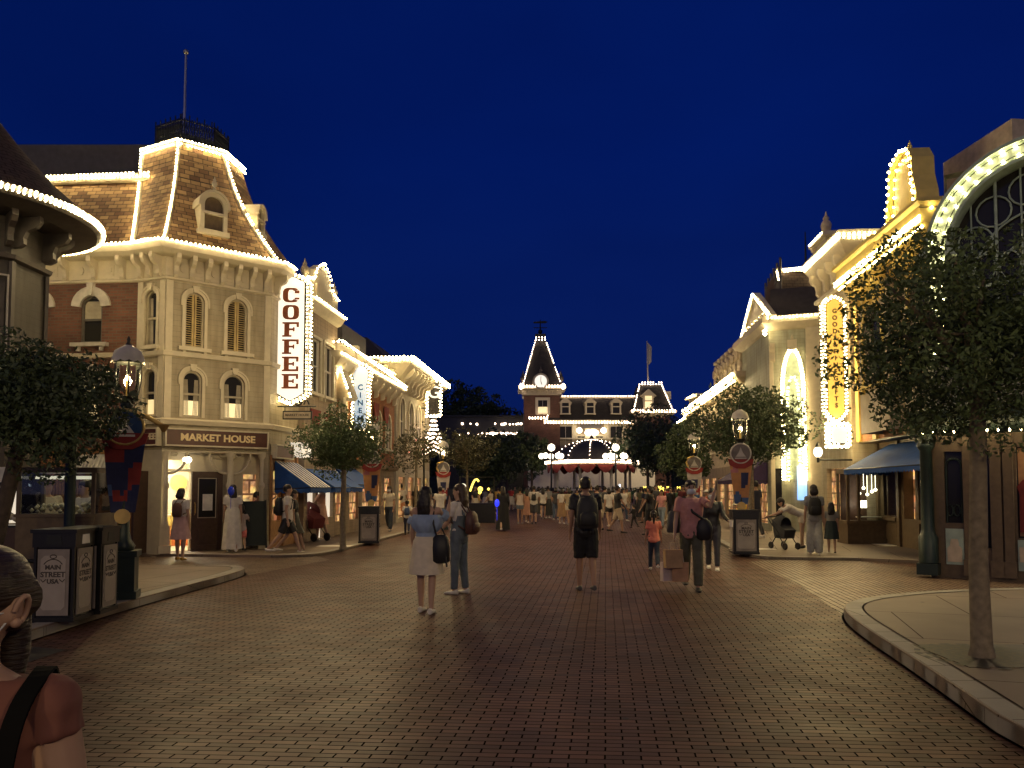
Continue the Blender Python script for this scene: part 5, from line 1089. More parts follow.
def cluster(px,label):
    q=P(px,500,74.5); r=thing('globe_lamp',label,'street lamp',(q.x,74.5,0),'globe lamps beside the bandstand')
    m=MB(); m.lathe((q.x,74.5,0),[(.3,0),(.3,.5),(.1,.7),(.08,P(px,452,74.5).z)],8); zb=P(px,457,74.5).z
    for k in range(5): a_=2*PI*k/5; m.tube([(q.x,74.5,zb-.3),(q.x+.9*math.cos(a_),74.5+.9*math.sin(a_),zb-.4),(q.x+1.0*math.cos(a_),74.5+1.0*math.sin(a_),zb)],.05,5)
    part('post',m,'iron',r)
    m=MB(); m.ball((q.x,74.5,P(px,447.5,74.5).z),.36,2)
    for k in range(5): a_=2*PI*k/5+.3; m.ball((q.x+1.0*math.cos(a_),74.5+1.0*math.sin(a_),zb+.1),.28,2)
    part('globe',m,'globe',r)
cluster(551.5,'cluster of white globe lamps on a post beside the bandstand steps'); cluster(616,'globe lamp cluster on the bandstand side toward the dark trees')
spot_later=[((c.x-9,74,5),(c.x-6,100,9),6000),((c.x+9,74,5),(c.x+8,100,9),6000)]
# ================================================================ trees
def leaf_mb(mb,c,n,rad,size,rng,flat=.8):
    for _ in range(n):
        while True:
            v=Vector((rng.uniform(-1,1),rng.uniform(-1,1),rng.uniform(-1,1)))
            if .05<v.length<1: break
        v=v.normalized()*(v.length**.45); p=c+Vector((v.x*rad,v.y*rad,v.z*rad*flat))
        a=Vector((rng.gauss(0,1),rng.gauss(0,1),rng.gauss(0,1))).normalized(); b=a.cross(Vector((rng.gauss(0,1),rng.gauss(0,1),rng.gauss(0,1)))).normalized(); s_=size*rng.uniform(.6,1.3)
        mb.add([p-a*s_,p+b*s_*.42,p+a*s_,p-b*s_*.42],[(0,1,2,3)],False)
def tree(label,base,h,cw,ch,tr=.07,leaf='leaf',bark='bark',seed=1,nclump=26,nleaf=170,ls=.05,cr=.36,lean=(0,0),group='clipped street trees',bare=0.,zb=0.,branches=7,yk=1.,name='street_tree',flat=.8):
    rng=random.Random(seed); b=Vector((base[0],base[1],zb)); root=thing(name,label,'tree',b,group)
    m=MB(); zc=h-ch/2; top=b+Vector((lean[0],lean[1],h-ch*.72)); m.tube([b,b+Vector((0,0,.08)),b.lerp(top,.35)+Vector((rng.uniform(-.03,.03),0,0)),b.lerp(top,.7),top],[tr*1.35,tr*1.1,tr*.95,tr*.85,tr*.75],10)
    cc=b+Vector((lean[0]*1.1,lean[1]*1.1,zc)); clumps=[]
    for i in range(nclump):
        th=2.4*i+rng.uniform(-.4,.4); u=1-2*(i+.5)/nclump; r=math.sqrt(1-u*u); k=rng.uniform(.55,1.0) if i%3 else rng.uniform(.2,.6)
        clumps.append(cc+Vector((cw/2*k*r*math.cos(th),cw/2*k*r*math.sin(th)*yk,ch/2*k*u*.95)))
    for i in range(branches):
        t=clumps[(i*5+2)%nclump]; mid=top.lerp(t,.5)+Vector((rng.uniform(-.1,.1),rng.uniform(-.1,.1),.05)); m.tube([top-Vector((0,0,.12*i/branches)),mid,t],[tr*.55,tr*.38,tr*.15],6)
        for j in range(3):
            t2=min(clumps,key=lambda q:(q-mid).length*rng.uniform(.6,1.4)); m.tube([mid,mid.lerp(t2,.5)+Vector((0,0,rng.uniform(-.05,.08))),t2],[tr*.25,tr*.17,tr*.06],5)
    part('trunk',m,bark,root); lf_=MB()
    for q in clumps: leaf_mb(lf_,q,int(nleaf*rng.uniform(.5,1.3)),cr*cw/2.2*rng.uniform(.75,1.25),ls,rng,flat)
    part('crown',lf_,leaf,root); return root
b=G(982,656,.13); tree('young tree with a pale trunk standing in an iron grate on the raised island',b,3.78,2.35,1.95,.082,'leaf','bark',3,66,430,.030,.31,lean=(.03,.0),zb=.13,branches=9)
b=G(8,590,.1); tree('dark leafy tree with a dark trunk beside the food cart',(-6.0,8.7),3.22,2.2,1.5,.10,'leaf_dark','bark_dark',5,56,420,.038,.33,lean=(.36,.2),zb=.12,branches=8)
b=G(343,549,.07); tree('round clipped tree standing beside a litter bin near the blue awnings',b,3.55,2.3,1.75,.075,'leaf','bark',8,46,330,.042,.36,zb=.07)
tree('broad tree behind the banner lamp post outside the purple awning',P(752,540,23.)*Vector((1,1,0)) if False else (P(752,540,23.).x,23.,0),4.75,3.35,2.7,.09,'leaf_dark','bark',11,50,240,.065,.34,zb=.07)
tree('sparse twiggy tree in front of the deep cornice building',(P(416,520,31).x,31,0),4.15,2.1,2.0,.06,'leaf_olive','bark',21,26,80,.06,.36,zb=.07,branches=12)
tree('thin olive tree in the street centre left of the black robed walker',(P(467,520,34).x,34,0),4.2,2.6,2.0,.06,'leaf_olive','bark',22,30,130,.065,.36,branches=12)
tree('bushy dark tree beneath the far banner lamp post',(P(688,520,33).x,33,0),4.6,2.6,3.0,.08,'leaf_dark','bark_dark',23,34,190,.08,.36,zb=.07)
for i,(px,Y,top,w_,nm) in enumerate(((507,72,424,5.2,'tall dark tree left of the bandstand by the pale wall'),(532,88,428,4.2,'slim dark tree in front of the clock tower'),(648,76,408,7.0,'large dark tree right of the bandstand below the station flag'),(668,66,418,6.0,'dark round tree between the bandstand and the right shop row'),(487,60,432,4.6,'dark tree behind the olive tree in the street centre'))):
    q=P(px,500,Y); tree(nm,(q.x,Y,0),P(px,top,Y).z,w_,P(px,top,Y).z*.72,.16,'leaf_dark','bark_dark',31+i,34,170,.17,.36,group='dark trees around the far square')
# hedge around the square, wooded rise and terraces beyond
rng=random.Random(4); hb=MB()
for i in range(46):
    x=P(505+i*4,500,88).x; 
    for j in range(2): leaf_mb(hb,Vector((x,88+j*.8,.7+rng.uniform(0,.25)+j*.3)),55,.75,.16,rng)
solo('hedge',hb,'hedge_leaf','clipped dark hedge running behind the bandstand','hedge')
for i,(px,Y,top,w_) in enumerate(((452,120,384,13),(478,125,388,12),(470,118,392,9),(440,112,396,9))):
    q=P(px,500,Y); tree(('broad black tree mass rising behind the letter G sign','tall black tree on the far side of the dark terrace','black tree between two taller ones behind the terrace','black tree half hidden by the bulb spray sign')[i],(q.x,Y,0),P(px,top,Y).z,w_,P(px,top,Y).z*.8,.3,'leaf_dark','bark_dark',51+i,40,150,.42,.36,group='tall trees beyond the far square')
q=P(490,500,108); root=thing('terrace_building','long dark terrace building dotted with small lights left of the station','building',(q.x,108,0)); FT=Fr((P(440,0,108).x,108,0)); Lw=P(533,0,108).x-FT.o.x
m=MB(); m.box(FT,0,Lw,-3,0,0,P(500,417,108).z); m.box(FT,-.2,Lw,0,.5,P(500,441,108).z,P(500,438,108).z); m.box(FT,-.2,Lw,0,.5,P(500,417,108).z,P(500,415.5,108).z); part('wall',m,'black_gloss',root)
m=MB(); rng=random.Random(9)
for k in range(40):
    x=rng.uniform(.5,Lw-.5); z=P(500,rng.choice((424,424.5,433.5,435,437,446)),108).z; 
    if rng.random()<.8: m.ball(FT.p(x,.5,z),rng.choice((.09,.12,.16)),1)
for k in range(14): m.cbox(FT.p(Lw*(.52+.026*k),.4,P(500,433.6+rng.uniform(-.4,.4),108).z),.36,.2,.22)
part('string_light',m,'bulb_pink',root)
# more lights strung low in front of the row (red-white) 
q=P(405,447,33); m=MB(); m.bulbs([P(392,440.5,36),P(424,440.5,36)],.35,.05); m.bulbs([P(392,452,36),P(423,452,36),P(424,441,36)],.35,.05); rr=thing('light_garland','red and white bulb garland hung along the kiosk under the far sign','garland',(P(408,446,36).x,36,3)); part('bulb_chain',m,'red_bulb',rr); m=MB(); m.tube([P(392,440.2,36.05),P(424,440.2,36.05)],.03,5); m.tube([P(392,451.7,36.05),P(424,451.7,36.05)],.03,5); m.tube([P(424,500,36.05),P(424,440,36.05)],.05,5); m.tube([P(392,500,36.05),P(392,440,36.05)],.05,5); part('frame',m,'iron',rr)
# ================================================================ added spots: stand-ins for eave bulbs, plus fill without fixtures
def spot(name,loc,target,w,cone=150,col=(1,.735,.36),rad=.05,blend=1.):
    l=bpy.data.lights.new(name,'SPOT'); l.energy=w; l.spot_size=R(cone); l.spot_blend=blend; l.color=col; l.shadow_soft_size=rad
    o=bpy.data.objects.new(name,l); COL.objects.link(o); loc=Vector(loc); d=Vector(target)-loc; o.location=loc; o.rotation_euler=d.to_track_quat('-Z','Y').to_euler(); return o
KW=1.5
for t,s,z,tt,ts,w in ((-7.3,20.6,7.25,0,18,420),(-8.6,17.6,7.25,-3,12,300),(-7.0,23,7.0,2,22,260),(-7.2,28,5.8,1,27,260),(-6.8,36,6.9,2,35,300),
    (7.1,20,7.3,-1,18,420),(7.2,17.4,7.3,0,12,420),(7.0,23.6,8.7,-2,24,330),(6.4,30,7.4,-2,30,300),(6.2,38,6.1,-1,36,260),(6.2,46,6.1,-1,44,260),
    (-8.6,13.2,6.6,-2,9,110)):
    spot('street_fill',st(t,s,z),st(tt,ts,0),w*KW)
for x,y,z,tx,ty,w in ((-7,-7,6.5,-5,14,700),(8,-6,6.5,5,14,900),(0,-13,8,0,22,900)): spot('street_fill',(x,y,z),(tx,ty,.5),w,150,rad=.4)  # added warm fill behind the camera, standing in for unseen lit buildings
spot('street_fill',(7.2,13.7,5.9),G(800,578),750,95,col=(1,.80,.38)); spot('street_fill',st(7.0,18.6,7.0),st(5,16,0),500,120,col=(1,.86,.42)); spot('street_fill',st(-4.6,15.5,6.9)*1.0,P1+Z*4.2,0.001,60)
for q,tg,w in ((st(-3.2,13.2,3.4),Vector((-7.4,18.6,5.2)),650),(st(-6.9,12.8,3.3),Vector((-10.4,18.6,5.4)),160)): spot('facade_wash',q,tg,w,62,rad=.1)  # added spots without fixtures that wash the corner shop walls
for a_,b_,w in spot_later+[(st(-7.1,22.5,7.0),st(8,23,6.2),650),(st(-7.1,20.2,7.1),st(8,18,5.4),500),(st(-6.7,34,6.8),st(7,35,6.6),1100),(st(7.0,30,7.2),st(-8,30,4.5),450)]: spot('facade_fill',a_,b_,w,60)  # added fill spots, no fixtures, brightening the station and upper facades
# ================================================================ street lamps with banners
def street_lamp(px,py,D,zb,label,style,face=0.,tilt=1,disc='disc_grey',lw=40):
    q=P(px,py,D); r=thing('street_lamp',label,'street lamp',(q.x,D,zb),'banner lamp posts'); b=Vector((q.x,D,zb)); F=Fr(b,face)
    m=MB(); m.box(F,-.17,.17,-.17,.17,0,.62); m.box(F,-.2,.2,-.2,.2,0,.1); m.box(F,-.2,.2,-.2,.2,.56,.64); m.lathe(b,[(.13,.64),(.15,.7),(.1,.78),(.075,.9),(.065,1.2),(.06,2.55),(.09,2.6),(.06,2.66)],12); part('post',m,'green_iron',r)
    zl=2.72; m=MB(); m.lathe(b,[(.06,zl-.1),(.13,zl-.03),(.14,zl)],12); m.lathe(b,[(.175,zl+.46),(.19,zl+.5)],14); 
    for k in range(6): a_=k*PI/3; m.tube([b+Vector((.14*math.cos(a_),.14*math.sin(a_),zl)),b+Vector((.18*math.cos(a_),.18*math.sin(a_),zl+.2)),b+Vector((.175*math.cos(a_),.175*math.sin(a_),zl+.47))],.012,5)
    m.lathe(b,[(.05,zl+.70),(.02,zl+.76),(.03,zl+.79),(.005,zl+.84)],8); ln=part('lantern',m,'iron',r)
    m=MB(); n=24; m.loft([[b+Vector(((rr+(.012 if (k%2 and sc_) else 0))*math.cos(2*PI*k/n),(rr+(.012 if (k%2 and sc_) else 0))*math.sin(2*PI*k/n),z-(.03 if (k%2 and sc_) else 0))) for k in range(n)] for rr,z,sc_ in ((.21,zl+.49,1),(.2,zl+.54,0),(.17,zl+.63,0),(.05,zl+.71,0))],False); part('lantern_cap',m,'pale_trim',ln)
    m=MB(); m.lathe(b,[(.12,zl+.01),(.165,zl+.2),(.16,zl+.46)],12); part('lantern_glass',m,'lamp_glass',ln)
    m=MB(); m.ball(b+Z*(zl+.26),.03,2,(1,1,1.4)); part('flame',m,'flame',ln); m=MB(); m.tube([b+Z*zl,b+Z*(zl+.22)],.022,6); part('burner',m,'gold',ln)
    l=bpy.data.lights.new('lamp_light','POINT'); l.energy=lw; l.color=(1,.78,.40); l.shadow_soft_size=.06; o=bpy.data.objects.new('lamp_light',l); COL.objects.link(o); o.parent=ln; o.location=(0,0,zl+.28)
    # round badge and banner
    Fb=Fr(b,face); dz=2.36 if style else 2.3; dr=.235
    m=MB(); m.fprism(Fb,[(dr*math.cos(i*PI/16),dz+dr*math.sin(i*PI/16)) for i in range(32)],.10,.13); bd=part('badge',m,disc,r); m=MB(); m.tube([Fb.p(dr*math.cos(i*PI/16),.125,dz+dr*math.sin(i*PI/16)) for i in range(33)],.02,6); part('badge_rim',m,'pale_trim' if disc=='disc_grey' else 'gold',bd)
    m=MB(); m.fprism(Fb,[(-.12,dz-.08),(.12,dz-.08),(.05,dz+.02),(0,dz+.15),(-.05,dz+.02)],.131,.14); m.box(Fb,-.13,.13,.131,.139,dz-.13,dz-.10); part('emblem',m,'pale_trim' if disc=='disc_grey' else 'white_trim',bd)
    wt,wb=.27,.15; zt,zb_=2.2,1.15
    m=MB(); n=8; rows=14
    def bp(i,j): 
        v=j/rows; w_=wt+(wb-wt)*v; u=-1+2*i/n; return Fb.p(w_*u,.085+.025*math.sin(v*5+u)+.02*u*u,zt+(zb_-zt)*v)
    for j in range(rows):
        for i in range(n): 
            m.cur=BANNER[style][j][i]; m.poly(bp(i,j),bp(i,j+1),bp(i+1,j+1),bp(i+1,j))
    part('banner',m,['red_banner','blue_banner','peach_banner','navy_banner','pink_banner','cream_banner'],r)
    m=MB(); m.fprism(Fb,[(-.30,2.22),(.30,2.22),(.26,2.08),(.1,2.0),(-.1,2.0),(-.26,2.08)],.115,.135); part('banner_swag',m,'red_banner',r)
    m=MB(); m.fprism(Fb,[(.10*math.cos(i*PI/8),1.1+.10*math.sin(i*PI/8)) for i in range(16)],.12,.14); part('medallion',m,'gold',r)
    m=MB()
    if style==0:
        for s_ in (.5,.62): m.tube([Fb.p(.1,.05,2.56-s_*.1),Fb.p(.28,.1,2.5-s_*.1),Fb.p(.48,.12,2.36-s_*.08)],.03,6)
        m.lathe(Fb.p(.48,.12,2.24),[(.02,0),(.08,.1)],8); part('gold_horn',m,'gold',r)
    elif style==2:
        m.tube([Fb.p(.0,.12,2.62),Fb.p(-.22,.14,2.55),Fb.p(-.26,.14,2.4),Fb.p(-.2,.14,2.25)],.035,6); part('gold_hook',m,'gold',r)
    return r
for n_,c in (('red_banner',(.26,.03,.025)),('blue_banner',(.06,.11,.24)),('peach_banner',(.5,.24,.09)),('navy_banner',(.025,.03,.09)),('pink_banner',(.42,.16,.17)),('cream_banner',(.5,.44,.38)),('disc_grey',(.16,.14,.13)),('disc_blue',(.02,.06,.16))): plain(n_,c,.7)
rb_=random.Random(12)
def patt(cols,seedv):
    rr=random.Random(seedv); g=[[cols[0]]*8 for _ in range(14)]
    for _ in range(9):
        cx,cy_,k=rr.uniform(0,8),rr.uniform(2,13),rr.choice(cols[1:]); rx,ry=rr.uniform(1,2.4),rr.uniform(1,2.2)
        for j in range(14):
            for i in range(8):
                if ((i+.5-cx)/rx)**2+((j+.5-cy_)/ry)**2<1: g[j][i]=k
    return g
BANNER={0:patt([3,1,4,3,0],3),1:patt([2,1,3,2,4],4),2:patt([5,4,3,0,5],8)}
for j in range(2): BANNER[0][j]=[1]*8; BANNER[1][13-j]=[1]*8; BANNER[1][12]=[1]*8; BANNER[2][13-j]=[1]*8
street_lamp(122,597,10.5,.12,'lamp post with a blue badge, gold horns and dark blue banner beside the bins',0,.3,disc='disc_blue')
street_lamp(742,550,18.7,.07,'lamp post with a grey badge and an orange patterned banner behind the lone bin',1,-.25)
street_lamp(695,530,26.5,.07,'lamp post with a red topped pale banner above the man on the phone',2,-.2)
street_lamp(371,540,22.3,.07,'lamp post half hidden in the clipped tree by the bin',1,.15)
street_lamp(443,530,30,0.,'far lamp post with a pink banner above the two women',2,.1)
# ================================================================ litter bins
def bin_at(x,y,zb,rz,w,label,h=1.02,sticker=False):
    r=thing('litter_bin',label,'litter bin',(x,y,zb),'black litter bins with cream panels'); b=Vector((x,y,zb)); k=w/2
    F=Fr(b,rz); m=MB(); m.box(F,-k+.02,k-.02,-k+.02,k-.02,.02,h-.16)
    for a_ in (-1,1):
        for c_ in (-1,1): m.box(F,a_*k-.03 if a_>0 else -k,a_*k if a_>0 else -k+.03,(c_*k-.03) if c_>0 else -k,c_*k if c_>0 else -k+.03,0,h-.15)
    m.box(F,-k-.015,k+.015,-k-.015,k+.015,.0,.05); part('body',m,'black_gloss',r)
    m=MB(); m.box(F,-k-.03,k+.03,-k-.03,k+.03,h-.04,h); m.box(F,-k-.012,k+.012,-k-.012,k+.012,h-.20,h-.041); part('lid',m,'black_gloss',r)
    sm=MB(); sm.box(F,-.1,.1,k+.013,k+.018,h-.16,h-.08); 
    for sd in range(4):
        G_=Fr(b+(F.n*k,F.u*k,-F.n*k,-F.u*k)[sd],u=(F.u,-F.n,-F.u,F.n)[sd])
        p=MB(); p.box(G_,-k+.05,k-.05,.004,.012,.07,h-.22); o=part('panel',p,'bin_border',r)
        p=MB(); q=k-.085; c=.04; p.fprism(G_,[(-q+c,.13),(q-c,.13),(q,.13+c),(q,h-.29-c),(q-c,h-.29),(-q+c,h-.29),(-q,h-.29-c),(-q,.13+c)],.0125,.017); part('panel_field',p,'bin_panel',o)
        if sd in (0,1):
            L=MB(); k2=w/.55
            for tx,z,s_ in (('MAIN',.60,.085),('STREET',.52,.10),('USA',.445,.085)): merge(L,fonttext(tx,s_*k2,G_,0,z,.019,off=.0025,ext=.001,xs=1.02))
            L.tube([G_.p(.15*k2*math.cos(t),.019,.56+.13*math.sin(t)) for t in [R(35+110*i/10) for i in range(11)]],.005,4); L.tube([G_.p(.035*math.cos(t),.019,.72+.02*math.sin(t)) for t in [i*PI/5 for i in range(11)]],.005,4)
            L.tube([G_.p(-.16*k2,.019,.47),G_.p(-.13*k2,.019,.44),G_.p(-.09*k2,.019,.47)],.005,4); L.tube([G_.p(.16*k2,.019,.47),G_.p(.13*k2,.019,.44),G_.p(.09*k2,.019,.47)],.005,4)
            part('lettering',L,'dark_letter',o)
        p=MB(); p.fprism(G_,[(-.09,h-.17),(.09,h-.17),(.075,h-.065),(-.075,h-.065)],.013,.017); part('flap',p,'paper' if (sticker and sd==1) else 'iron',r)
    return r
bin_at(-5.10,8.86,.12,.06,.44,'litter bin at the kerb with a pale sticker on its flap, before its twin',sticker=True)
bin_at(-5.07,9.36,.12,.06,.44,'second litter bin tucked behind the stickered one beside the lamp post')
q=G(747,554,.07); bin_at(q.x,q.y+.2,.07,-.12,.56,'lone litter bin under the orange banner lamp post')
q=G(368,543,.07); bin_at(q.x,q.y+.2,.07,.1,.54,'litter bin beside the round clipped tree trunk')
# ================================================================ food cart, counter, boards
c=Vector((-5.95,10.5,.12)); r=thing('popcorn_cart','brown glass-sided food cart standing behind the two bins','food cart',c); F=Fr(c,.12)
m=MB(); m.box(F,-.55,.42,-.35,.35,.3,1.1); 
for x in (-.55,.37):
    for y in (-.35,.31): m.box(F,x,x+.045,y,y+.045,1.1,1.72)
m.box(F,-.57,.44,-.37,.37,1.68,1.75); m.box(F,-.57,.44,-.37,.37,1.1,1.14); part('cabinet',m,'wood_brown',r)
m=MB(); m.box(F,-.5,.37,.33,.335,1.14,1.68); m.box(F,.39,.395,-.3,.3,1.14,1.68); m.box(F,-.535,-.53,-.3,.3,1.14,1.68); part('glass',m,'pane',r)
m=MB(); m.box(F,-.4,.3,-.2,.2,1.60,1.64); part('cart_light',m,'sign_face_dim',r)
m=MB(); rng=random.Random(3)
for k in range(60): m.ball(F.p(rng.uniform(-.45,.3),rng.uniform(-.25,.25),1.16+rng.uniform(0,.10)),.035,0)
part('popcorn',m,'cream',r)
for x in (-.35,.25):
    m=MB(); m.tube([F.p(x+.26*math.cos(i*PI/12),.39,.28+.26*math.sin(i*PI/12)) for i in range(25)],.025,6); 
    for k in range(6): m.tube([F.p(x,.39,.28),F.p(x+.25*math.cos(k*PI/3),.39,.28+.25*math.sin(k*PI/3))],.012,4)
    part('wheel',m,'iron',r)
m=MB(); m.box(F,.12,.40,.336,.35,1.0,1.12) ; part('price_board',m,'sign_brown',r)
q=P(70,500,9.9); m=MB(); m.tube([(q.x,9.9,.12),(q.x,9.9,2.3)],.065,8); m.lathe((q.x,9.9,.12),[(.2,0),(.2,.1),(.08,.2)],10); solo('canopy_post',m,'green_iron','dark green iron post standing in front of the food cart','post')
c=Vector((P(8,520,11).x,11.2,.12)); r=thing('counter','dark serving counter with a lit glass display case on top','counter',c); F=Fr(c,.15); m=MB(); m.box(F,-.9,.35,-.3,.3,0,.92); part('cabinet',m,'wood_dark',r); m=MB(); m.box(F,-.6,.25,-.25,.25,.92,.95); m.box(F,-.6,.25,-.25,.25,1.52,1.56); part('case_frame',m,'iron',r); m=MB(); m.box(F,-.55,.2,-.22,-.18,.97,1.5); part('case_back',m,'sign_face_dim',r)
m=MB()
for k in range(14): m.ball(F.p(rng.uniform(-.5,.15),rng.uniform(-.1,.2),1.0+rng.uniform(0,.12)),.06,1)
part('pastry',m,'cream',r); m=MB(); m.box(F,-.3,-.05,-.1,.1,1.56,1.78); part('menu_card',m,'paper',r)
plain('board_green',(.006,.012,.009),.6)
# A-board
c=G(253,549,.07); r=thing('chalkboard_sign','dark green folding sidewalk board standing outside the corner shop','sign board',(c.x,c.y,.07)); F=Fr((c.x,c.y,.07),.45)
m=MB(); m.hexa([F.p(-.3,.28,.1),F.p(.3,.28,.1),F.p(.3,.25,.1),F.p(-.3,.25,.1),F.p(-.3,.03,1.2),F.p(.3,.03,1.2),F.p(.3,.0,1.2),F.p(-.3,.0,1.2)]); part('front_panel',m,'board_green',r)
m=MB(); m.hexa([F.p(-.3,-.28,.1),F.p(.3,-.28,.1),F.p(.3,-.25,.1),F.p(-.3,-.25,.1),F.p(-.3,-.03,1.2),F.p(.3,-.03,1.2),F.p(.3,-.004,1.2),F.p(-.3,-.004,1.2)]); part('back_panel',m,'board_green',r)
for sx in (-.28,.28):
    for sy in (.3,-.3): m=MB(); m.tube([F.p(sx,sy,0),F.p(sx,sy*.1,1.22)],.022,6); part('leg',m,'iron',r)
q=G(140,553,.0); m=MB(); m.tube([(q.x,q.y,0),(q.x,q.y,1.45)],.03,8); m.lathe((q.x,q.y,0),[(.12,0),(.12,.04),(.05,.08)],12); m.ball((q.x,q.y,1.46),.045,2); solo('rope_post',m,'iron','thin dark iron post standing beside the shop doorway','post')
# tree grate and pavement inlays
c=G(982,656,.13); m=MB(); F=Fr((c.x,c.y,0),-.0); 
m.box(F,-.75,.75,-.55,.55,.126,.133); solo('tree_grate',m,'iron','square iron tree grate set in the raised island','tree grate') if False else None
m=MB(); 
for rr in (.16,.24,.32,.40,.48): 
    for k in range(20):
        if True:
            a0=2*PI*k/20; a1=2*PI*(k+.62)/20; pts=[(c.x+rr*math.cos(a0+(a1-a0)*i/3),c.y+rr*math.sin(a0+(a1-a0)*i/3)) for i in range(4)]+[(c.x+(rr+.05)*math.cos(a1-(a1-a0)*i/3),c.y+(rr+.05)*math.sin(a1-(a1-a0)*i/3)) for i in range(4)]; m.poly(*[(x,y,.1345) for x,y in pts])
g=thing('tree_grate','dark iron tree grate with ring slots around the pale trunk','tree grate',(c.x,c.y,.13)); b_=MB(); b_.prism([(c.x-.36,c.y-.42),(c.x+.9,c.y-.42),(c.x+.9,c.y+.5),(c.x-.36,c.y+.5)],.122,.131); part('plate',b_,'grate_plate',g) if 'grate_plate' in MATS else part('plate',b_,plain('grate_plate',(.10,.085,.065),.5,scale=12),g); part('slot',m,'iron',g)
for (px,py,w_,d_,nm) in ((335,546,.9,.5,0),(752,549,1.1,.5,1),(893,545,.8,.9,2)):
    c=G(px,py,.07); m=MB(); m.poly((c.x-w_/2,c.y-d_/2,.074),(c.x+w_/2,c.y-d_/2,.074),(c.x+w_/2,c.y+d_/2,.074),(c.x-w_/2,c.y+d_/2,.074)); solo('pavement_plate',m,'white_trim',kind='structure')
m=MB(); a_=[G(22,646),G(66,650),G(24,664),G(-20,664)]; m.poly(*[(p.x,p.y,.004) for p in a_]); solo('drain_cover',m,'iron',kind='structure')
# glowing toy cart in the distance
Yt=36; c=P(478,520,Yt); r=thing('toy_stall','night stall hung with glowing yellow and white light-up toys','stall',(c.x,Yt,0)); F=Fr((c.x,Yt,0))
m=MB(); m.box(F,-.9,.8,-.4,.4,.0,.9); 
for x in (-.85,.75): m.tube([F.p(x,0,.9),F.p(x,0,2.1)],.03,6)
m.tube([F.p(-.85,0,2.1),F.p(.75,0,2.1)],.03,6); part('cart',m,'black_gloss',r)
m=MB(); m.tube([F.p(-.68+.15*math.cos(t),.42,1.6+.17*math.sin(t)) for t in [i*PI/8 for i in range(17)]],.045,6); part('light_ring',m,'sign_face',r)
m=MB(); m.tube([F.p(-.35+.4*t,.42,1.45+.55*math.sin(t*2.2)) for t in [i/10 for i in range(11)]],.05,6); m.ball(F.p(.12,.42,1.55),.12,2); m.ball(F.p(.1,.42,1.4),.09,1); m.ball(F.p(.5,.42,1.55),.07,1); part('light_wand',m,'yellow_glow',r)
m=MB(); q=P(497,503,27); m.ball(q,.11,2,(.8,.8,1.3)); m.tube([q-Z*.14,q-Z*.6],.006,4); solo('balloon',m,'blue_glow','glowing blue light-up balloon beside the black robed walker','balloon')
m=MB(); q=P(231,491,17.4); m.ball(q,.09,2,(.85,.85,1.2)); m.tube([q-Z*.1,q-Z*.4],.006,4); solo('balloon',m,'blue_foil' if 'blue_foil' in MATS else plain('blue_foil',(.02,.05,.6),.2,bmp=0),'small shiny blue balloon held near the corner shop door','balloon')
# ================================================================ people
CM={}
def cm(c,rough=.85):
    k=tuple(round(x,3) for x in c)
    if k not in CM: CM[k]=plain('cloth_%d'%len(CM),c,rough,var=.14,scale=9,bmp=.1)
    return CM[k]
plain('skin',(.40,.25,.175),.55,var=.06,scale=5,bmp=.02); plain('skin_tan',(.31,.18,.12),.55,var=.06,bmp=.02); plain('hair',(.016,.012,.010),.45,var=.3,scale=30,bmp=.3); plain('hair_brown',(.045,.026,.016),.45,var=.35,scale=40,bmp=.4); 
def hairmat():
    m,nt,bs=newmat('hair_streak'); f=noise(nt,coords(nt,'Object',(25,25,190)),1.,6,.3,.7); nt.links.new(mixc(nt,f,(.014,.008,.005),(.045,.025,.015)),bs.inputs['Base Color']); bs.inputs['Roughness'].default_value=.5; bump(nt,bs,f,.7,.004)
hairmat()
plain('mask_cloth',(.55,.58,.60),.8); plain('eye_dark',(.01,.008,.007),.2)
WHITE=(.62,.58,.52);BLACK=(.012,.012,.013);CREAM=(.52,.46,.36);DENIM=(.06,.085,.13);DKDENIM=(.03,.04,.06);PINK=(.50,.24,.23);CORAL=(.62,.19,.13);OLIVE=(.085,.085,.055);GREY=(.20,.20,.20);BEIGE=(.40,.32,.22);TAN=(.32,.20,.11);PEACH=(.55,.30,.20);NAVY=(.02,.025,.05);RED=(.30,.03,.03);LTBLUE=(.24,.30,.42);MUSTARD=(.45,.27,.05);BROWN=(.10,.055,.035);DKGREY=(.05,.05,.055);GREEN=(.06,.14,.07);LILAC=(.32,.25,.38)
def remesh(mb,vox,it=2,wr=0):
    me=mb.mesh('tmp'); o=bpy.data.objects.new('tmp',me); TS.collection.objects.link(o)
    r=o.modifiers.new('r','REMESH'); r.mode='VOXEL'; r.voxel_size=vox
    s=o.modifiers.new('s','SMOOTH'); s.factor=.5; s.iterations=it
    dg=tmpdg(); out=bpy.data.meshes.new_from_object(o.evaluated_get(dg)); bpy.data.objects.remove(o); bpy.data.meshes.remove(me)
    if wr:
        from mathutils import noise as nz
        ns=[v.normal.copy() for v in out.vertices]
        for v,n_ in zip(out.vertices,ns):
            c=v.co; q=nz.noise(Vector((c.x*16+wr*31,c.y*16,c.z*11)))+.6*nz.noise(Vector((c.x*34,c.y*34,c.z*20+c.x*14)))+.5*abs(nz.noise(Vector((c.x*9,c.y*9,c.z*30))))
            v.co=c+n_*(q*.008)
    out.polygons.foreach_set('use_smooth',[True]*len(out.polygons)); return out
def ell(c,x,y,rx,ry,n=12): return [c+x*(rx*math.cos(2*PI*k/n))+y*(ry*math.sin(2*PI*k/n)) for k in range(n)]
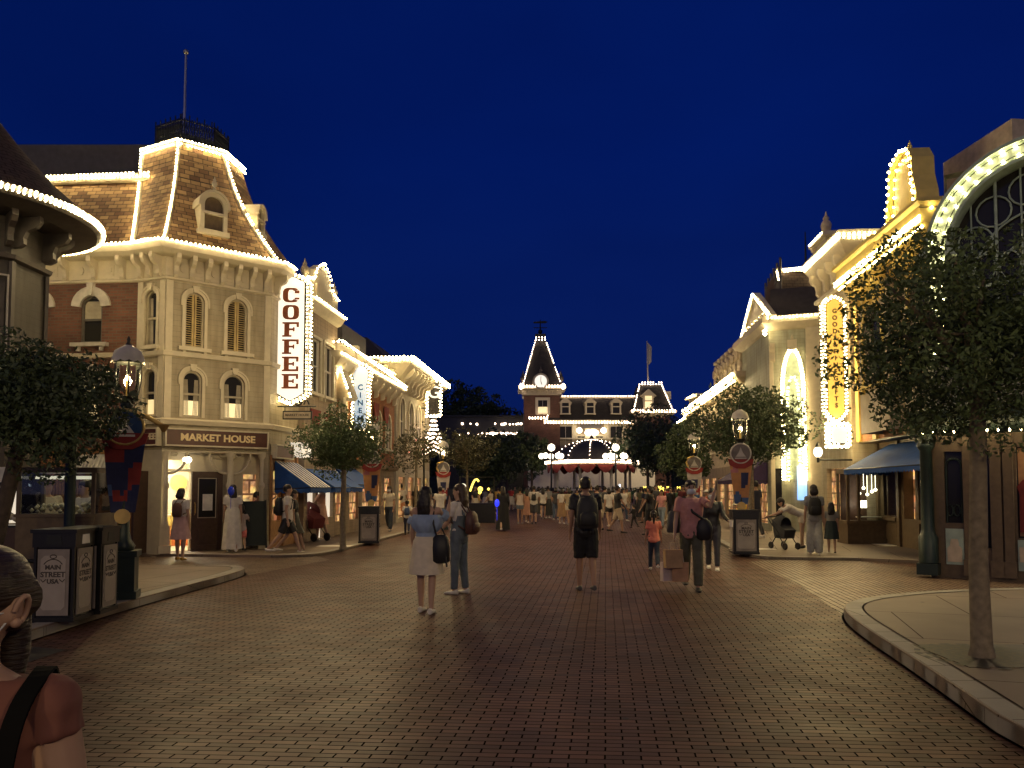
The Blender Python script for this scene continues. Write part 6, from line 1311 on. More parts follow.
MALE=[(-.11,.10,.09,0),(-.03,.163,.112,0),(.08,.152,.106,0),(.18,.145,.10,0),(.30,.165,.112,0),(.40,.175,.112,0),(.46,.168,.098,-.005),(.505,.125,.075,-.01),(.54,.062,.06,-.01)]
FEM=[(-.11,.10,.09,0),(-.03,.165,.115,-.01),(.08,.142,.102,0),(.18,.122,.09,0),(.30,.142,.108,.01),(.40,.152,.102,0),(.46,.148,.088,-.005),(.505,.11,.07,-.01),(.54,.052,.052,-.01)]
def person(label,pos,H=1.65,rz=0.,sex='f',top=('tee',WHITE),bot=('shorts',DENIM,.6),hair='long',legs=((.15,.1),(-.15,.2)),arms=((.1,.12,.25,0),(-.1,.12,.25,0)),lean=0.,head=(0,0),vox=.02,shoe=WHITE,skin='skin',haircol='hair',mask=False,face=False,hands=False,group=None,pack=None,hat=None,sling=None,hs=1.,fat=1.,phone=None):
    k=H/1.70; root=thing('person',label,'person',pos,group,rz); root['w']=[0.,0.,0.]
    X_=Vector((1,0,0)); up=Vector((0,math.sin(lean),math.cos(lean))); fw=Vector((0,math.cos(lean),-math.sin(lean)))
    pel=Vector((0,0,.90*k)); prof=FEM if sex=='f' else MALE
    # legs first, to ground the figure
    J=[]
    for s,(a,kn) in zip((-1,1),legs):
        h=pel+Vector((s*.085*k,0,-.03*k)); kne=h+Vector((s*.008,math.sin(a),-math.cos(a)))*.405*k; b=a-kn; an=kne+Vector((0,math.sin(b),-math.cos(b)))*.405*k; J.append((h,kne,an,b))
    low=min(j[2].z for j in J)-.07*k; dz=Vector((0,0,-low)); pel=pel+dz; J=[(a+dz,b+dz,c+dz,q) for a,b,c,q in J]
    def tp(t): return pel+up*(t*k)
    neck=tp(.54); A=[]
    for s,(f,ab,e,iw) in zip((-1,1),arms):
        sh=tp(.475 if sex=='m' else .463)+X_*(s*(.178 if sex=='m' else .158)*k*min(fat,1.15)); f2=f+lean*.0
        d=Vector((s*math.sin(ab),math.sin(f2)*math.cos(ab),-math.cos(f2)*math.cos(ab))); el=sh+d*.285*k
        d2=Vector((s*math.sin(ab*.6)-s*iw,math.sin(f2+e),-math.cos(f2+e))).normalized(); wr=el+d2*.245*k; A.append((sh,el,wr,d2))
    hl,ht=head; hup=Vector((math.sin(ht)*.3,math.sin(lean*.5+hl),math.cos(lean*.5+hl))).normalized()
    yaw=ht; hx=Vector((math.cos(yaw),math.sin(yaw),0)); hf=hup.cross(hx).normalized()  # forward of the head
    hx=hf.cross(hup); hc=neck+hup*(.135*k*(1 if hs==1 else .5+.5*hs)); hk=k*hs*1.02
    ty0=top[0]; m=MB(); m.smooth=True
    m.loft([ell(tp(t)+fw*(y*k),X_,fw,rx*k*fat,ry*k*fat) for t,rx,ry,y in prof])
    m.tube([neck-up*.05*k,neck+hup*.05*k],[.056*k,.05*k],10)
    hp=[(-.118,.022,.026,.045),(-.105,.038,.042,.035),(-.075,.056,.070,.016),(-.03,.069,.088,.004),(.02,.074,.094,0),(.06,.069,.087,-.004),(.092,.048,.060,-.006),(.11,.018,.022,-.006)]
    m.loft([ell(hc+hup*(z*hk)+hf*(y*hk),hx,hf,rx*hk,ry*hk,14) for z,rx,ry,y in hp])
    m.loft([ell(hc+hf*(d*hk)+hup*(z*hk),hx,hup,rx*hk,rz_*hk,8) for d,z,rx,rz_ in ((.07,-.02,.018,.03),(.10,-.025,.014,.018),(.112,-.03,.006,.008))])
    for s in (-1,1): m.ball(hc+hx*(s*.075*hk)+hup*(-.012*hk)-hf*.008*hk,.026*hk,1,(.6,.9,1.25) if abs(hx.x)>.7 else (.9,.6,1.25))
    for (h,kn_,an,b) in J:
        m.tube([h+Vector((0,0,.03*k)),h.lerp(kn_,.35),h.lerp(kn_,.85),kn_,kn_.lerp(an,.25),kn_.lerp(an,.65),an],[.085*k*fat,.078*k*fat,.056*k,.053*k,.055*k,.042*k,.034*k],10)
        toe=Vector((0,math.cos(b*.3),-.15+.0)); m.loft([ell(an+Vector((0,y*k,z*k)),X_,Vector((0,0,1)),rx*k,rz_*k,8) for y,z,rx,rz_ in ((-.05,-.03,.025,.03),(-.02,-.03,.035,.04),(.06,-.045,.038,.025),(.13,-.055,.04,.016),(.165,-.06,.025,.01))])
    for s,(sh,el,wr,d2) in zip((-1,1),A):
        m.ball(sh,.056*k*fat,2); m.tube([sh,sh.lerp(el,.5),el,el.lerp(wr,.3),wr],[(.048 if ty0!='cap' else .054)*k*fat,(.042 if ty0!='cap' else .049)*k*fat,.036*k,.037*k,.025*k],10)
        w1=wr+d2*.05*k; side=d2.cross(X_*s); side=side.normalized() if side.length>.1 else Vector((0,1,0)); nrm=d2.cross(side)
        m.loft([ell(wr+d2*(q*k),side,nrm,rx*k,ry*k,10) for q,rx,ry in ((-.01,.024,.02),(.03,.036,.018),(.08,.042,.015),(.095,.036,.012))])
        if hands:
            for i in range(4):
                o=side*((i-1.5)*.021*k); L=(.062,.075,.07,.055)[i]*k; p0=wr+d2*.08*k+o; p1=p0+d2*L*.5+nrm*.006*k; p2=p1+d2*L*.42+nrm*.02*k; m.tube([p0,p1,p2],[.0095*k,.009*k,.0075*k],7)
            m.tube([wr+d2*.03*k+side*.03*k,wr+d2*.065*k+side*.062*k,wr+d2*.10*k+side*.065*k],[.012*k,.011*k,.008*k],7)
        else: m.loft([ell(wr+d2*(q*k)+nrm*(o*k),side,nrm,rx*k,ry*k,8) for q,o,rx,ry in ((.09,0,.036,.014),(.13,.01,.033,.013),(.165,.025,.018,.01))])
    bm_=remesh(m,vox); part('body',bm_,skin,root)
    # top
    ty,tc=top[0],top[1]; inf=.016 if ty!='tank' else .012
    def torso_cloth(lo,hi,flare=0.):
        m=MB(); rr=[]
        for i in range(12):
            t=lo+(hi-lo)*i/11; 
            for (a,b) in zip(prof,prof[1:]):
                if a[0]<=t<=b[0]: u=(t-a[0])/(b[0]-a[0]); q=[a[j]+(b[j]-a[j])*u for j in range(4)]; break
            fl=1+flare*max(0,(lo+.18-t)/.18); rr.append(ell(tp(t)+fw*(q[3]*k),X_,fw,(q[1]*fat+inf)*k*fl,(q[2]*fat+inf)*k*fl,14))
        m.loft(rr); return m
    if ty in ('tee','tank','long','loose','tuck','cap'):
        m=torso_cloth(-.10 if ty not in ('tank','tuck') else (-.04 if ty=='tank' else .06),.512 if ty!='tank' else .44,.10 if ty=='loose' else .03)
        if ty=='tank':
            for s in (-1,1): m.tube([tp(.42)+X_*(s*.08*k)+fw*.1*k,tp(.515)+X_*(s*.085*k),tp(.42)+X_*(s*.08*k)-fw*.1*k],.022*k,6)
        else:
            fr_={'long':1.,'cap':.25}.get(ty,.62)
            for (sh,el,wr,d2) in A:
                m.ball(sh,(.066 if ty!='cap' else .060)*k*fat,2)
                if ty=='long': m.tube([sh,el,el.lerp(wr,.9)],[.06*k,.05*k,.036*k],10)
                else: m.tube([sh,sh.lerp(el,fr_)],[.062*k*fat,(.064 if ty!='cap' else .063)*k*fat],10)
        part('top',remesh(m,vox*.9,2 if vox>.01 else 14,1 if vox<.021 else 0),cm(tc),root)
    elif ty=='off':
        m=MB(); rr=[]; n=40
        for t,rx,ry,amp in ((.18,.145,.115,.006),(.24,.19,.15,.016),(.30,.215,.165,.018),(.38,.205,.145,.006),(.415,.185,.118,.002)):
            rr.append([tp(t)+X_*(k*(rx+amp*math.sin(i*9*2*PI/n))*math.cos(2*PI*i/n))+fw*(k*(ry+amp*math.sin(i*9*2*PI/n))*math.sin(2*PI*i/n)) for i in range(n)])
        m.loft(rr,True); m2=torso_cloth(.04,.24); 
        for (sh,el,wr,d2) in A: m2.tube([sh.lerp(el,.28),sh.lerp(el,.62)],[.075*k,.10*k],10)
        o=part('top',remesh(m2,vox*.9),cm(tc),root); part('ruffle',m,cm(tc),root)
    bt,bc,bl_=bot
    if bt in ('shorts','pants'):
        m=MB(); m.loft([ell(tp(t),X_,fw,rx*k*fat,ry*k*fat,14) for t,rx,ry in ((-.12,.10,.10),(-.06,.172,.125),(0,.172,.125),(.07,.155,.112),(.11,.148,.108))])
        for (h,kn_,an,b) in J:
            if bt=='shorts': e=h.lerp(kn_,min(1,bl_)); pts=[h+Vector((0,0,.02)),h.lerp(e,.5),e]+([e.lerp(an,.25*(bl_-1)/.25)] if bl_>1 else []); m.tube(pts,[.098*k*fat,.098*k*fat,.094*k*fat]+([.085*k] if bl_>1 else []),10)
            else: m.tube([h+Vector((0,0,.02)),h.lerp(kn_,.5),kn_,kn_.lerp(an,.5),an.lerp(kn_,.04)],[.097*k*fat,.085*k*fat,.068*k*bl_,.064*k*bl_,.055*k*bl_],10)
        part('trousers' if bt=='pants' else 'shorts',remesh(m,vox*.9,2,2 if vox<.021 else 0),cm(bc),root)
    elif bt in ('skirt','dress'):
        ze=max(.06,.88*k-bl_*k+dz.z*0); n=36; rr=[]; mid=(J[0][1]+J[1][1])/2; sp=abs(J[0][1].y-J[1][1].y)/2
        z0=tp(.12).z if bt=='skirt' else tp(.20).z; zb=max(.05,tp(0).z-bl_*k)
        for i in range(9):
            u=i/8; z=z0+(zb-z0)*u; wx=(.150 if u==0 else .172+.075*u*min(1,bl_/.45)); wy=(.112 if u==0 else .128+.07*u*min(1,bl_/.45)+sp*.7*u*u); amp=.012*u
            yo=mid.y*min(1,u*1.0)*.6+ (tp(0).y*(1-u)); rr.append([Vector((k*fat*(wx+amp*math.sin(j*8*2*PI/n))*math.cos(2*PI*j/n),yo+k*fat*(wy+amp*math.sin(j*8*2*PI/n))*math.sin(2*PI*j/n),z)) for j in range(n)])
        m=MB(); m.loft(rr,True); part('skirt',m,cm(bc),root)
    # shoes
    for (h,kn_,an,b) in J:
        m=MB(); m.loft([ell(an+Vector((0,y*k,z*k)),X_,Vector((0,0,1)),rx*k,rz_*k,10) for y,z,rx,rz_ in ((-.065,-.032,.026,.036),(-.04,-.03,.04,.042),(.05,-.042,.045,.032),(.13,-.05,.047,.024),(.175,-.056,.03,.014))]); part('shoe',m,cm(shoe,.6),root)
    # hair
    m=MB(); n=16; rr=[]
    for z,rx,ry,y in ((-.055,.070,.060,-.042),(-.02,.078,.082,-.024),(.02,.083,.098,-.012),(.065,.080,.098,-.008),(.098,.060,.074,-.010),(.119,.026,.034,-.010)):
        rr.append(ell(hc+hup*(z*hk)+hf*(y*hk),hx,hf,rx*hk,ry*hk,n))
    m.loft(rr)
    if hair in ('long','bob'):
        L=.34 if hair=='long' else .17; bk=lambda t: hc+hup*(.02*hk)-hf*((.045+.035*math.sin(t*2.6)*1.)*hk)-Vector((0,0,t*L*k))
        m.loft([ell(bk(t),hx,hf,rx*hk,ry*hk,12) for t,rx,ry in ((0,.082,.068),(.25,.094,.066),(.5,.10,.06),(.8,.09,.045),(1.,.055,.022))])
    if hair=='pony': m.tube([hc+hup*.05*hk-hf*.08*hk,hc+hup*.03*hk-hf*.135*hk,hc-hup*.08*hk-hf*.13*hk,hc-hup*.2*hk-hf*.11*hk],[.025*hk,.036*hk,.034*hk,.012*hk],10)
    if hair=='bun': m.ball(hc+hup*.10*hk-hf*.07*hk,.045*hk,2)
    part('hair',remesh(m,max(.009,vox*.7),1,3 if .01<vox<.021 else 0),haircol,root)
    if hat:
        m=MB(); m.loft([ell(hc+hup*(z*hk)+hf*(y*hk),hx,hf,rx*hk,ry*hk,16) for z,rx,ry,y in ((.05,.089,.106,-.008),(.08,.086,.10,-.008),(.115,.062,.074,-.008),(.132,.02,.024,-.008))])
        if hat[0]=='cap': m.loft([ell(hc+hup*(.055*hk)+hf*(d*hk),hx,hup,rx*hk,.006*hk,10) for d,rx in ((.08,.075),(.13,.07),(.165,.04))])
        if hat[0]=='brim': m.loft([ell(hc+hup*(z*hk),hx,hf,r_*hk,r_*hk*1.05,18) for z,r_ in ((.04,.16),(.052,.16),(.06,.09))])
        part('hat',m,cm(hat[1]),root)
    if hat is None and sling is None and phone is None: pass
    if mask:
        m=MB(); rr=[]
        for z,ha,d in ((-.02,.85,.102),(-.045,1.05,.116),(-.075,1.05,.110),(-.10,.9,.082)):
            rr.append([hc+hup*(z*hk)+hx*(math.sin(a)*.076*hk)+hf*((.01+(d-.01)*math.cos(a)**.8)*hk) for a in [-ha+2*ha*i/10 for i in range(11)]])
        vs=rr; mm=MB(); mm.loft(rr,False,False); 
        for s in (-1,1):
            ear=hc+hx*(s*.08*hk)-hup*.005*hk
            for q in (rr[0],rr[-1]): mm.tube([q[0] if s<0 else q[-1],ear-hf*.015*hk],.0025*k,4)
        part('mask',mm,'mask_cloth',root)
    if face:
        m=MB()
        for s in (-1,1): m.ball(hc+hx*(s*.032*hk)+hf*.083*hk+hup*.008*hk,.0125*hk,2); m.tube([hc+hx*(s*.018*hk)+hf*.092*hk+hup*.034*hk,hc+hx*(s*.05*hk)+hf*.083*hk+hup*.034*hk],.005*hk,5)
        part('eye',m,'eye_dark',root)
        if not mask: m=MB(); m.tube([hc-hx*.022*hk+hf*.086*hk-hup*.068*hk,hc+hf*.094*hk-hup*.07*hk,hc+hx*.022*hk+hf*.086*hk-hup*.068*hk],.006*hk,5); part('mouth',m,cm((.25,.09,.07)),root)
    R_=Matrix.Rotation(rz,3,'Z'); W_=lambda p:R_@Vector(p)+Vector(pos)
    if pack: # worn backpack, in local coordinates
        pc,ps=pack; m=MB(); c=tp(.28)-fw*((.115 if sex=='m' else .105)*fat+.085)*k
        m.loft([ell(c+up*(z*k*ps),X_,fw,rx*k*ps,ry*k*ps,14) for z,rx,ry in ((-.21,.11,.06),(-.18,.145,.085),(-.05,.15,.095),(.10,.14,.085),(.18,.11,.06),(.205,.05,.03))])
        o=part('backpack',m,cm(pc,.7),root); m=MB(); m.loft([ell(c+up*(z*k*ps)-fw*.085*k*ps,X_,fw,rx*k*ps,ry*k*ps,10) for z,rx,ry in ((-.17,.09,.02),(-.15,.11,.035),(-.03,.105,.03),(0,.08,.015))])
        for s in (-1,1): m.tube([c+up*.16*k*ps+X_*(s*.07*k),tp(.525)+X_*(s*.085*k),tp(.43)+X_*(s*.10*k)+fw*.115*k,tp(.22)+X_*(s*.13*k)+fw*.08*k,c-up*.13*k*ps+X_*(s*.12*k)+fw*.06*k],.016*k,6)
        part('strap',m,cm(tuple(x*.7 for x in pc),.7),o)
    if sling:
        sc_,s=sling; m=MB(); c=tp(.16)-fw*.17*k+X_*(s*.04*k); m.loft([ell(c+up*(z*k)+X_*(z*.5*k),X_,fw,rx*k,ry*k,10) for z,rx,ry in ((-.09,.06,.03),(-.06,.10,.05),(.04,.10,.05),(.09,.05,.025))]); m.tube([c+up*.07*k,tp(.3)-fw*.14*k,tp(.525)-X_*(s*.09*k),tp(.3)+fw*.14*k,tp(.1)+X_*(s*.17*k)+fw*.03*k,c-up*.03*k],.014*k,6); part('sling_bag',m,cm(sc_,.7),root)
    root_info=dict(tp=tp,k=k,A=A,J=J,hc=hc,hx=hx,hf=hf,hup=hup,hk=hk,W=W_,up=up,fw=fw,root=root); return root_info
AWAY=0.; TOWARD=PI
def gp(px,py,z=0.): q=G(px,py,z); return (q.x,q.y,z)
def bagthing(name,label,mb,mat,cat,W_,extra=None):
    # local-space mesh carried by a person, placed in the world as its own thing
    mb.v=[tuple(W_(v)) for v in mb.v]
    if extra is None: return solo(name,mb,mat,label,cat)
    for e in extra: e[1].v=[tuple(W_(v)) for v in e[1].v]
    xs=[Vector(v) for v in mb.v]; c=sum(xs,Vector())/len(xs); r=thing(name,label,cat,(c.x,c.y,min(v.z for v in xs))); part('body',mb,mat,r)
    for nm,b,mt in extra: part(nm,b,mt,r)
    return r
# ---- the woman with the shoulder bag and her friend
p=person('person in a denim blue off-shoulder top and cream skirt holding up a phone',gp(426,613),1.62,R(-8),'f',('off',(.22,.29,.42)),('skirt',(.56,.49,.38),.38),'long',legs=((.12,.05),(-.06,.08)),arms=((.1,.15,.4,0),(1.1,.25,1.5,.15)),vox=.014,shoe=(.55,.52,.47),hands=True,head=(0,-.2))
m=MB(); k=p['k']; c=p['tp'](-.02)+Vector((.20,-.06,0)); m.loft([ell(c+Vector((0,0,z)),Vector((1,0,0)),Vector((0,1,0)),rx,ry,14) for z,rx,ry in ((-.2,.09,.06),(-.17,.125,.085),(0,.12,.08),(.12,.10,.065),(.16,.06,.03))])
s_=MB(); s_.tube([c+Vector((-.05,0,.14)),p['tp'](.3)+Vector((.12,-.12,0)),p['tp'](.52)+Vector((.10,-.02,0)),p['tp'](.3)+Vector((.14,.10,0)),c+Vector((.06,.03,.14))],.012,6)
s_.tube([c+Vector((.08,-.05,-.1)),c+Vector((.1,-.07,-.24))],.012,5)
bagthing('shoulder_bag','black leather shoulder bag hanging against a cream skirt',m,cm(BLACK,.5),'bag',p['W'],[('strap',s_,cm(BLACK,.5))])
sh,el,wr,d2=p['A'][1]; F=Fr(p['W'](wr+d2*.10),R(-8)); m=MB(); m.box(F,-.037,.037,-.008,.0,-.03,.12); solo('phone',m,'black_gloss','dark phone held up by the woman in the denim top','phone')
p=person('person in grey blue overalls and a white tee with a brown backpack',gp(459,594),1.66,R(62),'f',('tuck',WHITE),('pants',(.10,.125,.15),1.0),'long',legs=((.05,.02),(-.05,.06)),arms=((.35,.15,.45,.1),(.25,.1,.3,.1)),vox=.014,shoe=(.6,.57,.5),hands=True,head=(.05,.2),haircol='hair_brown')
m=MB(); m.loft([ell(p['tp'](t),Vector((1,0,0)),Vector((0,1,0)),rx,ry,14) for t,rx,ry in ((.0,.178,.132),(.1,.158,.12),(.2,.142,.115),(.3,.15,.13))]); 
for s in (-1,1): m.tube([p['tp'](.29)+Vector((s*.08,.125,0)),p['tp'](.50)+Vector((s*.09,.05,0)),p['tp'](.515)+Vector((s*.085,-.02,0)),p['tp'](.3)+Vector((s*.06,-.125,0))],.02,6)
part('bib',m,cm((.10,.125,.15)),p['root'])
m=MB(); c=p['tp'](.20)-p['fw']*.22; m.loft([ell(c+Vector((0,0,z)),Vector((1,0,0)),Vector((0,1,0)),rx,ry,14) for z,rx,ry in ((-.18,.10,.06),(-.15,.13,.085),(0,.135,.09),(.12,.12,.07),(.17,.06,.03))])
s_=MB(); s_.loft([ell(c+Vector((0,-.085,z)),Vector((1,0,0)),Vector((0,1,0)),rx,ry,10) for z,rx,ry in ((-.14,.08,.02),(-.1,.1,.03),(-.02,.095,.03),(.0,.07,.01))])
for s in (-1,1): s_.tube([c+Vector((s*.06,.05,.14)),p['tp'](.535)+Vector((s*.08,-.03,0)),p['tp'](.42)+Vector((s*.10,.12,0)),p['tp'](.2)+Vector((s*.13,.06,0)),c+Vector((s*.11,.06,-.1))],.014,6)
bagthing('backpack','small brown leather backpack worn over grey blue overalls',m,cm((.09,.04,.03),.45),'backpack',p['W'],[('strap',s_,cm((.07,.03,.022),.45))])
# ---- man walking away
p=person('person in a black tee and black shorts walking away down the middle of the street',gp(586,591),1.78,R(2),'m',('tee',BLACK),('shorts',(.010,.010,.011),.95),'short',legs=((.14,.12),(-.16,.28)),arms=((-.05,.12,.3,0),(.12,.12,.2,0)),vox=.014,shoe=DKGREY,hands=True,skin='skin_tan')
m=MB(); c=p['tp'](.27)-p['fw']*.225; m.loft([ell(c+Vector((0,0,z)),Vector((1,0,0)),Vector((0,1,0)),rx,ry,16) for z,rx,ry in ((-.25,.13,.07),(-.22,.165,.10),(-.05,.17,.115),(.12,.16,.10),(.21,.13,.07),(.245,.06,.03))])
s_=MB(); s_.loft([ell(c+Vector((0,-.10,z)),Vector((1,0,0)),Vector((0,1,0)),rx,ry,10) for z,rx,ry in ((-.2,.11,.02),(-.17,.13,.045),(-.03,.125,.04),(.0,.09,.015))])
for s in (-1,1): s_.tube([c+Vector((s*.09,.06,.2)),p['tp'](.53)+Vector((s*.1,-.02,0)),p['tp'](.42)+Vector((s*.115,.125,0)),p['tp'](.2)+Vector((s*.15,.06,0)),c+Vector((s*.14,.08,-.16))],.02,6)
bagthing('backpack','large black backpack on the man walking down the middle of the street',m,cm((.02,.021,.022),.6),'backpack',p['W'],[('pocket',s_,cm((.015,.015,.016),.6))])
# ---- girl and the man on the phone
p=person('small person in a coral tee and jeans walking beside the shopping bags',gp(654,570),1.14,R(-6),'f',('loose',CORAL),('pants',DKDENIM,1.05),'pony',legs=((.2,.1),(-.22,.5)),arms=((.05,.18,.3,0),(.3,.18,.2,0)),vox=.013,shoe=(.5,.48,.45),hs=1.22)
p=person('person in a pink polo and olive trousers walking with a phone at the ear',gp(692,590),1.74,R(170),'m',('tee',(.48,.23,.20)),('pants',OLIVE,1.15),'short',legs=((.24,.1),(-.20,.35)),arms=((1.25,.35,2.25,-.06),(.08,.18,.28,0)),vox=.013,shoe=BLACK,hands=True,mask=True,face=True,head=(0,.15))
sh,el,wr,d2=p['A'][0]; ph=MB(); q=p['W'](wr+d2*.08); F=Fr(q,R(170)); ph.box(F,-.012,.0,-.04,.04,-.05,.10); solo('phone',ph,'black_gloss','black phone pressed to the ear of the man in pink','phone')
m=MB(); c=p['tp'](.02)+Vector((-.19,.10,0)); m.loft([ell(c+Vector((-.02*z,0,z)),Vector((1,0,0)),Vector((0,1,0)),rx,ry,14) for z,rx,ry in ((-.15,.07,.04),(-.12,.12,.06),(.05,.13,.06),(.15,.09,.04),(.19,.03,.02))])
s_=MB(); s_.tube([c+Vector((0,.0,.17)),p['tp'](.3)+Vector((-.02,.135,0)),p['tp'](.535)+Vector((.10,.02,0)),p['tp'](.3)+Vector((.06,-.13,0)),c+Vector((-.06,-.1,.12))],.022,6)
bagthing('crossbody_bag','black crossbody bag slung on the man in the pink polo',m,cm(BLACK,.5),'bag',p['W'],[('strap',s_,cm(BLACK,.5))])
m=MB(); c=p['tp'](.17)+Vector((.27,-.08,0)); m.loft([ell(c+Vector((0,0,z)),Vector((1,0,0)),Vector((0,1,0)),rx,ry,12) for z,rx,ry in ((-.2,.09,.06),(-.17,.11,.09),(.0,.10,.09),(.14,.07,.05))]); s_=MB(); s_.tube([c+Vector((-.02,.04,.1)),p['tp'](.53)+Vector((.12,.02,0)),c+Vector((-.04,-.06,.1))],.014,6)
bagthing('tote_bag','dark grey tote bag under the right arm of the man in pink',m,cm(DKGREY,.7),'bag',p['W'],[('strap',s_,cm(DKGREY,.7))])
sh,el,wr,d2=p['A'][1]; hq=p['W'](wr+d2*.13)
def paper_bag(c,w_,d_,h,rz,mat,label):
    F=Fr(c,rz); r=thing('shopping_bag',label,'shopping bag',c); m=MB(); t=.002
    m.hexa([F.p(-w_/2,d_/2,0),F.p(w_/2,d_/2,0),F.p(w_/2,-d_/2,0),F.p(-w_/2,-d_/2,0),F.p(-w_/2-.01,d_/2*.8,h),F.p(w_/2+.01,d_/2*.8,h),F.p(w_/2+.01,-d_/2*.8,h),F.p(-w_/2-.01,-d_/2*.8,h)]); part('bag_body',m,mat,r)
    m=MB()
    for s in (-1,1): m.tube([F.p(-w_*.22,s*d_*.4,h),F.p(-w_*.16,s*d_*.2,h+.11),F.p(w_*.16,s*d_*.2,h+.11),F.p(w_*.22,s*d_*.4,h)],.004,5)
    part('handle',m,cm(CREAM),r)
paper_bag(Vector((hq.x-.02,hq.y-.02,hq.z-.40)),.27,.12,.28,.15,cm((.42,.27,.13)),'plain brown paper shopping bag held uppermost by the man in pink')
paper_bag(Vector((hq.x+.10,hq.y+.02,hq.z-.62)),.24,.10,.30,-.3,cm((.42,.24,.13)),'tan shopping bag hanging lowest beside the olive trousers')
paper_bag(Vector((hq.x-.09,hq.y+.10,hq.z-.62)),.20,.09,.30,.4,cm((.55,.44,.40)),'pale printed shopping bag nearest the girl in coral')
p=person('person in a long sleeved black top holding a white drink behind the man in pink',gp(713,570),1.6,R(165),'f',('long',BLACK),('pants',DKGREY,1.),'long',arms=((.5,.25,.6,-.3),(.1,.1,.2,0)),vox=.02,mask=True)
sh,el,wr,d2=p['A'][0]; q=p['W'](wr+d2*.1); m=MB(); m.lathe(q-Z*.06,[(.03,0),(.04,.12)],12); solo('drink_cup',m,'white_trim','white drink cup held out by an arm in a black sleeve','cup')
# ---- woman at the shop door and the group by the chalk board
person('person in a white tee and pink skirt with a brown backpack facing the lit doorway',gp(180,560),1.6,R(-5),'f',('tee',WHITE),('skirt',(.50,.32,.30),.42),'bob',legs=((.06,.02),(-.06,.02)),vox=.018,shoe=MUSTARD,pack=((.10,.045,.03),.8))
person('person with long black hair in a white trailing dress beside the shop door',gp(232,552,.07),1.62,R(20),'f',('tee',WHITE),('dress',(.6,.57,.5),.82),'long',vox=.02,lean=.08)
person('child in a white top and pink shorts running in front of the chalk board',gp(241,553),1.18,R(25),'f',('loose',(.5,.42,.40)),('shorts',(.58,.16,.15),.75),'bob',legs=((.45,.25),(-.35,.55)),arms=((.7,.35,.3,0),(.7,.4,.3,0)),vox=.018,hs=1.2,shoe=BLACK)
person('person in a coral top leaning behind the dark green chalk board',gp(251,548,.07),1.45,R(-60),'f',('tee',(.5,.16,.14)),('pants',DKDENIM,1.),'short',lean=.25,arms=((.8,.2,1.2,0),(1.4,.3,.9,0)),vox=.02)
person('person in a white tee with a big black backpack striding past the blue awning',gp(287,554,.02),1.72,R(-75),'m',('tee',WHITE),('shorts',BLACK,.85),'short',legs=((.45,.15),(-.42,.3)),vox=.018,pack=((.012,.012,.013),1.05))
person('person with long hair in a short black dress striding beside a black backpack',gp(293,553,.0),1.62,R(-70),'f',('tee',BLACK),('dress',BLACK,.34),'long',legs=((.42,.1),(-.42,.3)),vox=.018)
person('person in a pale pink dress looking down at a dark red pushchair',gp(321,540,.07),1.62,R(80),'f',('tee',PEACH),('dress',(.55,.32,.23),.42),'bun',arms=((.6,.1,.9,0),(.6,.1,.9,0)),vox=.02,head=(.3,0))
def stroller(px,py,label,col,sc_=1.,rz=0.):
    c=G(px,py,.07); r=thing('pushchair',label,'pushchair',c); F=Fr(c,rz); s=sc_; m=MB()
    m.hexa([F.p(-.2*s,.25*s,.35*s),F.p(.2*s,.25*s,.35*s),F.p(.2*s,-.2*s,.35*s),F.p(-.2*s,-.2*s,.35*s),F.p(-.22*s,.32*s,.62*s),F.p(.22*s,.32*s,.62*s),F.p(.22*s,-.3*s,.95*s),F.p(-.22*s,-.3*s,.95*s)]); part('seat',m,cm(col),r)
    m=MB(); m.loft([[F.p(.22*s*math.cos(t)*1.0,-.3*s+q*s,.75*s+.30*s*math.sin(t)*kk) for t in [i*PI/8 for i in range(9)]] for q,kk in ((0,.9),(.2,1.15),(.42,.9))],False,False); part('hood',m,cm(tuple(x*.7 for x in col)),r)
    m=MB()
    for sx in (-.24*s,.24*s): m.tube([F.p(sx,.35*s,.12*s),F.p(sx,-.1*s,.6*s),F.p(sx,-.5*s,1.02*s)],.014,6); m.tube([F.p(sx,-.32*s,.12*s),F.p(sx,.0,.5*s)],.014,6)
    m.tube([F.p(-.24*s,-.5*s,1.02*s),F.p(.24*s,-.5*s,1.02*s)],.018,6); part('frame',m,'iron',r)
    for sx in (-.25*s,.25*s):
        for sy in (.35*s,-.32*s): m=MB(); m.loft([[F.p(sx+o,sy+rr*s*math.cos(i*PI/8),.115*s+rr*s*math.sin(i*PI/8)) for i in range(16)] for o,rr in ((-.025,.09),(-.015,.115),(.015,.115),(.025,.09))]); part('wheel',m,'black_gloss',r)
stroller(311,541,'dark red pushchair parked by the person in the pale pink dress',(.13,.02,.02),1.05,R(60)); stroller(784,549,'dark pushchair with a pale jacket over it on the right pavement',(.03,.03,.035),.78,R(20))
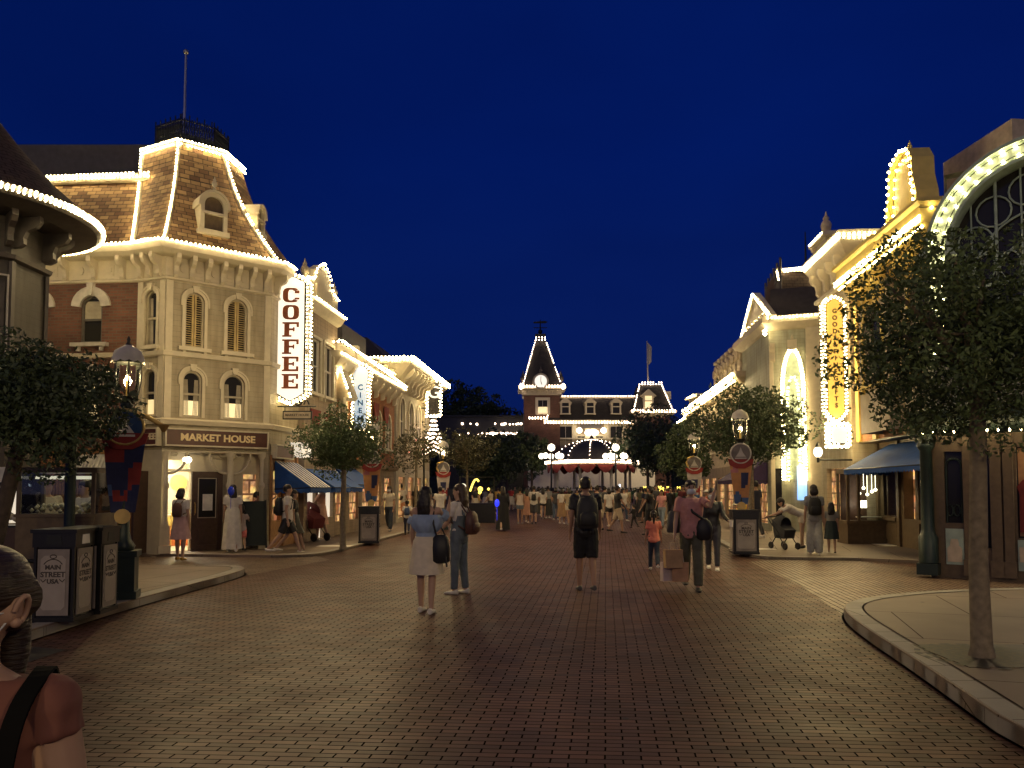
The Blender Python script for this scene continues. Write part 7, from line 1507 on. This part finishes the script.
# ---- right pavement
person('person in a white top bending right over beside a dark pushchair',gp(803,548,.07),1.6,R(85),'f',('tee',WHITE),('shorts',CREAM,.5),'bob',lean=1.15,arms=((1.0,.1,.3,0),(.9,.1,.3,0)),legs=((.1,.05),(.0,.05)),vox=.02,shoe=BLACK)
person('person in pale wide jeans with a black backpack standing with a child',gp(815,556,.02),1.66,R(-15),'f',('tee',GREY),('pants',(.30,.30,.28),1.55),'bob',vox=.018,pack=((.012,.012,.012),1.0),legs=((.08,.02),(-.06,.04)))
person('child in a dark navy pinafore dress standing beside a woman in wide jeans',gp(832,554,.02),1.22,R(-20),'f',('tee',GREY),('dress',(.02,.03,.035),.40),'long',vox=.018,hs=1.18,shoe=BLACK)
person('person in a dark tee standing behind the lone bin by the purple awning',gp(756,538,.07),1.75,R(30),'m',('tee',NAVY),('pants',DKGREY,1.),'short',vox=.025)
person('small child in a yellow top beside the orange banner post',gp(746,536,.07),1.2,R(160),'f',('loose',(.7,.42,.04)),('shorts',DKGREY,.7),'bob',vox=.022,hs=1.15,face=True)
person('toddler in yellow standing left of the orange banner post',gp(736,534,.07),1.0,R(190),'f',('loose',(.6,.4,.10)),('pants',GREY,1.),'short',vox=.022,hs=1.3,face=True,hat=('brim',CREAM))
person('person in a red jacket and white bobble hat near the man on the phone',gp(707,531,.03),1.5,R(150),'f',('long',(.4,.05,.03)),('pants',BLACK,1.),'long',vox=.022,hat=('brim',WHITE),face=True)
# ---- food cart queue
person('person in a patterned grey shirt standing at the food cart',(P(103,520,10.9).x,10.9,.12),1.66,R(95),'m',('tee',(.26,.25,.24)),('pants',BLACK,1.),'short',arms=((.6,.1,.8,0),(.6,.1,.8,0)),vox=.02)
person('vendor in a pale cream shirt behind the glass of the food cart',(P(46,520,11.5).x,11.5,.12),1.62,R(-120),'m',('tee',CREAM),('pants',BLACK,1.),'short',vox=.022,hat=('cap',BROWN))
person('person in a white shirt behind the right glass of the food cart',(P(84,520,11.7).x,11.7,.12),1.6,R(150),'f',('tee',WHITE),('pants',DKGREY,1.),'bun',vox=.022,face=True)
person('person in an off-white jacket at the lit serving counter',(P(28,520,11.8).x,11.8,.12),1.58,R(60),'m',('long',(.45,.40,.33)),('pants',DKGREY,1.),'short',vox=.022)
# ---- walkers in the middle distance, left of centre
MD=[ # label,px,py,H,rz,sex,top,bottom,hair,extra
('person in a cream top and flared jeans walking toward the camera',389,531,1.62,175,'f',('tee',CREAM),('pants',DKDENIM,1.3),'long',dict(mask=True,face=True)),
('person in a white tee and peach shorts with a black sling bag',401,522,1.72,-10,'m',('tee',WHITE),('shorts',(.5,.25,.15),1.0),'short',dict(sling=(BLACK,1))),
('child with a blue backpack walking behind the denim-top woman',407,535,1.18,5,'m',('tee',WHITE),('pants',NAVY,1.),'short',dict(pack=((.05,.08,.16),.9),hs=1.15)),
('person all in black with a white bottle in a pouch beside the kerb',416,521,1.66,0,'f',('tee',BLACK),('pants',BLACK,1.),'long',{}),
('person in a brown top half hidden behind a litter bin',376,524,1.6,170,'f',('tee',TAN),('skirt',BROWN,.5),'long',dict(face=True)),
('person in a white tee behind the woman in overalls',440,530,1.66,10,'m',('tee',WHITE),('pants',GREY,1.),'short',{}),
('person in a pale top and wide black skirt by the glowing toy stall',491,518,1.58,60,'f',('tee',CREAM),('skirt',BLACK,.62),'bob',{}),
('person in a floor-length black robe walking away',503,531,1.68,5,'f',('long',BLACK),('dress',(.010,.010,.011),.84),'long',dict(fat=1.12)),
('person in a white tank top and denim shorts with a white hair ribbon',520,524,1.62,0,'f',('tank',(.6,.5,.42)),('shorts',(.13,.16,.2),.45),'bun',{}),
('person in a peach slip dress next to the denim shorts',527,523,1.60,8,'f',('tank',PEACH),('dress',(.5,.28,.2),.5),'long',{}),
('person in a white tee and grey shorts wearing a small black backpack',534,524,1.70,-5,'m',('tee',WHITE),('shorts',DKGREY,.95),'short',dict(pack=(BLACK,.7))),
('person with long hair in a white blouse and black shorts',543,519,1.62,0,'f',('loose',WHITE),('shorts',BLACK,.4),'long',{}),
('person in a white top and tan wrap skirt left of the black backpack',562,524,1.58,-10,'f',('tee',WHITE),('skirt',TAN,.55),'bob',{}),
('person in a beige shirt carrying a green bag past the man in black',569,525,1.60,15,'f',('tee',BEIGE),('shorts',CREAM,.5),'bob',dict(sling=(GREEN,1))),
('person in a charcoal tee just right of the black backpack',597,531,1.70,20,'f',('tee',DKGREY),('shorts',WHITE,.5),'bun',{}),
('person in a white top and black shorts left of the beige shorts',609,527,1.60,10,'f',('tee',WHITE),('shorts',BLACK,.55),'bob',{}),
('person in a black tee and beige shorts standing side-on in the crowd',618,533,1.70,-80,'m',('tee',BLACK),('shorts',BEIGE,1.0),'short',{}),
('person in a black tee and black trousers with a hand held out',650,535,1.68,60,'f',('tee',BLACK),('pants',BLACK,1.3),'bob',dict(fat=1.15,arms=((.3,.45,.2,0),(.1,.1,.2,0)))),
('toddler in dark clothes held by the hand of a person in black',634,528,.92,40,'m',('long',BLACK),('pants',BLACK,1.1),'short',dict(hs=1.35)),
('person in a dusty pink top wearing a yellow glowing headband',662,528,1.56,150,'f',('tee',PINK),('pants',(.2,.25,.3),1.),'bob',dict(glow=1,face=True)),
('person in a black jacket with dark trousers right of the pink top',671,522,1.66,170,'m',('long',BLACK),('pants',DKGREY,1.),'short',dict(face=True)),
('person in a beige top and cream shorts deep in the crowd',627,517,1.62,175,'m',('tee',BEIGE),('shorts',CREAM,.9),'short',dict(face=True)),
('person in a white blouse and long black skirt before the bandstand',638,517,1.60,5,'f',('loose',WHITE),('skirt',BLACK,.6),'long',{}),
('person in a grey tee raising a bright phone toward the station',617,512,1.70,0,'m',('tee',GREY),('pants',NAVY,1.),'short',dict(arms=((.1,.1,.2,0),(1.5,.2,1.4,.1)))),
]
def extra(info,d):
    if d.get('glow'):
        m=MB(); hc,hx,hup,hk=info['hc'],info['hx'],info['hup'],info['hk']; m.tube([hc+hx*(.09*hk*math.cos(t))+hup*((.04+.10*math.sin(t))*hk) for t in [i*PI/8 for i in range(9)]],.012*hk,6)
        for s in (-1,1): m.ball(hc+hx*(s*.07*hk)+hup*.17*hk,.042*hk,1)
        part('headband',m,'yellow_glow',info['root'])
rg=random.Random(77)
for lab,px,py,H,rz,sex,top,bot,hair,ex in MD:
    ex=dict(ex); gl=ex.pop('glow',0); st_=rg.uniform(.12,.3)*rg.choice((-1,1)); zb=.07 if px<430 and py<532 else 0.
    arms=ex.pop('arms',((rg.uniform(-.2,.5),.12,rg.uniform(.2,.9),.05),(rg.uniform(-.2,.5),.12,rg.uniform(.2,.9),.05)))
    i_=person(lab,gp(px,py,zb),H,R(rz),sex,top,bot,hair,legs=((st_,.12+max(0,-st_)),(-st_,.12+max(0,st_))),arms=arms,vox=.024,skin=rg.choice(('skin','skin','skin_tan')),shoe=rg.choice((WHITE,BLACK,GREY)),**ex)
    if gl: extra(i_,dict(glow=1))
    if 'bright phone' in lab: sh,el,wr,d2=i_['A'][1]; q=i_['W'](wr+d2*.12); m=MB(); m.box(Fr(q,0),-.05,.05,-.01,.01,-.06,.14); solo('phone',m,'phone_screen','bright phone screen raised above the distant crowd','phone')
# ---- the far crowd across the square
tops=[('white',WHITE),('black',BLACK),('mustard',MUSTARD),('maroon',(.10,.02,.025)),('red',RED),('charcoal',DKGREY),('grey',GREY),('olive',OLIVE),('navy',NAVY),('dark green',GREEN)]
bots=[('jeans',('pants',DENIM,1.1)),('black shorts',('shorts',BLACK,.8)),('a cream skirt',('skirt',CREAM,.45)),('beige trousers',('pants',BEIGE,1.1)),('a long black skirt',('skirt',BLACK,.75))]
combo=[(a,b) for a in range(10) for b in range(5)]; rg.shuffle(combo)
PX=[(478,513),(485,510),(498,514),(511,511),(515,509),(526,512),(539,511),(549,512),(553,509),(556,514),(567,511),(577,513),(581,510),(588,513),(593,509),(600,512),(604,515),(613,510),(622,511),(631,510),(642,511),(645,514),(649,510),(655,512),(660,515),(665,511),(668,514),(674,512),(679,516),(684,513),(688,517),(475,517),(424,519),(430,516),(396,519),(548,518),(556,520),(583,519),(591,517),(605,520),(613,518),(624,521),(641,520),(646,523),(656,519),(665,521),(676,518),(683,522),(538,516)]
for i,(px,py) in enumerate(PX):
    (tn,tcol),(bn,bspec)=tops[combo[i][0]],bots[combo[i][1]]; sex=rg.choice('fm') if 'skirt' not in bn else 'f'; hair=rg.choice(('long','bob','pony')) if sex=='f' else 'short'
    aw=rg.random()<.6; rz=rg.uniform(-40,40)+(0 if aw else 180); st_=rg.uniform(.05,.3)*rg.choice((-1,1)); glow=i in (24,26,28,12,21)
    where='before the bandstand' if 545<px<636 else ('under dark trees' if px>=636 else ('far down the street' if px>470 else 'by the far shops'))
    i_=person('person in a %s top and %s%s %s'%(tn,bn,' and yellow headband' if glow else '',where),gp(px,py),rg.uniform(1.52,1.78),R(rz),sex,('tee',tcol),bspec,hair,legs=((st_,.1),(-st_,.25)),arms=((rg.uniform(-.2,.6),.12,rg.uniform(.2,1.2),.05),(rg.uniform(-.2,.6),.12,rg.uniform(.2,1.2),.05)),vox=.034,skin=rg.choice(('skin','skin_tan')),shoe=rg.choice((WHITE,BLACK)),face=not aw,group='distant crowd in the square')
    if glow: extra(i_,dict(glow=1))
# ---- the woman cut off by the frame, and the man behind her
p=person('person with a brown ponytail, rust tee and white mask close to the camera',(-.99,1.43,0.),1.49,R(187),'f',('cap',(.17,.066,.050)),('pants',NAVY,1.),'short',arms=((.05,.22,.3,0),(.1,.12,.3,0)),legs=((.05,.0),(-.05,.0)),vox=.008,haircol='hair_streak',mask=True,face=True,hands=True,head=(.0,-.27))
hc,hx,hf,hup,hk=p['hc'],p['hx'],p['hf'],p['hup'],p['hk']
m=MB(); m.smooth=True; m.tube([hc+hup*.0*hk-hf*.075*hk,hc-hup*.04*hk-hf*.098*hk,hc-hup*.11*hk-hf*.095*hk-hx*.01*hk,hc-hup*.20*hk-hf*.09*hk-hx*.015*hk,hc-hup*.28*hk-hf*.085*hk-hx*.015*hk],[.03*hk,.036*hk,.036*hk,.026*hk,.008*hk],12)
for s in (-1,1): m.loft([ell(hc+hf*(y*hk)+hx*(s*.066*hk)+hup*(z*hk),hx,hup,.016*hk,r_*hk,10) for y,z,r_ in ((.06,.05,.02),(.03,.035,.04),(-.01,.03,.05),(-.05,.02,.055),(-.08,.01,.03))])
part('ponytail',m,'hair_streak',p['root'])
m=MB(); ear=hc-hx*.085*hk-hf*.012*hk-hup*.005*hk
m.tube([ear+hup*((.0+.029*math.sin(t))*hk)-hf*(.0165*math.cos(t)*hk)-hx*(.006+.006*math.sin(t))*hk for t in [R(-70+i*28) for i in range(10)]],[.006*hk]*10,7); m.ball(ear-hup*.026*hk+hf*.004*hk,.011*hk,2); m.loft([ell(ear+hx*(d*hk),hf,hup,a_*hk,b_*hk,12) for d,a_,b_ in ((.006,.017,.026),(-.002,.015,.024),(-.004,.007,.013))]); part('ear',m,'skin',p['root'])
m=MB(); tp=p['tp']; k=p['k']; pts=[tp(.20)+Vector((-.115*k,.135*k,0)),tp(.36)+Vector((-.128*k,.128*k,0)),tp(.475)+Vector((-.138*k,.098*k,0)),tp(.532)+Vector((-.142*k,.0,0)),tp(.525)+Vector((-.118*k,-.088*k,0)),tp(.38)+Vector((-.12*k,-.125*k,0)),tp(.15)+Vector((-.14*k,-.12*k,0)),tp(.0)+Vector((-.2*k,-.06*k,0))]
q=[pts[0]]
for _ in range(2):
    q=[pts[0]]
    for a,b in zip(pts,pts[1:]): q+=[a*.75+b*.25,a*.25+b*.75]
    pts=q+[pts[-1]]
for a,b in zip(pts,pts[1:]): pass
rr=[]
for i,pp in enumerate(pts):
    d=(pts[min(i+1,len(pts)-1)]-pts[max(i-1,0)]).normalized(); sd=Vector((1,0,0))-d*d.x; sd=sd.normalized(); nn=d.cross(sd); rr.append([pp+sd*.017+nn*.003,pp-sd*.017+nn*.003,pp-sd*.017-nn*.003,pp+sd*.017-nn*.003])
m.loft(rr,True,True,False); part('bag_strap',m,plain('strap_black',(.006,.006,.006),.95,spec=.08),p['root'])

bpy.data.scenes.remove(TS)
